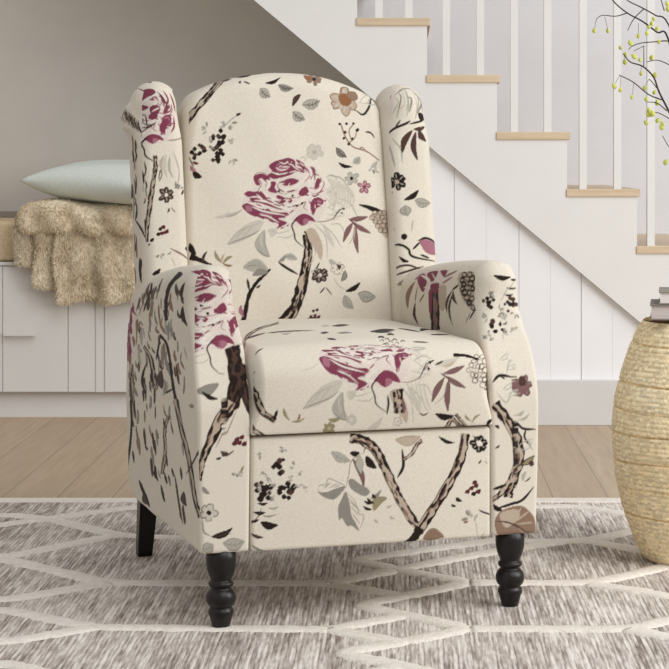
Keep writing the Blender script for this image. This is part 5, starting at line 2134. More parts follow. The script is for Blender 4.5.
TB 12.6 469 655 474 642 494 628
TT 12.3 220 626 244 614 269 601
TD 7.9 400 640 422 629 446 615
TB 14.7 469 619 492 607 514 592
TB 11.1 552 625 575 613 597 597
TB 7.3 436 643 456 632 479 618
TT 7.7 519 612 542 599 565 583
TT 13.1 397 606 421 595 444 579
PD 0 180 679 188 669 195 661 204 653 219 647 232 641 245 634 257 628 261 621 267 614 275 606 276 598 278 590 273 582 274 574 274 566 242 567 244 574 246 582 243 590 244 598 238 605 236 612 230 619 218 625 208 631 196 636 181 641 167 647 148 652 133 658 130 667
PD 0 61 646 96 635 109 624 77 610 70 624 60 635
PD 0 69 600 98 586 91 573 40 563 51 577 57 589
TB 9 57 613 137 629 155 642
PD 0 338 532 326 528 311 525 296 523 283 520 271 516 261 510 252 502 243 495 237 486 237 477 233 469 234 461 231 453 231 443 229 433 221 423 214 411 201 400 182 390 170 379 144 383 155 394 165 406 179 417 193 427 199 437 204 447 208 455 206 464 208 472 209 480 215 489 219 497 223 505 232 513 244 519 258 524 276 527 291 530 305 533 321 535
TD 14.7 322 534 350 503 381 476
TB 28 319 452 314 430
PB 0 331 456 378 439 378 427 324 419 318 434 318 446
TD 4.3 298 413 220 430
Tm 9.7 661 622 622 605
TM 14.3 657 613 624 596
TM 28 662 604 670 591
Tm 25.9 662 595 660 580
TM 27.3 667 585 647 568
TM 28 664 574 660 559
Tm 18.9 701 566 659 548
TM 25.8 663 553 653 537
TM 26 687 543 682 526
Tm 19.6 693 531 670 515
TM 16.5 699 520 680 504
TM 12.7 693 508 667 493
Tm 28 701 497 699 481
TM 28 676 487 680 471
TM 10.4 702 475 669 462
Tm 25.5 710 464 694 450
Pt 0 522 497 505 492 491 488 476 484 465 479 459 474 457 466 452 458 449 450 443 442 442 435 438 429 435 425 434 420 434 416 438 411 365 420 374 423 377 427 379 432 382 436 385 442 393 448 395 456 402 464 408 473 420 480 432 485 445 490 458 494 475 498 491 503
PD 0 491 503 475 498 458 494 445 490 432 485 420 480 408 473 402 464 395 456 393 448 385 442 382 436 379 432 377 427 374 423 365 420 374 419 390 421 386 426 395 430 401 434 404 439 400 447 418 453 423 462 426 470 433 478 439 484 450 489 471 492 487 496 503 500
TD 3 503 493 488 488 474 484
TD 4.9 471 485 459 480 452 475
TD 6.5 462 480 455 474 452 467
TB 5.4 458 480 451 475 447 468
TD 10.6 453 474 450 467 445 459
TB 4.8 450 475 445 468 441 460
TD 11.3 443 459 440 451 434 443
TD 11 444 450 438 442 437 435
TD 12.3 439 442 437 435 433 430
TB 7.2 414 445 409 439 405 433
TD 8.7 439 435 435 430 432 425
TT 6.4 415 438 411 433 408 428
TD 18.1 426 426 424 422 424 417
TD 10.8 421 422 420 418 421 413
TT 10.6 404 424 402 420 399 416
TD 12.5 420 418 422 413
TD 3.8 521 497 490 488 464 479 456 466 448 450 441 435 434 425 432 416
Pt 0 683 437 681 426 678 417 675 407 670 397 667 387 657 375 658 362 660 347 658 333 662 319 607 326 609 340 607 354 612 367 617 380 616 393 621 403 624 413 629 422 634 432 640 442
PD 0 640 442 634 432 629 422 624 413 621 403 616 393 617 380 612 367 607 354 609 340 607 326 615 325 627 337 629 351 621 366 624 379 621 392 635 401 639 411 638 421 647 430 646 441
TT 5.8 657 440 653 430 648 420
TB 11.4 656 429 652 419 647 410
TD 10.2 662 418 659 409 654 399
TB 12.9 662 408 658 399 654 388
TD 10.7 654 399 650 389 644 377
TB 8 656 399 652 388 646 377
TD 13.9 660 387 651 376 651 363
TT 11.8 645 389 640 377 638 364
TD 10.2 651 376 651 363 652 348
TB 10 638 378 636 364 635 350
TD 12 646 363 647 349 646 335
TD 5.4 682 437 677 417 669 397 657 375 659 347 660 319
PD 0 479 463 533 434 546 408 498 386 522 411 509 436
PD 0 424 452 454 436 454 424 407 415 422 428 424 440
TB 18.4 407 303 400 291 402 277
TD 16.3 161 281 153 274 147 267
TB 28 456 254 449 243 453 231
TB 16.7 658 323 650 314 635 305
TB 13.7 427 253 419 242 409 232
TD 17.6 664 244 651 236 640 228
TT 21.3 612 305 604 291 584 278
TB 24.7 140 211 133 198 125 185
TB 15.8 269 249 261 244 257 238
TG 11.8 143 332 136 322 132 313
TG 8.2 381 247 370 241 350 236
TG 23.4 442 283 437 270 423 258
TB 18.5 294 295 283 284 271 275
TT 16.4 176 212 168 200 174 186
TD 12.3 235 270 227 265 217 261
TG 7.7 274 247 266 242 252 239
TD 15.4 307 249 298 243 284 237
TB 14.4 320 358 310 347 287 337
TB 9.6 249 362 236 352 217 343
TB 9.4 509 283 499 278 477 276
TB 11 384 328 376 321 364 315
TG 17.5 388 328 381 314 372 300
TB 22.5 423 315 416 301 412 287
TT 28 588 278 576 269 575 258
TB 28 516 308 505 298 503 287
TT 12.9 615 277 603 269 585 261
TT 11.8 453 330 444 319 428 309
Pt 0 224 407 210 395 193 384 177 373 164 362 157 351 146 342 138 333 127 326 119 318 106 309 96 296 81 282 66 267 55 253 47 241 36 233 30 226 24 221 15 218 11 212 -11 218 -5 223 -3 229 2 233 7 239 11 248 18 260 27 274 36 290 49 304 65 316 75 326 88 334 95 342 106 349 114 358 126 368 134 380 143 392 153 404 167 416
PD 0 167 416 153 404 143 392 134 380 126 368 114 358 106 349 95 342 88 334 75 326 65 316 49 304 36 290 27 274 18 260 11 248 7 239 2 233 -3 229 -5 223 -11 218 -4 216 0 222 3 227 11 231 18 237 18 247 30 257 34 273 50 287 70 301 74 315 90 324 95 333 101 341 117 347 130 355 140 366 139 379 154 390 176 401 187 413
TD 9.1 200 397 184 385 169 374
TB 5.4 196 397 180 386 166 375
TD 6.7 185 385 170 374 158 363
TB 6.7 167 388 155 377 144 365
TD 11.2 174 373 160 362 153 351
TD 6 157 363 150 352 140 343
TD 7.9 135 344 127 336 116 329
TD 6.5 131 335 120 328 112 319
TD 7.4 123 327 115 319 102 310
TT 5.7 117 328 108 320 95 311
TD 9.9 96 311 85 298 70 284
TT 6.3 94 311 82 299 67 284
TB 6 83 298 69 284 55 269
TD 9.5 69 284 55 269 45 255
TD 8.1 48 254 40 242 31 234
TD 9.1 39 242 29 234 23 228
TD 5.8 26 235 19 229 13 224
TD 6.7 20 229 14 224 8 220
TD 6.8 10 219 6 214
TD 3.5 223 407 192 384 163 362 146 342 126 327 105 309 81 282 54 253 36 233 23 222 10 213
Pt 0 280 372 289 365 301 358 308 351 318 343 323 336 322 328 321 320 314 313 313 304 311 296 315 287 324 277 336 266 343 255 354 244 313 249 304 260 290 271 284 281 280 291 276 301 276 310 282 317 286 325 292 332 291 339 286 346 281 353 270 360 263 367 253 374
PD 0 253 374 263 367 270 360 281 353 286 346 291 339 292 332 286 325 282 317 276 310 276 301 280 291 284 281 290 271 304 260 313 249 322 248 316 258 304 269 290 281 293 290 283 300 281 309 287 317 293 324 304 330 295 339 301 345 288 352 280 359 274 366 262 373
TD 2.6 270 373 280 366 290 359
TT 3.3 269 373 278 366 288 359
TD 3.5 297 358 305 351 314 344
TT 3.5 293 358 302 351 310 344
TB 3.4 297 352 305 344 309 337
TT 5.3 311 344 316 336 316 329
TD 8.3 319 336 319 328 317 320
TD 6.4 316 329 314 321 308 314
TD 6 311 321 305 314 302 306
TD 9.5 306 314 302 306 301 297
TD 8.1 305 288 313 278 324 267
TD 5.6 312 278 323 267 331 257
TD 10.5 326 267 334 256 345 245
TT 6.3 324 267 333 256 343 246
TD 4.6 280 372 300 358 317 343 321 328 314 313 310 296 323 277 342 255
PD 0 664 358 667 345 667 332 667 320 672 306 680 290 691 271 704 251 716 229 731 207 749 185 717 189 707 210 694 232 679 253 667 274 657 292 649 308 645 322 642 335 641 348 643 360
PB 0 128 243 159 228 156 219 105 218 104 229 110 238
TB 19.5 211 260 183 215 151 180
TD 22.2 584 193 537 170 506 161
PB 0 562 171 601 159 603 153 532 156 537 163 545 168
PD 0 406 252 433 237 430 227 381 224 392 234 397 243
TD 19.5 353 218 323 194
PG 0 27 416 30 421 42 421 68 416 58 413 44 413
TB 6.5 -2 353 5 333 107 280
""",
 'wing_l:f': """
Pt 0 -23 889 -23 884 -23 880 -22 875 -23 870 -23 865 -24 858 -25 851 -26 843 -28 835 -30 828 -31 821 -34 815 -35 808 -38 802 -41 796 -28 793 -26 800 -25 806 -23 813 -22 819 -20 826 -19 834 -18 842 -16 850 -14 857 -13 864 -13 870 -13 876 -13 881 -13 885 -14 890
PD 0 -14 890 -13 885 -13 881 -13 876 -13 870 -13 864 -14 857 -16 850 -18 842 -19 834 -20 826 -22 819 -23 813 -25 806 -26 800 -28 793 -33 794 -28 800 -27 807 -27 813 -26 820 -23 827 -20 834 -21 842 -19 850 -18 858 -15 864 -17 870 -17 876 -14 881 -18 885 -16 890
TD 3.1 -20 890 -20 885 -20 880
TD 2.3 -19 880 -19 875 -19 870
TD 2.9 -20 875 -20 870 -21 865
TB 2.5 -19 870 -19 865 -20 858
TD 2.1 -22 865 -23 858 -24 851
TB 1.5 -18 865 -19 858 -21 850
TD 1.9 -21 858 -22 850 -23 843
TB 1.9 -21 850 -22 842 -24 835
TD 1.8 -25 843 -27 835 -29 828
TD 1.7 -28 835 -30 828 -31 821
TD 2.8 -29 828 -30 821 -32 814
TD 2.5 -30 814 -32 808 -34 801
TB 2.3 -31 814 -33 808 -35 801
TD 3.7 -32 808 -35 801 -37 795
TD 2.9 -34 801 -36 795
TD 0.8 -23 889 -23 880 -22 870 -24 858 -26 843 -30 828 -33 815 -38 802
Pt 0 -32 818 -34 810 -35 801 -37 793 -39 784 -41 777 -43 770 -45 763 -46 757 -48 750 -52 743 -52 736 -55 728 -57 721 -58 713 -60 706 -42 705 -41 713 -40 720 -39 728 -38 735 -36 742 -36 749 -34 755 -33 761 -31 768 -29 775 -28 783 -27 791 -25 800 -23 808 -22 817
PD 0 -22 817 -23 808 -25 800 -27 791 -28 783 -29 775 -31 768 -33 761 -34 755 -36 749 -36 742 -38 735 -39 728 -40 720 -41 713 -42 705 -47 705 -45 713 -45 720 -41 728 -44 735 -38 742 -38 749 -36 755 -37 762 -35 769 -33 776 -30 783 -30 792 -29 800 -25 809 -24 817
TD 3.1 -30 818 -32 810 -33 801
TB 1.6 -28 818 -30 809 -31 801
TD 3 -33 810 -34 801 -35 792
TD 3.1 -34 801 -36 792 -38 784
TT 2.2 -33 801 -34 792 -36 784
TD 2.4 -36 792 -38 784 -40 777
TD 3.2 -38 776 -40 769 -42 763
TD 2.4 -39 769 -41 763 -43 756
TD 3.9 -45 756 -47 750 -49 743
TB 3.2 -43 756 -45 750 -47 743
TD 3.5 -45 750 -47 743 -48 736
TD 5.1 -49 743 -50 736 -52 728
TD 4.7 -50 736 -52 728 -53 721
TD 5.1 -53 728 -55 721 -56 713
TD 5.5 -53 721 -55 713 -56 705
TT 3.4 -47 713 -48 705
TD 1.6 -31 818 -35 801 -39 784 -42 770 -46 757 -51 743 -54 728 -58 713
PP 0 -283 950 -165 973 -164 995 -106 1410 -96 1332 -65 1313 -50 1224 -49 1123 -39 1057 -17 1025 7 1026 15 1010 29 997 40 975 26 946 5 922 -17 914 -40 914 -59 911 -106 908 -190 927 -242 937
PM 0 -282 950 -262 956 -235 953 -206 947 -168 944 -116 939 -66 938 -82 930 -108 927 -68 921 -92 914 -116 910 -107 918 -148 925 -190 930 -225 932 -256 939
PM 0 -171 972 -154 980 -141 976 -146 977 -161 962 -127 955 -81 947 -109 945 -160 951 -201 956 -234 958 -245 966
PM 0 -108 1400 -101 1333 -66 1297 -155 1014 -173 1012 -64 1371 -63 1454 -203 1017 -217 1012 -73 1487
PM 0 -71 1303 -52 1275 -51 1153 -50 1106 -47 1058 -40 1028 -25 1019 -17 1009 -36 1015 -56 1011 -81 1009 -114 1009 -141 1011 -66 1291 -104 1183
PM 0 -158 994 -150 1006 -125 1000 -129 985 -108 974 -122 974 -134 977
PM 0 -90 1000 -56 1001 -29 995 -42 988 -73 985 -98 991
PM 0 -120 969 -97 967 -78 960 -95 955 -116 961
PM 0 -76 963 -51 960 -63 955
PM 0 -29 977 -14 984 -8 974 -18 967 -30 969
PM 0 1 1021 8 1015 9 1003 2 1006
PM 0 10 998 20 996 13 984 4 980
PM 0 -4 957 7 965 23 960 18 951 7 946 -2 936 -5 946
PM 0 -45 922 -32 932 -20 936 -5 932 3 922 -9 923 -20 915 -28 917 -36 922
PM 0 -41 1059 -24 1041 -12 1022 -7 1010 -17 1012 -26 1027
Pm 0 -266 952 -240 949 -234 940 -261 943
Pm 0 -71 1200 -73 1119 -77 1035 -58 1129 -98 1152
Pm 0 -20 927 -9 924 -20 915
Pm 0 9 960 19 957 10 951
TW 5.5 -222 961 -165 958 -110 949 -52 943
TW 3.8 -236 949 -175 941 -79 933
TW 6.7 -196 1002 -169 1012 -158 999 -139 975 -153 965 -103 960
TW 4.6 -112 1009 -124 994 -102 980 -57 981 -24 990 -9 1003
TW 5.4 -153 962 -94 950 -36 955 -15 964 12 974 30 990
TW 11.6 -37 938 -70 925 -41 923
TW 4.2 -7 989 7 998 11 1008
TW 0.7 -83 1201 -55 1139 -75 1034
TW 6.4 -60 1202 -74 1097 -60 1096
TW 2.9 -249 966 -208 966 -177 959
TW 5 -64 991 -83 974 -73 968 -37 971
TW 3.8 -27 965 -11 955 -9 939
TW 3 -21 1003 -8 998 -7 984
TW 0.7 -91 1244 -58 1167 -82 1020
TW 3.8 -57 1066 -48 1031 -25 1014
TW 3.1 -191 936 -148 930 -106 921
TM 1.7 -189 956 -143 949 -92 942
TM 1.7 -108 975 -80 971 -37 977
TM 2.6 -113 997 -116 985 -86 974
TM 1.7 -40 946 -23 954 -15 957 -19 947 -11 941
TM 1.7 -6 996 2 1004 3 1017
TM 2.4 -4 970 14 973 29 987 29 993
TM 3.5 -111 1399 -91 1377 -62 1262
TM 1.7 -17 991 -6 1003 -9 1013
TM 2.8 -63 1454 -194 1011 -174 991
TU 2.9 -152 974 -167 971 -182 969 -187 966
TW 2.6 -178 971 -189 968 -194 966 -186 963
Tm 2.9 -179 963 -170 961 -160 959 -150 957 -138 955
TW 2.3 -178 960 -168 958 -158 956 -147 954 -136 953
TM 3.1 -134 954 -123 953 -111 951 -100 950
TW 2.7 -133 951 -122 950 -111 948 -99 947
TU 3.2 -231 946 -221 945 -212 944
Tm 3.7 -197 939 -188 937 -176 936 -163 935 -149 934 -134 933
TW 2.2 -201 936 -189 935 -177 933 -166 932 -151 931 -137 930
TM 2.6 -122 933 -107 932 -93 931
TM 3.7 -207 933 -198 931 -190 930 -182 929 -173 927
TW 3 -206 930 -196 928 -188 927 -180 926 -172 924
TU 3.7 -154 925 -144 924 -134 923 -125 922
TW 2.6 -155 922 -146 921 -136 920 -125 919
Tm 1.9 -254 960 -245 959 -237 958 -229 957 -221 956
Tm 3.6 -215 954 -207 953 -199 952 -190 950
TW 2.5 -219 951 -209 950 -200 949 -193 947
TM 2.8 -167 945 -158 944 -149 943
TM 1 -96 1409 -80 1435 -71 1452
TM 0.7 -68 1427 -62 1443 -62 1443 -68 1426 -76 1421
TU 5.3 -200 1009 -197 1002 -180 998 -165 986 -150 980
TW 4.4 -190 1003 -177 991 -163 985 -149 977 -147 975
TM 0.7 -71 1354 -63 1360 -63 1361 -70 1334 -174 1011 -170 1010
TW 3 -61 1382 -63 1375 -72 1360 -180 1013 -175 1010 -171 1005
TM 3.8 -175 1008 -173 1004 -166 994 -151 982 -139 977
TW 4 -172 1000 -165 994 -149 982 -141 977 -136 974
TM 1.4 -101 1204 -104 1173 -67 1212 -57 1184 -55 1153
TW 0.7 -73 1247 -62 1227 -57 1195 -57 1165 -115 1024
TM 5.5 -57 1140 -104 1027 -93 1027 -82 1026 -71 1025
TW 4.1 -115 1023 -105 1021 -94 1020 -83 1020 -72 1020
TM 3.8 -69 1024 -58 1024 -47 1023 -38 1022
TW 3.6 -67 1019 -56 1018 -46 1018 -37 1017
TM 9 -83 1213 -83 1195 -82 1177 -81 1159 -80 1142
TU 7.8 -78 1164 -78 1145 -78 1123
TW 5.4 -86 1146 -86 1127 -86 1107
TM 4.6 -80 1106 -78 1094 -67 1111 -55 1062 -68 1044
TW 0.7 -87 1100 -82 1094 -53 1089 -77 1042 -68 1038
TU 4.1 -112 999 -106 999 -99 998 -93 998 -86 997
TW 2.4 -113 994 -106 994 -100 994 -93 994 -86 994
TM 2.3 -85 999 -77 999 -69 998 -59 998 -50 998 -42 998
TM 1.9 -116 980 -108 979 -101 978 -96 976 -90 975 -85 974
TW 2.8 -110 978 -105 976 -99 975 -95 973 -91 972 -85 971
TU 3.8 -76 974 -68 975 -60 975 -51 977 -42 978
TW 2.1 -78 972 -70 972 -62 973 -53 974 -44 975
TU 1.8 -92 965 -85 964 -78 963 -72 962
TW 1.9 -91 962 -85 961 -78 960 -71 959
TU 1.9 -76 964 -70 963 -63 962
TW 2.9 -76 961 -69 960 -62 959
TM 2.1 -66 964 -60 963 -52 964 -45 965 -39 966
Tm 1.9 -37 964 -32 965 -27 966
TW 2.1 -36 961 -31 962 -27 963
TM 3.6 -111 954 -103 953 -94 951
TM 3.6 -99 953 -91 951 -83 950
TW 2.4 -100 950 -91 948 -83 947
TU 2.3 -71 948 -63 948 -56 948
TW 2.9 -71 945 -63 945 -55 945
TM 3 -52 949 -45 950 -39 951
TW 2.4 -51 946 -44 947 -38 948
Tm 2 -16 1021 -13 1017 -11 1015 -8 1012 -6 1010 -4 1007
TW 2.9 -16 1017 -14 1014 -11 1011 -9 1009 -7 1006 -5 1004
TU 2.2 -3 1001 -3 999 -3 997 -3 994 -4 992 -4 989
TW 2.7 -4 999 -4 996 -4 994 -4 991 -4 989 -4 987
TU 4.1 -2 1022 0 1019 2 1016
TW 2.7 -3 1018 -1 1015 1 1012
TU 3 4 1009 5 1006 6 1003 6 1001 6 998 5 995
Tm 2.3 7 1015 9 1012 11 1010
TW 2.3 7 1011 9 1009 12 1007
TM 4.3 10 1007 12 1004 14 1002
TW 3.3 11 1003 13 1001 15 999
TU 3.5 20 1001 20 997 19 994 17 991 14 988
TM 3.9 15 987 13 984 12 981
TW 2 17 985 14 981 13 978
Tm 2.2 -7 981 -4 981 -1 981 2 981
TW 2.9 -7 978 -4 978 -1 978 2 978
Tm 3.4 2 980 5 980 8 980 10 981 13 982 15 984
TM 2.4 16 989 18 991 20 993 23 996
TW 2.6 16 986 18 988 21 990 23 993
TM 2.9 -16 970 -13 969 -10 968 -7 968
TW 2 -16 967 -13 966 -10 966 -7 965
TM 3.5 -2 968 1 967 4 967 7 968 11 969 14 971
TW 2 -1 965 2 965 5 965 8 965 11 966 15 968
Tm 3.4 14 972 18 974 23 976 28 977
TW 2.9 14 969 18 971 22 973 27 974
TU 1.8 0 960 2 959 5 958 7 956
TM 2.7 9 956 11 955 14 954 16 954 18 954 20 955
TW 2 9 953 12 952 14 951 16 951 18 951 20 952
TM 3.7 25 958 27 959 30 960
TM 3.6 -7 958 -7 955 -6 953 -6 951
TW 2.8 -8 955 -7 953 -7 951 -7 948
TM 2.3 -5 952 -5 950 -4 948
TM 1.7 -6 945 -5 943 -4 941 -4 938 -3 936
TW 2.3 -6 942 -5 940 -4 938 -4 936 -3 934
TM 3.6 -3 937 -2 935 -1 933
TW 2.3 -3 934 -2 932 -2 930
TM 3.2 3 955 3 953 4 951 4 950 4 948
TW 2.3 3 952 3 950 4 949 4 947 5 945
TM 3.1 4 944 4 941 3 939 2 936 0 934
TW 1.8 4 941 4 939 3 936 1 933 0 931
TU 5.1 -60 1105 -60 1096 -59 1086
TW 4 -66 1101 -64 1095 -61 1092
TM 4 -60 1091 -63 1070 -54 1059 -55 1051 -54 1043 -47 1038
TW 4.1 -62 1093 -54 1060 -60 1050 -59 1042 -52 1037 -46 1032
TM 4.3 -39 1037 -34 1032 -30 1029 -26 1026
TW 2.5 -38 1031 -33 1027 -29 1024 -26 1021
Tm 2.5 -29 1045 -25 1040 -22 1037 -19 1034 -17 1031 -15 1028
TW 3 -29 1038 -26 1035 -23 1032 -20 1029 -18 1026 -15 1024
Tm 3 -9 1019 -8 1016 -8 1014 -7 1012 -7 1009
TM 3.4 -43 943 -46 942 -49 941 -53 940 -56 939 -60 937
TW 2.7 -41 940 -44 939 -47 938 -51 937 -54 936 -58 935
Tm 3.8 -61 935 -65 935 -69 934 -73 933
TU 3 -78 930 -82 930 -86 929
TW 2.1 -79 928 -83 927 -87 926
Tm 3.8 -165 966 -157 964 -149 963
TW 2.4 -164 963 -156 961 -148 960
TM 3.6 -129 959 -121 957 -113 956 -106 956 -99 955 -93 955
TW 1.7 -131 956 -122 955 -115 954 -107 953 -100 952 -94 952
TM 3 -63 916 -67 915 -70 914
TW 2.5 -64 914 -68 913 -72 911
Tm 2.1 -79 913 -83 912 -87 911 -91 910
TW 2.7 -81 910 -84 909 -89 908 -93 908
TM 3.1 -89 912 -92 911 -96 910
TW 2.4 -91 909 -95 908 -99 907
TD 4.9 -31 932 -40 924 -50 915 -42 902 -39 889 -21 877
TU 2.1 5 922 24 923 52 928 62 932
TD 2.8 51 927 73 935 104 943 130 945
PD 0 119 947 142 948 131 943
PD 0 108 940 125 939 112 936
PD 0 -39 951 -32 952 -33 949 -38 949
PD 0 -25 955 -20 956 -21 953 -25 953
PD 0 -108 977 -101 978 -101 975 -107 975
PD 0 -58 969 -48 969 -49 966 -57 966
PM 0 -74 995 -75 1040 -44 1065 -16 1049 -11 1025 -31 1023 -51 1012 -60 992
PM 0 -27 990 -16 999 -2 994 -7 980 -19 975
PM 0 3 973 21 978 23 964 10 953 5 934 -1 948
TW 4.6 -72 997 -57 1011 -38 1011
TW 4.7 -60 1001 -47 1013 -32 1014
TW 4.3 -49 1005 -38 1015 -26 1018
TW 4 -39 1009 -30 1017 -21 1022
TW 3.8 -31 1013 -24 1019 -16 1026
TW 3.5 -24 1017 -18 1022 -11 1030
TW 3.3 -17 1021 -12 1024 -5 1036
TM 5.5 11 1040 19 1014 11 995
TM 3.7 29 1002 22 986 1 981
TM 3.6 -2 1031 7 1013 8 997
TM 7.2 32 1036 37 1006 44 985
TM 5 32 974 31 957 20 940
TB 2.5 -43 948 -24 955 -11 962
TB 2.7 -49 940 -34 948 -22 952
TW 3.3 -21 984 -10 990 -4 992
Tm 3.5 4 969 14 972 18 965
TD 2.2 -63 969 -37 955 -26 957 -22 948
TD 2.7 -7 1037 7 1013 14 995
Pg 0 1 890 -7 880 -10 870 -5 856 -3 869 -1 880
Pg 0 15 890 9 874 9 857 20 840 15 858 15 874
Tg 3.5 22 898 34 856 28 823
Tt 3.4 -10 881 -5 865 -10 848
SB 2.1 -12 840 -8 858 -5 848 -11 835
PL 0 7 894 -2 877 -4 860 7 840 5 860 6 878
TD 11.4 -92 1164 -118 991 -62 962
TB 8.2 -95 1014 -90 985
TD 9.4 -13 1131 -12 1094
PB 0 2 806 1 815 -6 818 -11 817 -11 811 -8 806
SD 1.1 1 815 -6 818 -11 817 -11 811 -8 806
TL 1.2 -1 809 -7 815
PB 0 3 807 9 813 7 820 3 822 -1 819 -3 813
SD 1.2 9 813 7 820 3 822 -1 819 -3 813
TL 1.2 3 811 4 818
PB 0 4 806 13 805 18 810 17 813 14 816 7 814
SD 1.2 13 805 18 810 17 813 14 816 7 814
TL 1.2 8 808 15 812
PB 0 5 804 7 797 13 796 17 798 17 803 13 807
SD 1.2 7 797 13 796 17 798 17 803 13 807
TL 1.2 8 802 13 799
PB 0 3 803 -2 796 -1 789 3 789 7 790 9 796
SD 1.2 -2 796 -1 789 3 789 7 790 9 796
TL 1.2 3 799 4 791
PB 0 2 804 -7 804 -13 799 -14 794 -9 793 -2 796
SD 1.2 -7 804 -13 799 -14 794 -9 793 -2 796
TL 1.1 -2 802 -10 799
PW 0 7 805 4 801 -1 802 0 808 4 809
PG 0 35 818 40 818 44 819 50 821 42 822 38 821
PG 0 29 819 27 821 25 822 21 822 23 819 25 818
PG 0 35 819 40 818 44 819 47 822 40 822 37 821
PG 0 31 820 32 824 31 827 27 829 27 825 28 822
PG 0 32 820 35 822 36 825 33 828 31 825 31 822
PG 0 30 820 31 823 30 825 26 826 26 823 28 821
PG 0 24 834 22 827 24 821 32 817 30 824 27 830
PB 0 37 805 45 807 50 811 47 817 41 813 38 809
PD 0 54 767 72 769 80 774 77 781 65 776 57 772
PB 0 3 767 7 769 9 773 8 778 5 774 4 771
TB 2.2 12 778 21 767
PD 0 -23 719 -18 717 -15 719 -14 725 -19 725 -22 723
PR 0 -15 721 -10 719 -7 721 -7 727 -12 727 -14 725
PR 0 -8 723 -3 721 0 723 1 729 -4 729 -7 727
PD 0 -18 730 -13 729 -10 730 -10 736 -15 736 -17 734
PR 0 -12 734 -6 732 -3 734 -3 740 -8 740 -11 738
PR 0 -4 725 1 723 4 725 4 731 -1 731 -3 729
PD 0 -38 706 -33 705 -29 707 -28 713 -33 712 -36 710
PD 0 -44 697 -40 697 -37 698 -37 701 -40 701 -42 699
TU 3.9 6 691 25 681 40 673 67 661
PG 0 -14 680 -12 678 -10 677 -7 677 -9 681 -11 681
Pg 0 -15 677 -17 674 -16 671 -12 668 -12 672 -13 675
PG 0 -14 679 -13 677 -11 675 -8 674 -9 678 -11 679
Pg 0 -14 680 -14 677 -12 676 -9 677 -10 680 -12 680
PG 0 -19 678 -22 677 -24 675 -26 672 -21 672 -19 675
PT 0 -26 675 -23 673 -21 673 -18 677 -21 677 -24 676
PG 0 -1 678 3 678 6 679 8 684 4 682 2 681
PD 0 48 694 43 690 44 687 55 683 56 688 54 691
Tg 2.1 8 672 15 651
PD 0 -36 635 -27 634 -20 637 -17 648 -25 645 -31 641
TB 2.9 -15 639 10 635 33 640
TG 5.1 -57 927 -54 917 -51 907
TG 4.9 -43 877 -41 867 -39 858
TD 9 -89 880 -86 872 -83 864
TB 6.5 -63 951 -58 941 -52 930
TG 9.6 -72 755 -69 741 -66 728
TD 8.1 -65 952 -60 938 -66 923
TD 6.3 -65 750 -63 740 -65 730
TB 4.6 -42 835 -40 827 -40 818
TD 3.8 -42 872 -40 857 -47 842
TG 4.7 -44 821 -42 810 -42 800
TD 5.7 -83 820 -80 805 -88 791
TB 5.3 -65 727 -62 720 -69 713
TB 9.3 -92 828 -90 815 -93 803
TD 8 -94 671 -92 659 -94 646
TB 8.6 -84 981 -81 968 -80 956
TG 5 -61 659 -59 650 -64 641
TB 6.1 -61 883 -58 873 -65 863
TB 5 -41 977 -37 966 -34 954
TB 6.3 -57 837 -55 822 -55 808
TD 5.8 -76 733 -73 721 -76 708
TG 5.4 -109 705 -107 690 -109 676
TB 9.3 -64 946 -59 937 -63 929
TB 7.5 -55 755 -53 745 -50 735
TG 7.2 -78 904 -75 897 -80 890
TB 8.1 -52 855 -49 842 -49 830
TB 4.2 -48 798 -46 792 -54 786
""",
 'wing_l:s': """
TB 16.1 577 921 573 909 581 897
TT 18 597 931 601 915 601 899
TT 13.6 634 720 629 703 635 686
TG 13.4 629 790 624 772 635 753
TD 10.9 575 899 571 888 583 877
TD 20.6 601 828 594 820 597 811
TB 20.3 637 823 631 811 648 799
TG 19.3 600 890 595 875 593 860
TT 21 620 695 613 684 616 672
TG 17.8 605 893 598 883 596 872
TB 14.1 685 683 680 665 706 645
TG 13.2 607 837 600 829 607 820
TT 17 646 643 641 628 641 612
TB 10.8 616 717 611 700 637 681
TB 15 664 757 659 741 668 724
TB 12.4 586 848 582 829 595 811
TG 12.9 655 684 648 675 657 665
TT 10.5 605 797 598 789 620 782
TD 14.6 612 899 605 888 609 877
TD 12.2 653 784 645 777 654 769
TG 18.2 623 810 616 802 622 793
TD 15.3 595 786 590 769 614 751
TD 7.3 613 749 567 736 546 714
TD 28 570 663 586 646 577 621
TD 4.1 730 1008 646 986 616 965
TB 4.1 682 1003 620 982 608 962
TT 4.2 646 998 605 978 600 959
TD 4.9 617 993 597 975 593 956
TG 3.3 602 989 592 971 587 953
TD 3.9 594 985 587 968 581 950
TB 4.5 587 981 583 964 574 947
TT 5.1 581 977 578 961 566 944
TD 3.6 576 973 572 957 558 941
TG 4.5 571 969 565 954 549 938
TD 5.4 564 965 558 951 540 935
""",
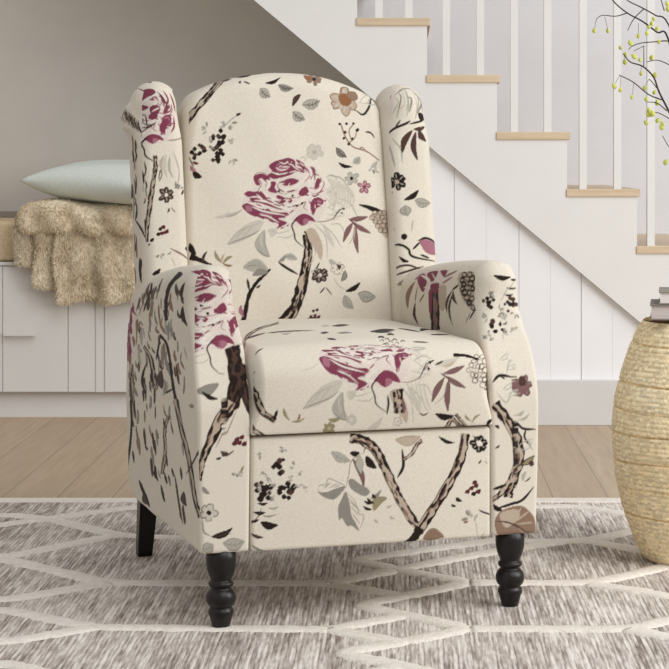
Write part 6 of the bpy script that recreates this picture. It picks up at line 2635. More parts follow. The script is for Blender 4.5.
 'wing_r:f': """
TU 9.9 -66 1045 -76 1002 -85 970
Tm 9.3 -70 1026 -77 989 -81 961
TU 9.3 -71 1009 -77 979 -75 952
Tm 9.5 -71 994 -77 969 -83 943
TU 9.5 -83 983 -76 959 -82 934
Tm 9.4 -82 974 -75 949 -80 925
TU 8.8 -94 964 -74 940 -74 916
PP 0 -67 1071 -32 1061 -49 986 -71 953 -90 962
Tm 7.7 -52 1048 -67 995 -83 962
TM 8 -77 1008 -86 962
Tg 2.9 -37 1032 -25 1011 -45 983
TG 3.9 -24 1047 -17 1023 -31 975
TL 4.2 -14 1067 -9 1009 -28 991
Tg 2.8 -3 1076 -1 1017 -7 990
Tg 3.6 0 1068 1 1014 -6 978
TG 5.2 1 1026 10 1019 0 988
TL 4.2 27 1069 24 1017 18 981
Tg 6.8 41 1067 39 1031 14 973
Tg 11.6 120 1243 60 1032 48 986
TG 5.9 -36 1040 -1 1069 36 1068
TG 9.5 27 1054 51 1018 22 986
TB 9.7 98 1047 102 1011 60 982
TD 5.5 -80 928 -41 949 -11 961 1 968
TB 4.2 -36 952 -22 969
PD 0 27 987 25 976 33 970 78 970 66 979 46 985
TD 4.8 -1 961 53 972
Tg 6.3 -61 921 -49 897 -40 865
Tg 4.1 -44 929 -25 905 -23 873
PB 0 5 947 -14 936 -24 920 -22 895 -11 915 -2 931
PB 0 13 944 1 924 -1 903 13 879 12 904 13 924
PB 0 21 949 17 936 21 927 39 921 35 933 29 942
PB 0 8 949 17 945 27 946 46 955 26 955 16 953
PD 0 -37 829 -42 820 -38 813 -33 813 -30 816 -30 823
SD 1.7 -42 820 -38 813 -33 813 -30 816 -30 823
TL 1.7 -36 824 -34 816
PD 0 -40 830 -57 832 -70 825 -68 820 -60 817 -46 820
SD 2.7 -57 832 -70 825 -68 820 -60 817 -46 820
TL 1.7 -46 827 -61 822
PD 0 -40 832 -46 840 -59 840 -68 837 -64 832 -53 828
SD 2.8 -46 840 -59 840 -68 837 -64 832 -53 828
TL 1.9 -46 833 -57 838
PD 0 -38 833 -30 843 -32 851 -38 852 -43 850 -45 842
SD 1.8 -30 843 -32 851 -38 852 -43 850 -45 842
TL 1.8 -38 839 -39 849
PD 0 -36 832 -24 831 -18 838 -22 843 -25 847 -33 844
SD 1.8 -24 831 -18 838 -22 843 -25 847 -33 844
TL 1.6 -31 836 -24 843
PD 0 -36 830 -31 821 -22 819 -19 823 -19 828 -25 833
SD 1.8 -31 821 -22 819 -19 823 -19 828 -25 833
TL 1.6 -31 828 -22 825
Pt 0 -32 831 -36 826 -43 828 -43 835 -36 836
PD 0 -73 809 -54 817 -48 827 -57 841 -66 829 -72 819
TB 6.2 -76 777 -54 809
PD 0 -24 791 -8 791 4 797 12 813 -3 806 -14 799
Pg 0 1 791 9 778 20 774 41 783 26 791 14 794
TG 2.4 1 791 9 778 20 774 41 783
TG 2.4 1 791 14 794 26 791 41 783
TG 2.4 1 791 18 783 41 783
TG 1.7 11 785 14 778
TG 1.6 11 785 18 789
TG 1.8 18 783 22 776
TG 1.6 18 783 25 787
TG 1.9 26 781 29 774
TG 1.7 26 781 33 786
Pg 0 -22 779 -33 769 -32 761 -18 755 -10 766 -12 773
TG 2.5 -22 779 -33 769 -32 761 -18 755
TG 2.5 -22 779 -12 773 -10 766 -18 755
TG 2.5 -22 779 -23 766 -18 755
TG 1.6 -24 771 -30 766
TG 1.6 -24 771 -16 769
TG 1.6 -23 766 -29 761
TG 1.6 -23 766 -15 764
TG 1.6 -22 761 -29 756
TG 1.6 -22 761 -14 759
PD 0 -34 713 -26 716 -21 710 -27 702 -34 705
TD 5.7 -73 689 -38 691 -20 681 -11 665 46 653
Pm 0 7 701 31 700 69 680 49 667 20 674
TD 5.3 3 700 26 705 70 683 54 667
TB 4.7 -76 633 -28 646 5 637
TD 4.9 7 669 28 661
PD 0 -44 666 -39 657 -32 652 -20 654 -28 659 -36 663
TD 4.8 -10 681 8 697
TB 4.7 -62 622 -21 634 13 643
PG 0 -57 602 -38 602 -28 607 -21 622 -33 616 -44 610
Pg 0 -64 745 -71 736 -68 728 -52 721 -55 730 -58 738
Tg 3.3 -6 745 -11 721
""",
 'arm_r:f': """
PU 0 -148 921 -175 892 -203 862 -230 833 -257 802 -283 781 -308 761 -340 711 -383 633 -267 551 -265 541 -226 542 -230 552 -232 562 -233 572 -298 747 -273 763 -247 785 -222 800 -198 825 -173 852 -146 878
PD 0 -146 878 -173 852 -198 825 -222 800 -247 785 -273 763 -298 747 -233 572 -232 562 -230 552 -226 542 -238 542 -238 551 -241 562 -312 810 -291 788 -274 775 -249 798 -224 826 -199 837 -173 859 -147 899
TD 10 -174 882 -200 855 -226 829
TB 5.9 -174 883 -200 857 -227 831
TD 8.1 -201 860 -228 834 -251 817
TD 8.8 -230 830 -251 818 -279 793
TD 12.2 -251 817 -278 792 -304 773
TT 8 -248 817 -271 807 -293 806
TD 12.8 -282 780 -299 792 -327 760
TD 15.6 -295 798 -333 738 -365 680
TD 6.7 -48 947 -257 551 -256 541
TD 10.9 -260 551 -261 541
TT 3.9 -252 551 -252 541
TD 3.5 -147 923 -203 860 -257 801 -309 759 -383 631 -264 541
PP 0 -54 1131 -48 1029 -65 881 -135 811 -188 852 -211 884
PM 0 -82 1084 -70 1052 -131 960 -211 871 -177 943
PM 0 -70 1029 -65 967 -119 928 -132 943
PM 0 -154 913 -148 870 -202 830 -202 860
PM 0 -67 952 -68 900 -109 876
PM 0 -206 861 -202 860 -324 747 -335 689
TW 7.3 -78 1063 -132 943 -190 885
TW 7.7 -75 997 -134 892 -110 842
TW 12.7 -178 918 -161 909
Pt 0 -174 845 -173 784 -210 583 -295 746
TU 17.4 -109 876 -85 841 -73 825
Tm 18.9 -148 848 -109 809
Tm 23.8 -101 1084 -78 1063
PT 0 -119 1062 -163 1070 -229 1030 -326 919 -245 974 -180 1014
PB 0 -292 850 -345 836 -394 807 -460 671 -406 739 -349 794
TT 6.6 -174 970 -292 858
TB 11.7 -227 843 -297 791
PB 0 -185 711 -222 710 -267 691 -200 574 -199 592 -224 684
PB 0 -187 703 -217 674 -175 599 -154 590 -164 601 -48 812
PB 0 -193 693 -192 596 -195 575 -172 549 -186 574 -183 596
TD 22.9 -182 718 -147 720
TD 8.6 -131 740 -95 764
Pt 0 -90 789 -77 764 -80 702 -80 612 -86 583 -104 585 -144 612
SD 3.7 -94 733 -106 727 -107 739 -96 759 -83 765 -83 752 -94 733
SD 3.5 -90 711 -102 707 -104 721 -93 740 -80 745 -79 730 -90 711
SD 3.7 -114 730 -125 726 -126 739 -117 758 -105 762 -104 747 -114 730
SD 3.6 -48 725 -108 648 -127 706 -115 724 -102 729 -101 717 -49 725
SD 0.7 -87 653 -90 645 -99 647 -49 727 -97 709 -48 714 -87 653
SD 2.8 -116 641 -120 632 -48 771 -146 713 -132 722 -131 710 -116 641
SD 3.3 -94 640 -97 631 -105 633 -111 643 -49 729 -100 648 -94 640
SD 0.7 -125 621 -130 617 -140 617 -49 788 -158 702 -49 767 -125 621
SD 3 -105 624 -109 620 -118 620 -123 625 -119 634 -110 632 -105 624
SD 2.5 -82 623 -86 618 -95 618 -99 623 -95 631 -87 630 -82 623
SD 3.8 -112 613 -118 609 -130 609 -136 613 -130 617 -118 617 -112 613
SD 2.8 -90 614 -95 610 -106 610 -111 613 -106 617 -95 617 -90 614
SD 2.8 -102 606 -108 602 -119 602 -125 606 -120 609 -109 610 -102 606
SD 3 -77 604 -81 600 -91 600 -96 604 -92 608 -82 608 -77 604
SD 2.4 -86 597 -91 593 -102 593 -108 597 -103 600 -92 600 -86 597
SD 3.7 -74 586 -78 582 -89 582 -95 586 -90 591 -79 591 -74 586
TD 4.6 -72 581 -98 563
TG 3.1 -94 575 -115 555
TD 2.2 -86 585 -70 582
PK 0 -16 651 -5 641 5 639 24 647 7 649 -4 651
PK 0 21 641 28 638 40 638 60 645 40 644 28 643
PK 0 9 625 16 621 27 620 49 623 27 624 17 625
PK 0 5 611 11 607 18 607 30 611 18 611 11 611
Tg 2.4 46 643 11 620 -1 600
Pg 0 -13 617 -16 618 -19 618 -22 615 -18 615 -16 615
PD 0 -19 597 -23 593 -28 597 -23 601
PB 0 -21 593 -25 589 -30 593 -25 597
PD 0 -16 586 -21 582 -26 586 -20 591
PB 0 -35 599 -42 595 -50 599 -43 603
PD 0 -21 596 -27 591 -34 596 -27 601
PB 0 -21 589 -26 585 -31 589 -26 592
PD 0 -21 590 -27 586 -32 590 -27 594
PD 0 -11 601 -15 597 -20 601 -15 605
PB 0 -17 610 -21 607 -25 610 -21 614
PB 0 -16 606 -20 603 -24 606 -20 610
PD 0 -24 604 -30 599 -37 604 -30 608
PB 0 30 588 23 585 19 589 25 592
PD 0 8 592 4 589 2 592 5 595
PB 0 37 601 25 596 18 601 27 606
PD 0 23 592 16 587 11 592 17 596
PB 0 50 590 33 586 26 591 38 595
PD 0 32 594 25 590 20 594 26 597
PD 0 29 592 22 589 18 593 24 596
PD 0 26 591 20 587 15 591 21 595
PB 0 14 578 10 575 7 578 11 582
PB 0 24 604 17 599 12 604 18 608
PD 0 16 596 11 592 7 596 11 600
PD 0 -17 554 -23 549 -28 554 -22 558
PD 0 -14 560 -20 555 -25 560 -19 565
PB 0 -14 558 -19 554 -23 558 -18 562
PD 0 -17 550 -23 545 -28 550 -21 555
PD 0 -13 540 -18 536 -22 541 -16 544
PB 0 -17 557 -22 553 -26 557 -21 561
PD 0 -1 553 -4 549 -8 553 -3 557
PD 0 1 543 -2 539 -5 543 -2 546
PD 0 -1 556 -3 553 -6 556 -2 559
PD 0 -11 540 -15 537 -18 541 -14 544
PD 0 -14 539 -19 536 -22 540 -17 543
Pg 0 -59 598 -64 597 -67 595 -66 592 -59 593 -57 595
Pg 0 -55 597 -60 593 -59 590 -52 586 -51 590 -52 594
PG 0 -59 598 -65 598 -68 597 -69 594 -62 594 -59 595
Pg 0 -60 599 -64 600 -68 599 -71 597 -64 595 -61 596
Pg 0 -55 597 -57 594 -56 591 -50 588 -48 592 -50 595
PG 0 -17 613 -20 615 -24 615 -29 614 -24 611 -20 611
PG 0 -16 614 -17 617 -20 618 -24 618 -22 614 -19 613
Pg 0 -15 612 -18 613 -20 612 -21 608 -18 608 -16 609
PG 0 -16 614 -18 617 -21 618 -26 618 -23 615 -20 614
PG 0 -15 610 -17 608 -19 605 -20 602 -15 603 -14 606
PG 0 -4 583 -2 586 -2 589 -2 594 -4 590 -5 587
Pg 0 -2 578 -2 576 -1 574 1 573 1 577 -1 579
PG 0 -2 577 -2 574 0 571 2 569 2 574 0 576
Pg 0 -3 581 -1 581 1 582 2 585 0 586 -2 584
PG 0 -2 580 -2 579 0 580 2 581 0 583 -2 583
Pg 0 -30 565 -34 563 -36 560 -40 557 -33 558 -30 561
PG 0 -30 569 -31 570 -34 571 -37 570 -36 567 -33 567
Pg 0 -32 568 -36 569 -41 569 -48 568 -41 565 -36 565
PG 0 -31 570 -33 572 -37 574 -44 576 -41 571 -36 570
Pg 0 -32 568 -36 571 -41 572 -50 570 -42 568 -37 568
Pg 0 4 564 2 565 1 565 -1 565 0 562 2 561
Pg 0 6 566 8 569 7 572 3 575 3 571 4 568
Pg 0 4 560 2 558 1 556 1 552 2 553 4 556
Pg 0 5 565 5 567 3 569 2 571 1 567 2 565
PG 0 5 564 4 565 2 566 1 566 2 562 2 562
Pg 0 -75 540 -81 538 -85 536 -86 531 -77 534 -75 537
Pg 0 -76 543 -83 544 -88 543 -91 540 -85 540 -80 541
PG 0 -71 541 -75 538 -74 535 -69 533 -67 536 -67 539
PG 0 -76 543 -80 544 -84 544 -88 542 -82 540 -78 541
Pg 0 -78 545 -82 547 -89 548 -97 549 -93 545 -86 544
Pg 0 -35 535 -33 534 -31 533 -28 534 -29 537 -31 537
Pg 0 -37 533 -41 530 -41 528 -38 525 -37 528 -36 531
PG 0 -34 535 -34 532 -31 531 -27 531 -29 534 -31 535
PG 0 -35 538 -31 538 -29 539 -28 543 -31 542 -33 540
Pg 0 -34 535 -33 532 -31 531 -26 532 -29 535 -31 535
Pg 0 -2 532 -3 528 -3 525 -1 522 -1 526 -2 529
Pg 0 -1 534 -1 533 2 532 4 532 2 535 1 536
PG 0 -2 537 -1 537 1 538 2 541 1 541 -1 539
PG 0 -2 536 1 536 1 537 2 539 -1 540 -1 539
Pg 0 -2 533 -5 532 -5 530 -3 528 -2 530 -2 532
Pg 0 -47 525 -42 526 -38 527 -34 529 -39 530 -43 529
PG 0 -51 527 -46 528 -44 531 -47 534 -50 531 -51 529
PG 0 -55 527 -54 531 -56 534 -63 536 -63 532 -60 529
PG 0 -48 527 -42 527 -39 529 -37 534 -42 532 -46 530
PG 0 -56 525 -57 527 -61 528 -68 528 -65 525 -61 524
Pg 0 13 539 11 540 9 540 6 539 8 537 10 537
Pg 0 18 541 22 542 25 544 27 548 22 547 20 544
Pg 0 17 541 20 543 22 545 24 548 19 547 17 544
Pg 0 15 541 17 544 16 546 14 549 12 545 13 543
PG 0 14 540 15 543 14 544 11 545 10 542 11 541
PG 0 -30 522 -26 523 -24 526 -25 529 -27 527 -29 525
Pg 0 -31 523 -28 526 -27 528 -28 532 -31 529 -31 526
PG 0 -29 522 -27 523 -25 525 -22 527 -27 527 -29 525
Pg 0 -30 522 -27 523 -25 525 -25 528 -29 527 -30 525
PG 0 -31 522 -29 524 -28 526 -31 527 -32 525 -33 523
Pg 0 0 570 -2 570 -2 569 -2 566 -1 567 0 568
PG 0 -1 572 -2 574 -3 574 -6 574 -4 570 -2 570
Pg 0 1 570 1 567 1 566 2 564 3 567 2 569
PG 0 -1 571 -3 571 -6 570 -10 569 -6 567 -2 567
Pg 0 1 569 0 568 -1 566 -1 564 2 566 2 568
PG 0 -74 557 -71 554 -66 551 -57 550 -61 554 -66 556
Pg 0 -73 559 -67 557 -61 557 -53 558 -60 560 -67 560
PG 0 -81 556 -86 554 -87 551 -86 547 -79 550 -78 553
PG 0 -75 557 -75 554 -71 551 -62 551 -65 554 -69 556
PG 0 -73 558 -68 556 -62 556 -54 556 -59 559 -66 560
Pg 0 26 572 23 570 22 567 22 564 26 566 27 569
PG 0 27 572 24 570 23 567 23 564 28 566 29 569
PG 0 30 572 29 568 31 566 35 563 38 567 35 570
Pg 0 27 572 23 569 23 567 26 563 28 566 28 569
PG 0 24 574 20 576 17 576 14 573 17 572 21 573
PB 0 -85 541 -75 541 -68 543 -63 548 -72 546 -79 544
PB 0 -1 553 2 552 3 553 6 557 2 556 1 555
TD 5.5 -41 445 -25 457 2 453
TD 3.3 -24 456 -15 450
PU 0 9 432 0 426 1 418 3 416 8 416 13 423
SB 1.4 0 426 1 418 3 416 8 416 13 423
TL 1.5 7 428 4 419
PU 0 8 434 1 437 -2 434 -1 430 -1 426 1 426
SB 1.6 1 437 -2 434 -1 430 -1 426 1 426
TL 1.1 2 433 -1 428
PU 0 8 436 10 446 2 450 -1 447 1 444 1 437
SB 0.8 10 446 2 450 -1 447 1 444 1 437
TL 0.9 5 439 1 444
PU 0 11 436 22 441 25 450 23 456 16 453 10 447
SB 1.5 22 441 25 450 23 456 16 453 10 447
TL 1.4 14 441 22 449
PU 0 12 435 23 431 32 435 31 439 30 443 20 443
SB 1.6 23 431 32 435 31 439 30 443 20 443
TL 1.4 17 436 28 440
PU 0 11 433 12 422 19 417 24 418 27 423 23 431
SB 1.5 12 422 19 417 24 418 27 423 23 431
TL 1.5 14 429 21 421
PB 0 16 434 11 429 5 431 6 438 12 439
PU 0 0 445 21 448 26 429 11 420 1 430
PB 0 8 453 18 453 19 438 6 437
Tg 1.9 -21 431 -12 430 -6 433 -2 443
Tg 1.9 -21 431 -16 435 -10 439 -2 443
Tg 1.8 -20 486 -11 486 -4 489 -1 498
Tg 1.8 -20 486 -14 491 -7 495 -1 498
Tg 1.2 -12 418 -3 417 1 421 2 430
Tg 1.9 -12 418 -7 423 -1 426 2 430
Tg 1.2 -9 468 -1 467 1 470 3 479
Tg 1.2 -9 468 -4 472 1 476 3 479
Tg 2.6 -35 425 -16 405 -4 424
Tg 2.6 0 486 -10 461
Pt 0 -52 395 -43 391 -37 386 -35 379 -28 375 -24 368 -20 361 -15 354 -11 345 -6 339 -5 331 -1 323 -2 315 -2 307 -2 298 -1 290 -3 281 -5 270 -11 260 -15 249 -17 241 -19 235 -22 231 -22 228 -24 226 -24 223 -4 217 -3 219 -3 222 -2 225 -3 229 -1 234 1 242 4 251 6 263 12 275 15 286 15 297 16 307 13 317 11 326 10 336 4 345 1 355 1 363 -2 371 -8 378 -12 385 -16 392 -23 397 -27 403 -30 410
PD 0 -30 410 -27 403 -23 397 -16 392 -12 385 -8 378 -2 371 1 363 1 355 4 345 10 336 11 326 13 317 16 307 15 297 15 286 12 275 6 263 4 251 1 242 -1 234 -3 229 -2 225 -3 222 -3 219 -4 217 -10 218 -8 221 -7 223 -10 227 -8 231 -4 236 -2 244 1 254 1 266 10 275 8 287 13 297 12 307 6 316 3 325 6 335 1 343 -2 351 -4 359 -6 369 -15 373 -16 383 -22 388 -28 393 -32 399 -39 404
TD 6.5 -47 398 -40 394 -34 388
TD 6.1 -34 389 -30 382 -24 377
TD 7.5 -34 380 -27 375 -23 369
TD 3.3 -27 375 -22 369 -19 361
TT 3.2 -21 379 -16 373 -11 365
TD 3.6 -18 372 -13 364 -8 357
TD 5.6 -8 357 -4 349 -2 341
TD 3.8 -2 340 -2 332 1 324
TD 3.7 -2 331 -1 324 1 315
TD 2.8 -1 315 -1 307 1 298
TT 4.8 3 307 4 298 3 288
TD 2.8 1 298 1 289 -1 279
TB 2.8 5 297 4 288 2 278
TD 2.8 1 279 -1 267 -4 257
TB 2.2 1 279 -1 267 -4 257
TD 3.2 -3 269 -10 259 -13 249
TD 4.5 -9 259 -13 248 -16 240
TD 6 -12 248 -14 239 -16 234
TT 3.8 -5 245 -8 237 -10 232
TD 3.9 -11 238 -13 232 -15 229
TD 5.7 -16 234 -19 230 -19 227
TT 2.6 -11 232 -12 228 -13 225
TD 5.9 -16 226 -17 224 -18 221
TD 6 -19 224 -20 221
TD 1.1 -52 396 -37 386 -28 375 -20 361 -11 346 -4 331 -2 315 -1 298 -2 281 -11 259 -17 240 -21 231 -23 226
TD 5.1 -5 369 11 353 38 350
TD 4.1 18 352 15 336 25 319
Pt 0 -13 254 -18 249 -22 243 -27 238 -31 234 -34 229 -38 226 -42 225 -45 222 -49 220 -55 218 -46 210 -43 213 -39 215 -35 216 -31 219 -27 222 -22 226 -17 230 -13 236 -8 241 -3 246
PD 0 -3 246 -8 241 -13 236 -17 230 -22 226 -27 222 -31 219 -35 216 -39 215 -43 213 -46 210 -47 211 -45 215 -41 217 -37 218 -34 222 -29 224 -23 227 -20 233 -15 238 -12 244 -6 248
TD 2.2 -17 248 -22 243 -26 238
TD 3.7 -29 232 -33 228 -36 225
TB 1.9 -31 226 -35 223 -38 220
TD 2.1 -47 218 -53 216
TB 2.2 -48 219 -53 217
TD 1.4 -13 254 -22 243 -31 233 -37 226 -45 222 -55 218
TD 5.9 -17 244 -45 236
TD 5.4 -44 197 -10 205 14 213 36 236
PD 0 -46 207 -43 198 -36 193 -24 193 -31 200 -37 204
PT 0 -42 168 -33 190 -7 200 15 200 35 183 45 163 48 134 13 132 -30 140
Pt 0 -31 187 2 195 8 178 -18 160
Tt 3.5 2 172 29 190
Tt 3.3 5 166 37 167
Tt 4.3 6 159 32 140
TB 3.2 -38 174 -4 166 49 130
Tt 3.5 -1 176 11 197
PO 0 7 283 20 281 30 286 37 299 25 294 15 289
TD 2 7 283 20 281 30 286 37 299
TD 2 7 283 15 289 25 294 37 299
TB 3.4 2 278 19 291
PB 0 25 286 33 289 36 280 28 278
Tg 2 1 314 16 311 27 316 32 332
Tg 2 1 314 8 323 18 328 32 332
Pg 0 -1 379 5 377 10 380 14 388 7 385 1 382
Pg 0 0 369 10 368 18 371 25 381 16 376 8 372
PD 0 -30 354 -31 359 -34 362 -40 361 -37 357 -34 355
PB 0 -40 316 -35 316 -31 318 -30 323 -34 321 -38 319
Pg 0 25 332 23 324 25 317 33 309 29 318 27 325
PD 0 17 249 23 249 27 252 30 258 25 254 21 251
Pg 0 20 268 12 264 10 258 13 249 17 256 19 262
""",
 'arm_r:s': """
PU 0 323 633 321 623 321 614 321 605 316 596 320 586 323 575 324 563 324 552 323 540 328 528 269 531 267 542 261 553 256 565 254 576 257 586 261 596 257 605 261 614 264 623 266 632
PD 0 266 632 264 623 261 614 257 605 261 596 257 586 254 576 256 565 261 553 267 542 269 531 288 530 281 542 274 553 284 564 269 575 267 586 275 596 286 605 274 614 272 623 293 632
TD 14.9 300 623 299 614 298 605
TB 8.8 305 623 303 614 303 605
TD 12.1 311 614 311 605 307 596
TD 13 315 605 311 596 314 586
TD 16.8 307 596 309 586 311 575
TT 11.5 293 596 293 586 294 575
TD 17.5 307 586 310 575 311 564
TD 22.9 317 575 318 564 318 552
TD 11.2 312 552 313 540 317 529
TD 17.3 317 540 322 529
TT 6.1 303 541 307 529
TD 5.2 322 633 319 614 315 596 321 575 322 552 327 528
PP 0 455 672 351 677 208 664 194 635 281 618 384 616
PM 0 425 657 385 662 349 639 369 616 395 627
PM 0 362 662 295 664 294 641 328 638
PM 0 319 631 261 631 273 613 314 614
PM 0 280 663 229 663 230 644
PM 0 333 615 311 614 318 567 336 572
TW 7.3 403 658 328 638 341 620
TW 3.6 331 659 269 636 199 644
TW 3.4 369 625 326 628
Pt 0 259 622 206 622 218 577 253 577
TU 6.5 230 644 180 654 157 660
Tm 5 238 631 169 644
Tm 8.8 440 649 403 658
PT 0 434 643 482 630 506 611 489 580 472 606 450 626
PB 0 429 593 451 576 454 557 423 536 435 558 433 576
TT 7.9 414 628 432 594
TB 4.6 363 611 402 593
PB 0 162 616 194 604 212 588 207 568 197 587 180 603
PB 0 159 615 167 605 162 595 136 586 145 597 151 606
PB 0 156 613 187 592 199 569 181 542 186 569 173 592
TD 5.3 165 617 122 628
TD 8 123 635 110 649
Pt 0 133 651 98 657 38 655 30 612 39 582 66 583 116 609
SD 3.7 82 650 86 645 100 645 111 649 109 655 94 655 82 650
SD 3.7 49 651 52 645 67 645 78 650 76 657 62 657 49 651
SD 5.5 89 638 95 634 109 633 116 638 111 642 97 642 89 638
SD 2.7 58 642 63 637 75 637 83 641 79 646 66 646 58 642
SD 4.9 32 643 36 638 50 637 59 642 54 647 39 648 32 643
SD 5.4 77 630 84 626 100 626 108 629 100 633 84 633 77 630
SD 4.1 36 633 43 628 59 628 68 632 59 636 43 636 36 633
SD 4.2 88 620 94 615 107 615 113 619 107 623 94 624 88 620
SD 2.7 60 623 67 618 80 617 87 622 80 627 67 627 60 623
SD 4.6 31 623 34 619 44 618 50 622 44 626 35 626 31 623
SD 5.6 71 613 80 608 97 608 106 612 97 617 79 618 71 613
SD 3.5 47 613 53 609 65 608 71 613 65 617 53 618 47 613
SD 3.5 59 603 68 598 85 598 93 602 84 607 67 608 59 603
SD 3.1 30 603 35 598 49 598 57 602 49 606 35 607 30 603
SD 5.7 45 594 53 590 68 589 75 593 67 596 52 597 45 594
SD 3.1 27 585 32 580 44 580 50 584 43 589 32 589 27 585
TD 4.9 23 581 64 561
TG 3.4 54 574 94 551
TD 2.2 39 585 22 581
""",
}

# ==================================================================
import bpy, bmesh
from mathutils import Vector, Matrix
C = bpy.context.scene.collection
random.seed(11)
PI = math.pi

# ------------------------------------------------------------------ helpers
def mesh_from(name, V, F, smooth=True):
    me = bpy.data.meshes.new(name)
    me.from_pydata([tuple(v) for v in V], [], F)
    if smooth:
        me.polygons.foreach_set('use_smooth', [True] * len(me.polygons))
    me.update()
    return me

def link(name, me, mat=None, parent=None, loc=None):
    o = bpy.data.objects.new(name, me)
    C.objects.link(o)
    if mat:
        me.materials.append(mat)
    if parent:
        o.parent = parent
    if loc:
        o.location = loc
    return o

def empty(name, loc=(0, 0, 0), rotz=0.0):
    o = bpy.data.objects.new(name, None)
    o.empty_display_size = 0.1
    o.location = loc
    o.rotation_euler = (0, 0, rotz)
    C.objects.link(o)
    return o

def tag(o, label, cat, group=None):
    o['label'] = label
    o['category'] = cat
    if group:
        o['group'] = group
    return o

def structure(o):
    o['kind'] = 'structure'
    return o

def bm_obj(name, bm, mat, parent=None, smooth=False, loc=None):
    bmesh.ops.recalc_face_normals(bm, faces=bm.faces)
    me = bpy.data.meshes.new(name)
    bm.to_mesh(me); bm.free()
    if smooth:
        me.polygons.foreach_set('use_smooth', [True] * len(me.polygons))
    return link(name, me, mat, parent, loc)

def add_box(bm, x0, x1, y0, y1, z0, z1, bevel=0.0):
    v = [bm.verts.new(p) for p in [(x0, y0, z0), (x1, y0, z0), (x1, y1, z0), (x0, y1, z0), (x0, y0, z1), (x1, y0, z1), (x1, y1, z1), (x0, y1, z1)]]
    fs = [bm.faces.new([v[i] for i in f]) for f in [(0, 3, 2, 1), (4, 5, 6, 7), (0, 1, 5, 4), (1, 2, 6, 5), (2, 3, 7, 6), (3, 0, 4, 7)]]
    if bevel:
        es = list({e for f in fs for e in f.edges})
        bmesh.ops.bevel(bm, geom=es, offset=bevel, segments=2, affect='EDGES', profile=0.5)

def box(name, x0, x1, y0, y1, z0, z1, mat, parent=None, bevel=0.0):
    bm = bmesh.new(); add_box(bm, x0, x1, y0, y1, z0, z1, bevel)
    return bm_obj(name, bm, mat, parent)

def prism(name, poly, y0, y1, mat, parent=None):
    """polygon in x-z pushed along y"""
    bm = bmesh.new()
    a = [bm.verts.new((x, y0, z)) for x, z in poly]
    b = [bm.verts.new((x, y1, z)) for x, z in poly]
    bm.faces.new(a); bm.faces.new(b[::-1])
    n = len(poly)
    for i in range(n):
        bm.faces.new([a[i], b[i], b[(i + 1) % n], a[(i + 1) % n]])
    return bm_obj(name, bm, mat, parent)

def lathe_mesh(name, prof, n=40):
    V = []; F = []
    for r, z in prof:
        for k in range(n):
            a = 2 * PI * k / n
            V.append((r * math.cos(a), r * math.sin(a), z))
    m = len(prof)
    for i in range(m - 1):
        for k in range(n):
            k2 = (k + 1) % n
            F.append((i * n + k, i * n + k2, (i + 1) * n + k2, (i + 1) * n + k))
    F.append(tuple(range(n))[::-1]); F.append(tuple((m - 1) * n + k for k in range(n)))
    return mesh_from(name, V, F)

def tube(name, pts, radii, mat, parent=None, n=8, sub=5):
    p = smooth_path(pts, False, sub)
    rr = np.interp(np.linspace(0, 1, len(p)), np.linspace(0, 1, len(radii)), radii)
    V = []; F = []
    t = np.gradient(p, axis=0); t /= np.linalg.norm(t, axis=1, keepdims=True) + 1e-9
    for i in range(len(p)):
        up = np.array([0, 1, 0.1]); a = np.cross(t[i], up); a /= np.linalg.norm(a); b = np.cross(t[i], a)
        for k in range(n):
            w = 2 * PI * k / n
            V.append(p[i] + rr[i] * (math.cos(w) * a + math.sin(w) * b))
    for i in range(len(p) - 1):
        for k in range(n):
            k2 = (k + 1) % n
            F.append((i * n + k, i * n + k2, (i + 1) * n + k2, (i + 1) * n + k))
    F.append(tuple(range(n))[::-1]); F.append(tuple((len(p) - 1) * n + k for k in range(n)))
    return link(name, mesh_from(name, V, F), mat, parent)

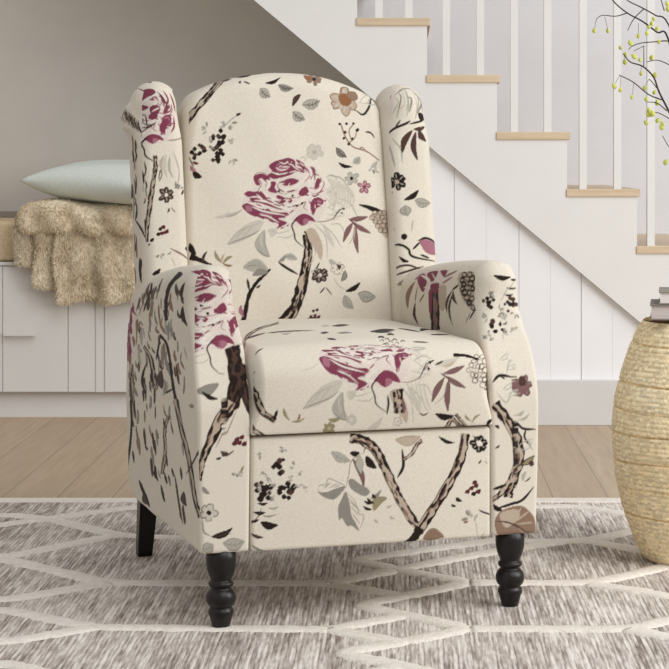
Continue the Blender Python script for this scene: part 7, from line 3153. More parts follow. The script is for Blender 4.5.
# ------------------------------------------------------------------ materials
class NT:
    def __init__(s, name):
        s.m = bpy.data.materials.new(name); s.m.use_nodes = True
        s.t = s.m.node_tree; s.b = s.t.nodes['Principled BSDF']
    def n(s, typ, **kw):
        o = s.t.nodes.new(typ)
        for k, v in kw.items():
            if k in o.inputs.keys():
                o.inputs[k].default_value = v
            else:
                setattr(o, k, v)
        return o
    def l(s, a, b):
        s.t.links.new(a, b)
    def coord(s, scale=(1, 1, 1), rot=(0, 0, 0), out='Object'):
        c = s.n('ShaderNodeTexCoord'); m = s.n('ShaderNodeMapping')
        m.inputs['Scale'].default_value = scale; m.inputs['Rotation'].default_value = rot
        s.l(c.outputs[out], m.inputs['Vector'])
        return m.outputs['Vector']
    def ramp(s, fac, stops):
        r = s.n('ShaderNodeValToRGB')
        e = r.color_ramp.elements
        while len(e) < len(stops):
            e.new(0.5)
        for k, (p, c) in enumerate(stops):
            e[k].position = p; e[k].color = (*srgb(c), 1)
        s.l(fac, r.inputs['Fac'])
        return r.outputs['Color']
    def noise(s, vec, scale, detail=3, rough=.55):
        o = s.n('ShaderNodeTexNoise', Scale=scale, Detail=detail, Roughness=rough)
        s.l(vec, o.inputs['Vector'])
        return o.outputs['Fac']
    def math(s, op, a, b=None):
        o = s.n('ShaderNodeMath', operation=op)
        for i, v in enumerate((a, b)):
            if v is None: continue
            if isinstance(v, (int, float)): o.inputs[i].default_value = v
            else: s.l(v, o.inputs[i])
        return o.outputs[0]
    def mix(s, fac, a, b, typ='MIX'):
        o = s.n('ShaderNodeMix', data_type='RGBA', blend_type=typ)
        for k, v in ((0, fac), (6, a), (7, b)):
            if isinstance(v, (int, float)): o.inputs[k].default_value = v
            elif isinstance(v, tuple): o.inputs[k].default_value = (*srgb(v), 1)
            else: s.l(v, o.inputs[k])
        return o.outputs[2]
    def bump(s, h, strength, dist=0.002):
        o = s.n('ShaderNodeBump', Strength=strength, Distance=dist)
        s.l(h, o.inputs['Height']); s.l(o.outputs['Normal'], s.b.inputs['Normal'])
    def base(s, c):
        if isinstance(c, tuple): s.b.inputs['Base Color'].default_value = (*srgb(c), 1)
        else: s.l(c, s.b.inputs['Base Color'])
    def rough(s, v, spec=0.3):
        s.b.inputs['Roughness'].default_value = v
        s.b.inputs['Specular IOR Level'].default_value = spec

def paint_mat(name, c, rough=.6, var=4, spec=.3):
    t = NT(name); v = t.coord()
    c2 = tuple(max(0, k - var) for k in c)
    t.base(t.ramp(t.noise(v, 6, 4), [(.3, c2), (.7, c)])); t.rough(rough, spec)
    t.bump(t.noise(v, 160, 2), .06, .001)
    return t.m

M_WHITE = paint_mat('white_paint', (229, 228, 226), .5)
M_PANEL = paint_mat('white_panelling', (240, 240, 242), .5)
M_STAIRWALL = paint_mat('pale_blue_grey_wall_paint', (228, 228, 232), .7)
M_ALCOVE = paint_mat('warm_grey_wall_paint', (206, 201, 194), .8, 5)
M_CAB = paint_mat('white_cabinet_paint', (214, 212, 209), .45)
M_PLINTH = paint_mat('white_plinth_paint', (214, 212, 210), .55)
M_LEDGE = paint_mat('grey_brown_ledge', (150, 140, 133), .6)

def wood_mat(name, a, b, scale=(2, 30, 30)):
    t = NT(name); v = t.coord(scale)
    t.base(t.ramp(t.noise(v, 3, 4), [(.3, a), (.7, b)])); t.rough(.5, .3)
    return t.m
M_TREAD = wood_mat('pale_oak', (200, 178, 150), (216, 196, 168))

def floor_mat():
    t = NT('brown_oak_planks')
    c = t.n('ShaderNodeTexCoord'); sp = t.n('ShaderNodeSeparateXYZ'); t.l(c.outputs['Object'], sp.inputs[0])
    u = t.math('DIVIDE', t.math('ADD', sp.outputs[0], .045), 0.145)
    idx = t.math('FLOOR', u); fr = t.math('FRACT', u)
    wn = t.n('ShaderNodeTexWhiteNoise', noise_dimensions='1D'); t.l(idx, wn.inputs['W'])
    cb = t.n('ShaderNodeCombineXYZ')
    t.l(t.math('MULTIPLY', sp.outputs[0], 26), cb.inputs[0])
    t.l(t.math('ADD', t.math('MULTIPLY', sp.outputs[1], 1.6), t.math('MULTIPLY', wn.outputs['Value'], 31)), cb.inputs[1])
    t.l(idx, cb.inputs[2])
    g = t.noise(cb.outputs[0], 2.2, 5)
    col = t.ramp(g, [(.25, (166, 146, 122)), (.75, (190, 171, 147))])
    col = t.mix(t.math('MULTIPLY', wn.outputs['Value'], .35), col, (158, 136, 112))
    seam = t.math('GREATER_THAN', t.math('ABSOLUTE', t.math('SUBTRACT', fr, .5)), .488)
    col = t.mix(t.math('MULTIPLY', seam, .5), col, (96, 76, 62))
    t.base(col); t.rough(.5, .35); t.bump(g, .1, .002)
    return t.m

def rug_mat():
    t = NT('heathered_flatweave_pile')
    c = t.n('ShaderNodeTexCoord'); sp = t.n('ShaderNodeSeparateXYZ'); t.l(c.outputs['Object'], sp.inputs[0])
    def vec(a, b):
        cb = t.n('ShaderNodeCombineXYZ'); t.l(t.math('MULTIPLY', sp.outputs[0], a), cb.inputs[0]); t.l(t.math('MULTIPLY', sp.outputs[1], b), cb.inputs[1]); return cb.outputs[0]
    idx = t.math('FLOOR', t.math('DIVIDE', sp.outputs[0], .0085))
    fr = t.math('FRACT', t.math('DIVIDE', sp.outputs[0], .0085))
    cb = t.n('ShaderNodeCombineXYZ'); t.l(t.math('MULTIPLY', idx, 7.31), cb.inputs[0]); t.l(t.math('MULTIPLY', sp.outputs[1], 5.0), cb.inputs[1])
    n1 = t.noise(cb.outputs[0], 1.0, 3, .6)
    n2 = t.noise(vec(240, 16), 1.0, 2, .6)
    n3 = t.noise(vec(4, 1.6), 1.0, 3, .6)
    gap = t.math('MULTIPLY', t.math('ABSOLUTE', t.math('SUBTRACT', fr, .5)), .16)
    s = t.math('ADD', t.math('MULTIPLY', n1, .60), t.math('ADD', t.math('MULTIPLY', n2, .44), t.math('MULTIPLY', t.math('SUBTRACT', n3, .5), .34)))
    s = t.math('SUBTRACT', s, t.math('SUBTRACT', gap, .045))
    col = t.ramp(s, [(.37, (124, 112, 104)), (.51, (182, 172, 164)), (.64, (226, 219, 212))])
    t.base(col); t.rough(.95, .05)
    w = t.math('SINE', t.math('MULTIPLY', sp.outputs[0], 540)); w2 = t.math('SINE', t.math('MULTIPLY', sp.outputs[1], 420))
    t.bump(t.math('ADD', s, t.math('ADD', t.math('MULTIPLY', w, .18), t.math('MULTIPLY', w2, .12))), .55, .004)
    return t.m

def rug_line_mat():
    t = NT('ivory_tufted_pile'); v = t.coord()
    t.base(t.ramp(t.noise(v, 90, 3), [(.3, (218, 210, 200)), (.7, (234, 227, 218))])); t.rough(.95, .05)
    t.bump(t.noise(v, 220, 2), .6, .004)
    return t.m

def cloth_mat():
    t = NT('floral_print_linen')
    a = t.n('ShaderNodeVertexColor', layer_name='print')
    v = t.coord()
    n = t.noise(v, 420, 2, .6)
    col = t.mix(1.0, a.outputs['Color'], t.ramp(n, [(.3, (236, 235, 233)), (.7, (255, 255, 255))]), 'MULTIPLY')
    t.base(col); t.rough(.92, .12)
    t.b.inputs['Sheen Weight'].default_value = .08
    t.bump(t.math('ADD', n, t.math('MULTIPLY', t.noise(v, 9, 2), .6)), .22, .0015)
    return t.m

def dark_wood():
    t = NT('espresso_stained_wood'); v = t.coord((40, 40, 6))
    t.base(t.ramp(t.noise(v, 2, 3), [(.3, (17, 13, 12)), (.7, (27, 21, 20))])); t.rough(.34, .35)
    return t.m

def fabric(name, c1, c2, sc=120, rough=.95, bump=.3):
    t = NT(name); v = t.coord()
    t.base(t.ramp(t.noise(v, sc, 3), [(.3, c1), (.7, c2)])); t.rough(rough, .1); t.bump(t.noise(v, sc * 2, 2), bump, .002)
    return t.m

def fur_mat():
    t = NT('sandy_faux_fur'); v = t.coord()
    a = t.noise(v, 11, 4, .65); b = t.noise(v, 140, 2)
    col = t.ramp(a, [(.33, (196, 176, 144)), (.5, (224, 210, 184)), (.68, (240, 230, 210))])
    col = t.mix(.35, col, t.ramp(b, [(.3, (196, 178, 148)), (.7, (244, 236, 218))]))
    t.base(col); t.rough(.9, .15)
    return t.m

def jute_mat():
    t = NT('braided_jute'); 
    a = t.n('ShaderNodeVertexColor', layer_name='strand')
    v = t.coord((1, 1, 1))
    col = t.mix(1.0, a.outputs['Color'], t.ramp(t.noise(v, 70, 3), [(.3, (247, 241, 229)), (.7, (255, 254, 250))]), 'MULTIPLY')
    col = t.mix(1.0, col, t.ramp(t.noise(v, 5, 2), [(.3, (248, 240, 228)), (.7, (255, 255, 255))]), 'MULTIPLY')
    t.base(col); t.rough(.85, .2)
    return t.m

M_FLOOR = floor_mat(); M_RUG = rug_mat(); M_RUGLINE = rug_line_mat(); M_CLOTH = cloth_mat(); M_LEG = dark_wood()
M_PILLOW = fabric('pale_aqua_linen', (206, 214, 209), (220, 227, 222)); M_CUSHION = fabric('sand_linen', (196, 176, 144), (214, 196, 164))
M_FUR = fur_mat(); M_JUTE = jute_mat()
M_BARK = paint_mat('dark_bark', (62, 52, 50), .8, 18)
M_BUD = fabric('yellow_green_petals', (190, 196, 84), (214, 216, 120), 60)
M_VASE = paint_mat('white_glaze', (228, 226, 222), .2, 4, .5)
M_COVER = paint_mat('dark_taupe_cover', (128, 120, 112), .6); M_COVER2 = paint_mat('olive_grey_cover', (138, 134, 120), .6)
M_PAGES = wood_mat('book_pages', (186, 176, 172), (204, 196, 192), (2, 2, 400)); M_PAGES2 = wood_mat('light_book_pages', (216, 210, 206), (230, 226, 222), (2, 2, 400))

# ------------------------------------------------------------------ setting
FZ = -0.008
YS = 6.69                 # plane of the stair side
KS = YS / 2000
def sx(px_): return (px_ - 405) * KS
def sz(py_): return 0.88 - (py_ - 160) * KS

structure(box('floor', -3.2, 3.2, 1.0, 7.80, -0.06, FZ, M_FLOOR))
structure(box('wall_back', -3.2, 3.2, 7.80, 7.90, -0.06, 3.2, M_STAIRWALL))

# lower edge of the stair side: z = zl(x)
def zl(x): return 1.415 - 0.8313 * (x + 0.502)
# alcove wall under the flight, its top follows the flight
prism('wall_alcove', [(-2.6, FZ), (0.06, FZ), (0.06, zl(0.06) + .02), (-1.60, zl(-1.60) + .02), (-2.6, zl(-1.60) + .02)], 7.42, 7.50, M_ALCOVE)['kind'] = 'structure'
structure(box('light_block_wall_left', -2.72, -2.6, 4.6, 7.80, FZ, 2.9, M_ALCOVE))  # unseen wall, added to block light coming from the left
# vertical boards closing the space under the lower steps
X0 = -0.02; X1 = 1.20
bm = bmesh.new()
seams = [X0] + [sx(k) for k in (423, 454.5, 486.5, 519.5, 551, 582, 613.5, 645, 676, 707, 738)] + [X1 - .02]
for k in range(len(seams) - 1):
    a, b = seams[k], seams[k + 1]
    strong = (0.0014 if k == 5 else 0.0007) if k % 2 == 1 else 0.0002
    a_ = a + ((0.0014 if k == 6 else 0.0007) if k % 2 == 0 else .0002) ; b_ = b - strong
    pts = [(a_, FZ), (b_, FZ), (b_, zl(b_) + .05), (a_, zl(a_) + .05)]
    f = [bm.verts.new((x, YS + .028, z)) for x, z in pts]; g = [bm.verts.new((x, YS + .05, z)) for x, z in pts]
    bm.faces.new(f); bm.faces.new(g[::-1])
    for i in range(4):
        bm.faces.new([f[i], g[i], g[(i + 1) % 4], f[(i + 1) % 4]])
for pts in [[(X0, FZ), (X1 - .02, FZ), (X1 - .02, zl(X1 - .02) + .05), (X0, zl(X0) + .05)]]:
    f = [bm.verts.new((x, YS + .034, z)) for x, z in pts]; g = [bm.verts.new((x, YS + .06, z)) for x, z in pts]
    bm.faces.new(f); bm.faces.new(g[::-1])
    for i in range(4):
        bm.faces.new([f[i], g[i], g[(i + 1) % 4], f[(i + 1) % 4]])
structure(bm_obj('wall_right', bm, M_PANEL))
structure(box('baseboard_right', X0, 1.9, YS + .002, YS + .027, FZ, sz(380.5), M_PLINTH, bevel=.002))
structure(box('trim_1', X0 - .03, X0, YS + .02, 7.42, FZ, zl(X0) + .03, M_PANEL))
structure(box('trim_2', -2.6, 0.0, 7.33, 7.42, 0.655, 0.690, M_LEDGE))

# staircase
st = empty('staircase', (0.6, YS, 0))
tag(st, 'white staircase with pale oak treads and white square balusters rising to the left', 'staircase')
off = Vector((0.6, YS, 0))
def stp(o):
    o.data.transform(Matrix.Translation(-off)); o.parent = st; return o
RISE = 57 * KS; RUN = 70.2 * KS
treads = []                                   # (left x, right x, top z), seen ones first
for k in range(-5, 7):
    xl = sx(357 + 70.0 * k) ; zt = sz(18 + 57.0 * k)
    if zt > 0.05:
        treads.append((xl, xl + RUN + 3 * KS, zt))
TH = 7.8 * KS
poly = []
for xl, xr, zt in treads:
    poly += [(xl, zt - TH), (xr - 3 * KS, zt - TH)]
last = poly[-1]
poly += [(last[0], FZ)]
poly += [(min(last[0] - .02, -0.502 + 1.415 / .8313), FZ), (treads[0][0], zl(treads[0][0]))]
stp(prism('stringer', poly, YS, YS + .028, M_WHITE))
for xl, xr, zt in treads:
    stp(box('tread', xl - .002, xr, YS - .006, 7.80, zt - TH, zt, M_TREAD, bevel=.002))
    stp(box('riser', xl + .001, xl + .02, YS + .03, 7.80, zt - RISE, zt - TH, M_WHITE))
xs_, ze_ = treads[0][0], 0
stp(prism('soffit', [(treads[0][0], zl(treads[0][0]) + .012), (X1, zl(X1) + .012), (X1, zl(X1) + .03), (treads[0][0], zl(treads[0][0]) + .03)], YS + .03, 7.78, M_WHITE))
for k, cx in enumerate((379, 409, 446.5, 480.5, 514.5, 548, 583.5, 618, 651.5, 686, 721, 756)):
    zt = treads[5 + k // 2][2]
    x = sx(cx)
    stp(box('baluster', x - .0125, x + .0125, YS + .012, YS + .037, zt, zt + 1.06 - .81 * (x - treads[5 + k // 2][0]) , M_WHITE))
xa, za = sx(379) - .2, treads[5][2] + 1.06 + .17
xb = sx(756) + .1
slope = -RISE / RUN
za = treads[5][2] + 1.06 - .81 * (sx(379) - treads[5][0]) + .2 * -slope
stp(prism('handrail', [(xa, za - .03), (xb, za - .03 + slope * (xb - xa)), (xb, za + .03 + slope * (xb - xa)), (xa, za + .03)], YS, YS + .05, M_TREAD))

# ------------------------------------------------------------------ storage bench in the alcove
YB = 6.875; KB = YB / 2000
def cx_(p): return (p - 405) * KB
def cz_(p): return 0.88 - (p - 160) * KB
bench = empty('storage_bench', (-1.2, YB + .2, 0))
tag(bench, 'white built-in storage bench with panel doors under the stairs', 'bench')
boff = Vector(bench.location)
def bp(o, par=None):
    o.data.transform(Matrix.Translation(-boff)); o.parent = par or bench; return o
zc = cz_(262); zb = cz_(392.5)
bp(box('plinth', -2.6, -.06, YB + .035, 7.40, FZ, zb, M_PLINTH))
bp(box('body', -2.6, -.06, YB + .005, 7.40, zb, zc - .012, M_CAB))
bp(box('top_board', -2.6, -.06, YB - .004, 7.40, zc - .012, zc, M_CAB, bevel=.002))
def door(x0, x1, drawer=False):
    g = .0014
    d = bp(box('door', x0 + g, x1 - g, YB, YB + .0048, zb + .002, zc - .016, M_CAB, bevel=.001))
    return d
edges = [-2.6, cx_(-120), cx_(2.5), cx_(68), cx_(95), cx_(104.5), cx_(168), cx_(240), -.06]
for k in range(len(edges) - 1):
    if k == 4:
        bp(box('stile', edges[k] + .003, edges[k + 1] - .003, YB + .001, YB + .0048, zb + .002, zc - .016, M_CAB))
        continue
    d = door(edges[k], edges[k + 1])
    if k in (2, 6):
        x0 = cx_(3) if k == 2 else edges[k] + .03
        bp(box('handle', x0 + .006, x0 + .115, YB - .022, YB - .012, cz_(335.5), cz_(332), M_CAB, bevel=.001), d).data
        for xx in (x0 + .016, x0 + .1):
            bp(box('handle_post', xx, xx + .006, YB - .014, YB + .001, cz_(335), cz_(332.5), M_CAB), d)

# tan bench cushion
def soft_box(name, x0, x1, y0, y1, z0, z1, r, mat, parent=None, step=.02, wob=0.0):
    P0, P, m, q, n = rbox(lin(x0, x1, step), lin(y0, y1, step), lin(z0, z1, step / 2), const_r(r))
    if wob:
        P = P + wob * np.stack([np.sin(P[:, 1] * 30 + P[:, 2] * 20), np.sin(P[:, 0] * 25), np.sin(P[:, 0] * 33 + P[:, 1] * 21)], 1)
    return link(name, mesh_from(name, P, q.tolist()), mat, parent)
cu = soft_box('bench_cushion', -2.55, -.30, YB + .012, 7.32, zc + .001, cz_(221.5), .014, M_CUSHION)
tag(cu, 'sand coloured seat cushion lying on the white storage bench', 'cushion')
ZCU = cz_(221.5)

# ------------------------------------------------------------------ faux fur throw
fur = empty('fur_throw', (-1.1, YB + .1, ZCU))
tag(fur, 'shaggy beige faux fur throw folded over the bench front beneath the pillow', 'throw')
foff = np.array(fur.location)
def hairy(name, P, q, parent, n, length, flow, seed):
    rs = np.random.RandomState(seed)
    V = [P]; F = q.tolist()
    a = P[q[:, 0]]; b = P[q[:, 1]]; c = P[q[:, 2]]; d = P[q[:, 3]]
    nr = np.cross(c - a, d - b); area = np.linalg.norm(nr, axis=1); nr = nr / (area[:, None] + 1e-12)
    w = area * (0.25 + np.clip(-nr[:, 1], 0, 1) + .7 * np.clip(nr[:, 2], 0, 1) + .4 * np.abs(nr[:, 0]))
    k = rs.choice(len(q), n, p=w / w.sum())
    u, v = rs.rand(n, 1), rs.rand(n, 1)
    p = a[k] * (1 - u) * (1 - v) + b[k] * u * (1 - v) + c[k] * u * v + d[k] * (1 - u) * v
    cl = np.stack([np.sin(p[:, 0] * 37 + p[:, 2] * 23), np.sin(p[:, 0] * 29), np.sin(p[:, 2] * 41 + p[:, 0] * 17)], 1)
    dirn = nr[k] * .42 + np.array(flow) * 1.3 + rs.randn(n, 3) * .24 + cl * .22
    dirn /= np.linalg.norm(dirn, axis=1, keepdims=True)
    L = length * (.6 + .8 * rs.rand(n, 1))
    side = np.cross(dirn, rs.randn(n, 3)); side /= np.linalg.norm(side, axis=1, keepdims=True)
    mid = p + dirn * L * .55
    tip = p + dirn * L + np.array(flow) * L * .3
    wd = .0013
    base = len(P)
    V += [np.stack([p - side * wd, p + side * wd, mid + side * wd * .8, tip, mid - side * wd * .8], 1).reshape(-1, 3)]
    F += [tuple(base + 5 * i + j for j in range(5)) for i in range(n)]
    return link(name, mesh_from(name, np.concatenate(V) - foff, F), M_FUR, parent)
def slab(x0, x1, y0, y1, z0, z1, r, fn, step=.012):
    P0, P, m, q, n = rbox(lin(x0, x1, step), lin(y0, y1, step), lin(z0, z1, step), const_r(r))
    return fn(P), q
def f_fold(P):
    x, y, z = P.T.copy()
    k = (x - cx_(20)) / .5
    y = y + .012 * np.sin(x * 22) + .01 * np.sin(x * 55 + z * 30)
    z = z + .006 * np.sin(x * 26 + 1) + .004 * np.sin(y * 30) - .018 * sstep(0, .35, x - cx_(20)) * sstep(YB + .02, YB - .08, y)
    return np.stack([x, y, z], 1)
P, q = slab(cx_(20), cx_(215), YB - .075, YB + .33, ZCU - .035, cz_(201.5), .042, f_fold)
inside = (P[:, 1] > YB + .0) & (P[:, 2] < ZCU + .004)
P[inside, 2] = ZCU + .004
hairy('folded_roll', P, q, fur, 22000, .0085, (0, -.15, -.35), 1)
def f_drape(seed, taper):
    def fn(P):
        x, y, z = P.T.copy()
        dn = np.clip((ZCU - z) / .3, 0, 1)
        y = y + (.014 * np.sin(x * 34 + seed) + .008 * np.sin(x * 71 + seed * 2)) * (.3 + dn)
        x = x + taper * dn * (1 if taper else 0) + .006 * np.sin(z * 30 + seed)
        z = z + .008 * np.sin(x * 40 + seed) * dn
        return np.stack([x, y, z], 1)
    return fn
P, q = slab(cx_(56), cx_(212), YB - .050, YB - .012, cz_(301), ZCU + .03, .016, f_drape(1.0, .008))
hairy('front_drape', P, q, fur, 24000, .009, (0, -.1, -.6), 2)
P, q = slab(cx_(36), cx_(63), YB - .042, YB - .008, cz_(287), ZCU + .03, .014, f_drape(3.0, .0))
hairy('side_drape', P, q, fur, 6000, .0085, (-.05, -.1, -.6), 3)
P, q = slab(cx_(17), cx_(44), YB - .036, YB - .006, cz_(265), ZCU + .03, .014, f_drape(5.0, -.012))
hairy('side_drape', P, q, fur, 6000, .0085, (-.1, -.1, -.6), 4)

# ------------------------------------------------------------------ pillow
def pillow():
    N = 56
    V = []; F = []
    S = .27
    for sgn in (1, -1):
        for i in range(N + 1):
            for j in range(N + 1):
                u = -1 + 2 * i / N; v = -1 + 2 * j / N
                e = max(0.0, (1 - abs(u) ** 3.0)) ** .5 * max(0.0, (1 - abs(v) ** 3.0)) ** .5
                w = .074 * e * (1 + .05 * math.sin(u * 7 + v * 4) * sgn)
                k = 1 - .06 * (1 - abs(u) ** 2) * abs(v) ** 4; k2 = 1 - .06 * (1 - abs(v) ** 2) * abs(u) ** 4
                V.append((S * u * k2, S * v * k, sgn * w))
    M = (N + 1) ** 2
    for b, fl in ((0, 0), (M, 1)):
        for i in range(N):
            for j in range(N):
                f = (b + i * (N + 1) + j, b + (i + 1) * (N + 1) + j, b + (i + 1) * (N + 1) + j + 1, b + i * (N + 1) + j + 1)
                F.append(f[::-1] if fl else f)
    me = mesh_from('pillow', V, F)
    bm = bmesh.new(); bm.from_mesh(me); bmesh.ops.remove_doubles(bm, verts=bm.verts, dist=1e-5); bm.to_mesh(me); bm.free()
    me.polygons.foreach_set('use_smooth', [True] * len(me.polygons))
    return me
pl = link('pillow', pillow(), M_PILLOW)
pl.location = (cx_(23) + .345, YB + .150, cz_(183))
pl.rotation_euler = (math.radians(3), math.radians(-1.5), math.radians(60))
tag(pl, 'pale aqua square pillow lying flat on the fur throw', 'pillow')

# ------------------------------------------------------------------ rug
def fl(px_, py_, z=0.0):
    Y = 2000 * (.88 - z) / (py_ - 160)
    return ((px_ - 405) * Y / 2000, Y)
RT = .0
rug = empty('area_rug', (0, 4.0, 0))
tag(rug, 'large grey heathered rug with raised ivory diamond lattice under the armchair', 'rug')
RY1 = fl(0, 499, RT)[1]; RY0 = 2.75
bm = bmesh.new(); add_box(bm, -1.75, 1.45, RY0 - 4, RY1 - 4, FZ + .0003, RT, .003)
bm_obj('pile', bm, M_RUG, rug)
lines = [
 # forks at the left
 [(-120, 541), (0, 513), (51, 518), (116, 534), (178, 537), (350, 538)], [(-120, 545), (0, 524), (51, 517), (134, 506), (260, 505)],
 [(-110, 534), (0, 557), (116, 534)], [(-110, 582), (0, 557), (107, 582), (330, 582.5)], [(-110, 582), (0, 600), (107, 582)],
 [(-110, 626), (0, 607), (89, 626), (330, 628)], [(-110, 626), (0, 642), (94, 626)],
 [(-110, 690), (0, 660), (89, 684), (330, 684)],
 # middle zigzag and its diamonds
 [(520, 536), (440, 547), (352, 559), (405, 570), (470, 581.5), (405, 595), (356, 604), (405, 614), (470, 627.5), (400, 641), (336, 652), (400, 664), (470, 682)],
 [(330, 582.5), (405, 567), (480, 553), (560, 541)], [(330, 582.5), (372, 590), (405, 595)], [(330, 628), (405, 614)], [(330, 628), (372, 637), (400, 641)],
 [(330, 684), (400, 664)],
 # right-hand lines
 [(470, 581.5), (590, 582), (640, 572), (700, 556), (790, 540)], [(590, 582), (640, 590), (700, 601), (790, 618)], [(470, 627.5), (628, 628), (665, 620), (790, 590)],
 [(628, 628), (670, 636), (790, 660)], [(500, 540.5), (588, 540), (632, 530), (700, 514)], [(588, 540), (640, 549), (700, 561)],
 [(470, 682), (640, 684)], [(525, 506), (575, 505), (640, 515), (700, 526)],
]
def ribbon(name, pts, w, parent):
    p = np.array([fl(a, b, RT + .003) for a, b in pts]); p[:, 1] -= 4.0
    out = []
    for i in range(len(p) - 1):
        L = np.linalg.norm(p[i + 1] - p[i]); n = max(2, int(L / .01))
        t = np.linspace(0, 1, n, endpoint=False)[:, None]; out.append(p[i] * (1 - t) + p[i + 1] * t)
    out.append(p[-1:]); p = np.concatenate(out)
    k = 5
    st = np.arange(k, 0, -1)[:, None]
    pad = np.concatenate([p[:1] - (p[1] - p[0]) * st, p, p[-1:] + (p[-1] - p[-2]) * st[::-1]])
    p = sum(pad[i:i + len(p)] for i in range(2 * k + 1)) / (2 * k + 1)
    t = np.gradient(p, axis=0); t /= np.linalg.norm(t, axis=1, keepdims=True) + 1e-9
    nn = np.stack([-t[:, 1], t[:, 0]], 1)
    rs = np.random.RandomState(len(p))
    V = []; F = []
    for i in range(len(p)):
        # tufted line: a little wider where it runs across the rug
        ww = w / 2 * (1 + .10 * rs.randn()) 
        for f, z in ((-1, RT - .001), (-.88, RT + .0022), (-.3, RT + .0034), (.3, RT + .0034), (.88, RT + .0022), (1, RT - .001)):
            V.append((p[i, 0] + nn[i, 0] * ww * f, p[i, 1] + nn[i, 1] * ww * f, z + (.0004 * rs.randn() if abs(f) < .9 else 0)))
    for i in range(len(p) - 1):
        for j in range(5):
            F.append((6 * i + j, 6 * i + j + 1, 6 * i + 7 + j, 6 * i + 6 + j))
    m = len(p) - 1
    F += [(5, 4, 3, 2, 1, 0), tuple(6 * m + j for j in range(6))]
    V_, F_ = V, [f[::-1] for f in F]
    return V_, F_
VV = []; FF = []
for i, ln in enumerate(lines):
    V, F = ribbon('l', ln, .050, rug)
    b = len(VV); VV += [(x, y, z + .0002 * (i % 5)) for x, y, z in V]; FF += [tuple(b + k for k in f) for f in F]
VV = [(min(max(x, -1.74), 1.44), min(y, RY1 - 4.004), z) for x, y, z in VV]
link('raised_lattice', mesh_from('raised_lattice', VV, FF), M_RUGLINE, rug)
bm = bmesh.new(); add_box(bm, -1.752, 1.452, RY1 - 4.055, RY1 - 4 + .004, FZ + .0002, RT + .003, .003)
bm_obj('bound_edge', bm, M_RUGLINE, rug)
RTOP = RT

# ------------------------------------------------------------------ armchair
chair = empty('armchair', CHAIR_LOC, CHAIR_YAW)
tag(chair, 'cream wingback armchair with plum peony floral print and dark turned legs on the rug', 'armchair')
PARTS = {'arm_l': 'armrest', 'arm_r': 'armrest', 'wing_l': 'wing', 'wing_r': 'wing', 'back': 'backrest', 'seat': 'seat_cushion', 'panel': 'front_panel'}
for key, nm in PARTS.items():
    g = UPHOLSTERY[key]()
    col = np.ones((len(g['P']), 4)); col[:, :3] = srgb(CLOTH)
    for ch in 'fs':
        m = g['chart'] == ch
        el = PRINT.get(key + ':' + ch)
        if el and m.any():
            col[m, :3] = paint(ch, g['uv'][m], el)
    me = mesh_from(nm, g['P'], g['q'].tolist() + [tuple(int(i) for i in k) for k in g['n']])
    a = me.color_attributes.new('print', 'FLOAT_COLOR', 'POINT')
    a.data.foreach_set('color', col.astype(np.float32).ravel())
    link(nm, me, M_CLOTH, chair)
# inner body closing the frame below the seat and behind the back
body = bmesh.new(); add_box(body, -.240, .240, .055, .60, .152, .36, .006)
o = bm_obj('seat_frame', body, M_CLOTH, chair)
body = bmesh.new(); add_box(body, -.245, .245, .625, .70, .20, .56, .012)
o2 = bm_obj('rear_panel', body, M_CLOTH, chair)
for ob in (o, o2):
    a = ob.data.color_attributes.new('print', 'FLOAT_COLOR', 'POINT')
    a.data.foreach_set('color', np.tile(np.append(srgb(CLOTH), 1.0), len(ob.data.vertices)).astype(np.float32))
prof = [(.0150, 0), (.0165, .001), (.0188, .011), (.0215, .021), (.0240, .027), (.0245, .031), (.0235, .035), (.0205, .0385), (.0210, .0405), (.0250, .044), (.0278, .050), (.0288, .056), (.0280, .062), (.0255, .068),
        (.0215, .0725), (.0190, .0745), (.0188, .0765), (.0225, .079), (.0240, .082), (.0240, .0845), (.0222, .0875), (.0196, .089), (.0192, .091), (.0215, .096), (.0245, .103), (.0268, .111), (.0282, .120), (.0288, .129), (.0288, .152)]
prof = [(r, z) for r, z in prof]
leg_me = lathe_mesh('leg', prof, 40)
leg_me.materials.append(M_LEG)
for x in (-.292, .292):
    l = link('leg', leg_me, None, chair); l.location = (x, .030, RTOP); l['label'] = 'turned front leg'
for x in (-.297, .297):
    bm = bmesh.new()
    tp, bt = .021, .016
    ring = []
    for z, y, h in ((0, .755, bt), (.17, .698, tp)):
        ring.append([bm.verts.new((x + a * h, y + b * h, z + RTOP)) for a, b in ((-1, -1), (1, -1), (1, 1), (-1, 1))])
    bm.faces.new(ring[0][::-1]); bm.faces.new(ring[1])
    for i in range(4):
        bm.faces.new([ring[0][i], ring[0][(i + 1) % 4], ring[1][(i + 1) % 4], ring[1][i]])
    bmesh.ops.bevel(bm, geom=list(bm.edges), offset=.002, segments=2, affect='EDGES')
    l = bm_obj('leg', bm, M_LEG, chair); l['label'] = 'square raked rear leg'

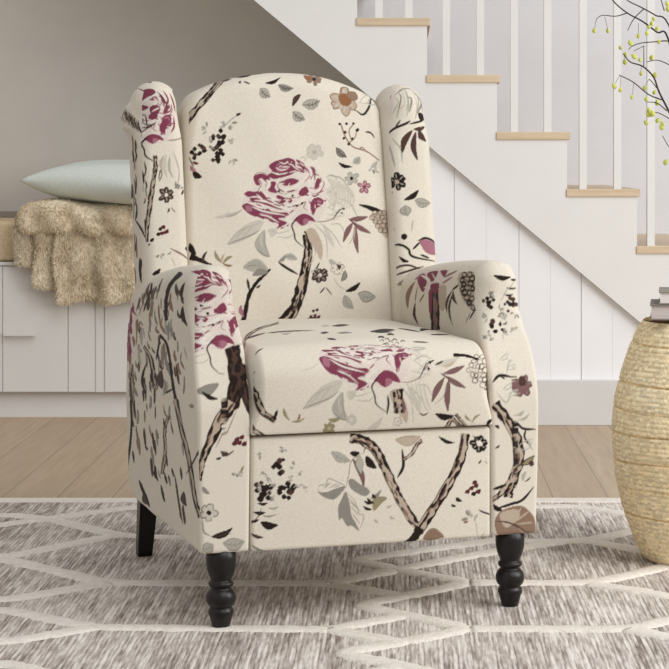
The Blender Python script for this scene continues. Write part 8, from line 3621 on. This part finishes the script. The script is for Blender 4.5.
# ------------------------------------------------------------------ woven jute stool
PX, PY = (703 - 405) * 4.42 / 2000, 4.42
PK = 4.42 / 2000
def zp(py_): return .88 - (py_ - 160) * PK
prof_r = [(545, 57), (540, 62), (525, 69), (500, 79), (470, 86.5), (440, 89.5), (420, 90), (395, 87.5), (370, 80.5), (350, 73.5), (335, 67), (328, 63), (323, 58)]
zz = np.array([zp(a) for a, b in prof_r]); rr = np.array([b * PK for a, b in prof_r])
zz = (zz - zz.min()) / (zz.max() - zz.min()) * (.526 - RTOP - .002) + RTOP + .002
ZT = zz.max()
pouf_root = empty('woven_stool', (PX, PY, RTOP))
tag(pouf_root, 'round barrel shaped woven jute stool with books on top beside the armchair', 'stool')
NT_, NZ_ = 640, 330
zs = np.linspace(zz.min(), ZT, NZ_); rs_ = np.interp(zs, zz, rr)
ker = np.ones(9) / 9; rs_ = np.convolve(np.pad(rs_, 4, 'edge'), ker, 'valid')
TH_, ZI = np.meshgrid(np.linspace(0, 2 * PI, NT_, endpoint=False), np.arange(NZ_))
Zm = zs[ZI]; Rm = rs_[ZI]
row_h = .0105
row = np.floor((Zm - zs[0]) / row_h); rf = (Zm - zs[0]) / row_h - row
rng = np.random.RandomState(3); rowj = rng.rand(200)
# each course is a two-strand braid: herringbone humps
ph = TH_ * 62 + rowj[row.astype(int)] * 6.28 + np.where(row % 2 == 0, 1, -1) * (rf - .5) * 2.6
hump = np.abs(np.sin(ph / 1.0)) ** .6
prof_h = np.sqrt(np.clip(1 - (2 * rf - 1) ** 2, 0, 1))
disp = .0026 * prof_h * (.45 + .55 * hump)
seam = np.zeros_like(Zm)
for a, dpt in ((.478, .0035), (.392, .0045), (.335, .003), (.285, .0035), (.225, .0045), (.165, .003), (.105, .004)):
    wob = .0025 * np.sin(TH_ * 3 + a * 90)
    seam += np.exp(-((Zm - a - wob) / .0022) ** 2) * dpt
Rm2 = Rm + disp - seam
V = np.stack([Rm2 * np.cos(TH_), Rm2 * np.sin(TH_), Zm - RTOP], -1).reshape(-1, 3)
i0 = (np.arange(NZ_ - 1)[:, None] * NT_ + np.arange(NT_)[None]); i1 = np.arange(NZ_ - 1)[:, None] * NT_ + (np.arange(NT_)[None] + 1) % NT_
Q = np.stack([i0, i1, i1 + NT_, i0 + NT_], -1).reshape(-1, 4)
F = Q.tolist() + [tuple(range(NT_))[::-1]]
me = mesh_from('woven_wall', V, F)
k = np.clip(.42 + .58 * prof_h * (.35 + .65 * hump) - seam * 120, 0, 1)[..., None]
strand = srgb((222, 196, 150)) * (1 - k) + srgb((255, 248, 224)) * k
strand = strand * (0.78 + .40 * rng.rand(NZ_ // 3 + 2, NT_ // 5 + 1)[(ZI // 3), (np.broadcast_to(np.arange(NT_)[None] // 5, ZI.shape))])[..., None]
a = me.color_attributes.new('strand', 'FLOAT_COLOR', 'POINT')
a.data.foreach_set('color', np.concatenate([strand, np.ones(ZI.shape + (1,))], -1).astype(np.float32).ravel())
link('woven_wall', me, M_JUTE, pouf_root)
# top: coiled braid
NR = 60; rtop = rs_[-1]
V = []; cols = []
for i in range(NR + 1):
    r = rtop * (1 - i / NR) + .0005
    for j in range(160):
        th = 2 * PI * j / 160
        cc = abs(math.sin((rtop - r) / .011 * PI + th / 2))
        V.append((r * math.cos(th), r * math.sin(th), ZT - RTOP + .006 * min(1, (i / 8)) + .002 * cc)); cols.append((*(srgb((150, 118, 78)) * (1 - cc) + srgb((222, 196, 146)) * cc), 1))
F = [(i * 160 + j, i * 160 + (j + 1) % 160, (i + 1) * 160 + (j + 1) % 160, (i + 1) * 160 + j) for i in range(NR) for j in range(160)]
me = mesh_from('coiled_top', V, F)
a = me.color_attributes.new('strand', 'FLOAT_COLOR', 'POINT'); a.data.foreach_set('color', np.array(cols, np.float32).ravel())
link('coiled_top', me, M_JUTE, pouf_root)
ZTOP = ZT + .0082

# ------------------------------------------------------------------ books
def book(x0, x1, y0, y1, z0, z1, rot, mc, mp, label):
    cxx, cyy = (x0 + x1) / 2, (y0 + y1) / 2
    b = empty('book', (cxx, cyy, z0), rot)
    tag(b, label, 'book', 'books on the woven stool')
    hx, hy, h = (x1 - x0) / 2, (y1 - y0) / 2, z1 - z0
    box('pages', -hx + .003, hx - .004, -hy + .004, hy - .004, .003, h - .003, mp, b)
    bm = bmesh.new()
    add_box(bm, -hx, hx, -hy, hy, 0, .003, .0008); add_box(bm, -hx, hx, -hy, hy, h - .003, h, .0008); add_box(bm, hx - .003, hx, -hy, hy, .0005, h - .0005, .0008)
    bm_obj('cover', bm, mc, b)
zb1 = ZTOP + .0335
book(PX - .119, PX + .11, PY - .12, PY + .06, ZTOP, zb1, -.135, M_COVER, M_PAGES, 'lower taupe book lying on the woven stool, the larger of two')
zb2 = zb1 + .028
book(PX - .101, PX + .10, PY - .116, PY + .045, zb1 + .0004, zb2, -.13, M_COVER2, M_PAGES2, 'upper pale paged book, lying on top of the larger taupe book')

# ------------------------------------------------------------------ vase and budding branches
VX, VY = PX + .055, PY - .01
vase = link('vase', lathe_mesh('vase', [(.030, 0), (.036, .004), (.042, .03), (.045, .06), (.041, .10), (.028, .135), (.019, .155), (.017, .175), (.022, .19), (.019, .19), (.014, .175), (.014, .03)], 40), M_VASE, None, (VX, VY, zb2 + .0004))
tag(vase, 'small white glazed vase standing on the two stacked books', 'vase')
KBZ = VY / 2000
def bpt(px_, py_, dy=0.0):
    Y = VY + dy
    return np.array([(px_ - 405) * Y / 2000, Y, .88 - (py_ - 160) * Y / 2000])
root = empty('budding_branch', (VX, VY, zb2 + .02))
tag(root, 'bare dark branching twigs with yellow green buds leaning out of the vase', 'branch')
ro = np.array(root.location)
mouth = np.array([VX, VY, zb2 + .185]); inner = np.array([VX + .004, VY, zb2 + .04])
b2 = lambda p: (580 + p[0] / 5.573, p[1] / 5.573)
b3 = lambda p: (580 + p[0] / 4.18, 100 + p[1] / 4.18)
def stem(pts, r0, r1, dy0, dy1, from_vase=False):
    n = len(pts)
    P = [bpt(*p, dy=dy0 + (dy1 - dy0) * i / max(1, n - 1)) for i, p in enumerate(pts)]
    if from_vase:
        P = [inner, mouth] + P
    tube('twig', np.array(P) - ro, [r0, r1], M_BARK, root, 7)
stem([(690, 135), b2((495, 225)), b2((430, 180)), b2((350, 120)), b2((260, 70)), b2((180, -2)), (604, -18)], .0028, .0012, 0, .03, True)
stem([(695, 95), b2((495, 140)), b2((420, 85)), b2((340, 40)), b2((262, 0)), (612, -14)], .0024, .001, .02, .05, True)
stem([(688, 150), b2((495, 620)), b2((440, 510)), b2((410, 430)), b2((350, 370)), b2((280, 345)), b2((240, 298))], .0030, .0012, -.01, -.04, True)
stem([b2((265, 72)), b2((200, 90)), b2((130, 85)), b2((98, 100)), b2((85, 130))], .0013, .0006, .022, .0)
stem([b2((355, 50)), b2((300, 105)), b2((265, 170))], .0013, .0008, .045, .02)
stem([(690, 48), b2((495, 230)), b2((430, 232)), b2((340, 240)), b2((290, 258)), b2((272, 275))], .0016, .0008, .02, .0)
stem([b2((520, 380)), b2((495, 360)), b2((430, 335)), b2((372, 345))], .0014, .0008, .0, .01)
stem([b2((455, 556)), b2((380, 525)), b2((300, 460)), b2((220, 418))], .0016, .0010, -.035, -.06)
stem([b2((355, 372)), b2((356, 300)), b2((354, 255))], .0010, .0007, -.03, -.02)
stem([b2((485, 618)), b2((430, 575)), b2((370, 568))], .0014, .0008, -.02, -.03)
stem([b2((520, 680)), b2((495, 660)), b2((440, 630)), b2((398, 624))], .0014, .0008, 0, -.02)
stem([(680, 158), b3((372, 195)), b3((345, 150))], .0013, .0008, 0, -.02, True)
stem([b2((385, 440)), b2((400, 455)), b2((440, 505))], .0008, .0012, -.02, -.03)
stem([b2((470, 60)), b2((455, 10)), b2((448, -20))], .0012, .0008, .02, .03)
stem([b2((300, 285)), b2((345, 262)), b2((360, 258))], .0007, .0007, -.02, -.02)
bud_pts = [b2(p) for p in [(80, 170), (155, 170), (325, 200), (280, 240), (225, 265), (255, 303), (250, 345), (300, 315), (335, 332), (400, 320), (372, 185), (385, 150), (430, 160), (410, 105), (400, 130), (340, 408), (418, 418), (190, 480), (225, 500), (290, 540), (360, 490), (415, 515), (370, 552), (430, 572), (405, 632), (382, 612), (485, 20), (490, 50), (440, 232), (378, 640)]] + [b3(p) for p in [(275, 95), (300, 60), (325, 85), (340, 115), (358, 260), (345, 100), (290, 50)]]
def bud_mesh():
    bm = bmesh.new()
    bmesh.ops.create_icosphere(bm, subdivisions=2, radius=1)
    for v in bm.verts:
        z = v.co.z; a = math.atan2(v.co.y, v.co.x)
        k = (1 - .35 * max(0, z)) * (1 + .16 * math.cos(3 * a))
        v.co = (v.co.x * k * .82, v.co.y * k * .82, z * 1.12)
    me = bpy.data.meshes.new('bud'); bm.to_mesh(me); bm.free()
    me.polygons.foreach_set('use_smooth', [True] * len(me.polygons)); me.materials.append(M_BUD)
    return me
bme = bud_mesh()
for i, p in enumerate(bud_pts):
    o = bpy.data.objects.new('bud', bme); C.objects.link(o); o.parent = root
    q0 = bpt(*p, dy=random.uniform(-.03, .03)); o.location = q0 - ro
    s = random.uniform(.0046, .0062); o.scale = (s, s, s * 1.1); o.rotation_euler = (random.uniform(-.6, .6), random.uniform(-.6, .6), random.uniform(0, 6))
# fine stalks from which the hanging buds droop
for a, c in [((80, 165), (86, 130)), ((155, 165), (138, 92)), ((325, 195), (326, 130)), ((225, 495), (228, 422)), ((250, 340), (246, 300)), ((340, 400), (342, 368)), ((190, 475), (222, 420)), ((290, 535), (300, 462)), ((360, 485), (385, 440))]:
    tube('stalk', np.array([bpt(*b2(a), dy=0), bpt(*b2(c), dy=-.01)]) - ro, [.0004, .0005], M_BARK, root, 5)

# ------------------------------------------------------------------ camera, light
cam = bpy.data.cameras.new('camera'); co = bpy.data.objects.new('camera', cam); C.objects.link(co)
co.location = (0, 0, .88); co.rotation_euler = (PI / 2, 0, 0)
cam.sensor_width = 36; cam.lens = 2000 / 669 * 36
cam.shift_x = -(405 - 334.5) / 669; cam.shift_y = -(334.5 - 160) / 669
cam.clip_end = 60
bpy.context.scene.camera = co

w = bpy.data.worlds.new('daylight'); bpy.context.scene.world = w; w.use_nodes = True
bg = w.node_tree.nodes['Background']; bg.inputs['Color'].default_value = (1.0, .995, .99, 1); bg.inputs['Strength'].default_value = .57
sun = bpy.data.lights.new('window_sun', 'SUN'); so = bpy.data.objects.new('window_sun', sun); C.objects.link(so)
sun.energy = 1.0; sun.angle = math.radians(40); sun.color = (1.0, .988, .972)
d = Vector((-.48, .62, -.78)); so.rotation_euler = d.to_track_quat('-Z', 'Y').to_euler(); so.location = (3, 0, 4)
ar = bpy.data.lights.new('window_light', 'AREA'); ao = bpy.data.objects.new('window_light', ar); C.objects.link(ao)
ar.shape = 'RECTANGLE'; ar.size = 2.2; ar.size_y = 1.8; ar.energy = 76; ar.color = (1.0, .995, .988)
ao.location = (3.0, 3.3, 1.7); d = Vector((.6, 5.6, .6)) - Vector(ao.location); ao.rotation_euler = d.to_track_quat('-Z', 'Y').to_euler()
vs = bpy.context.scene.view_settings
bpy.context.scene.display_settings.display_device = 'sRGB'
vs.view_transform = 'Standard'; vs.look = 'None'; vs.exposure = 0.0; vs.gamma = 1.0; vs.use_curve_mapping = False
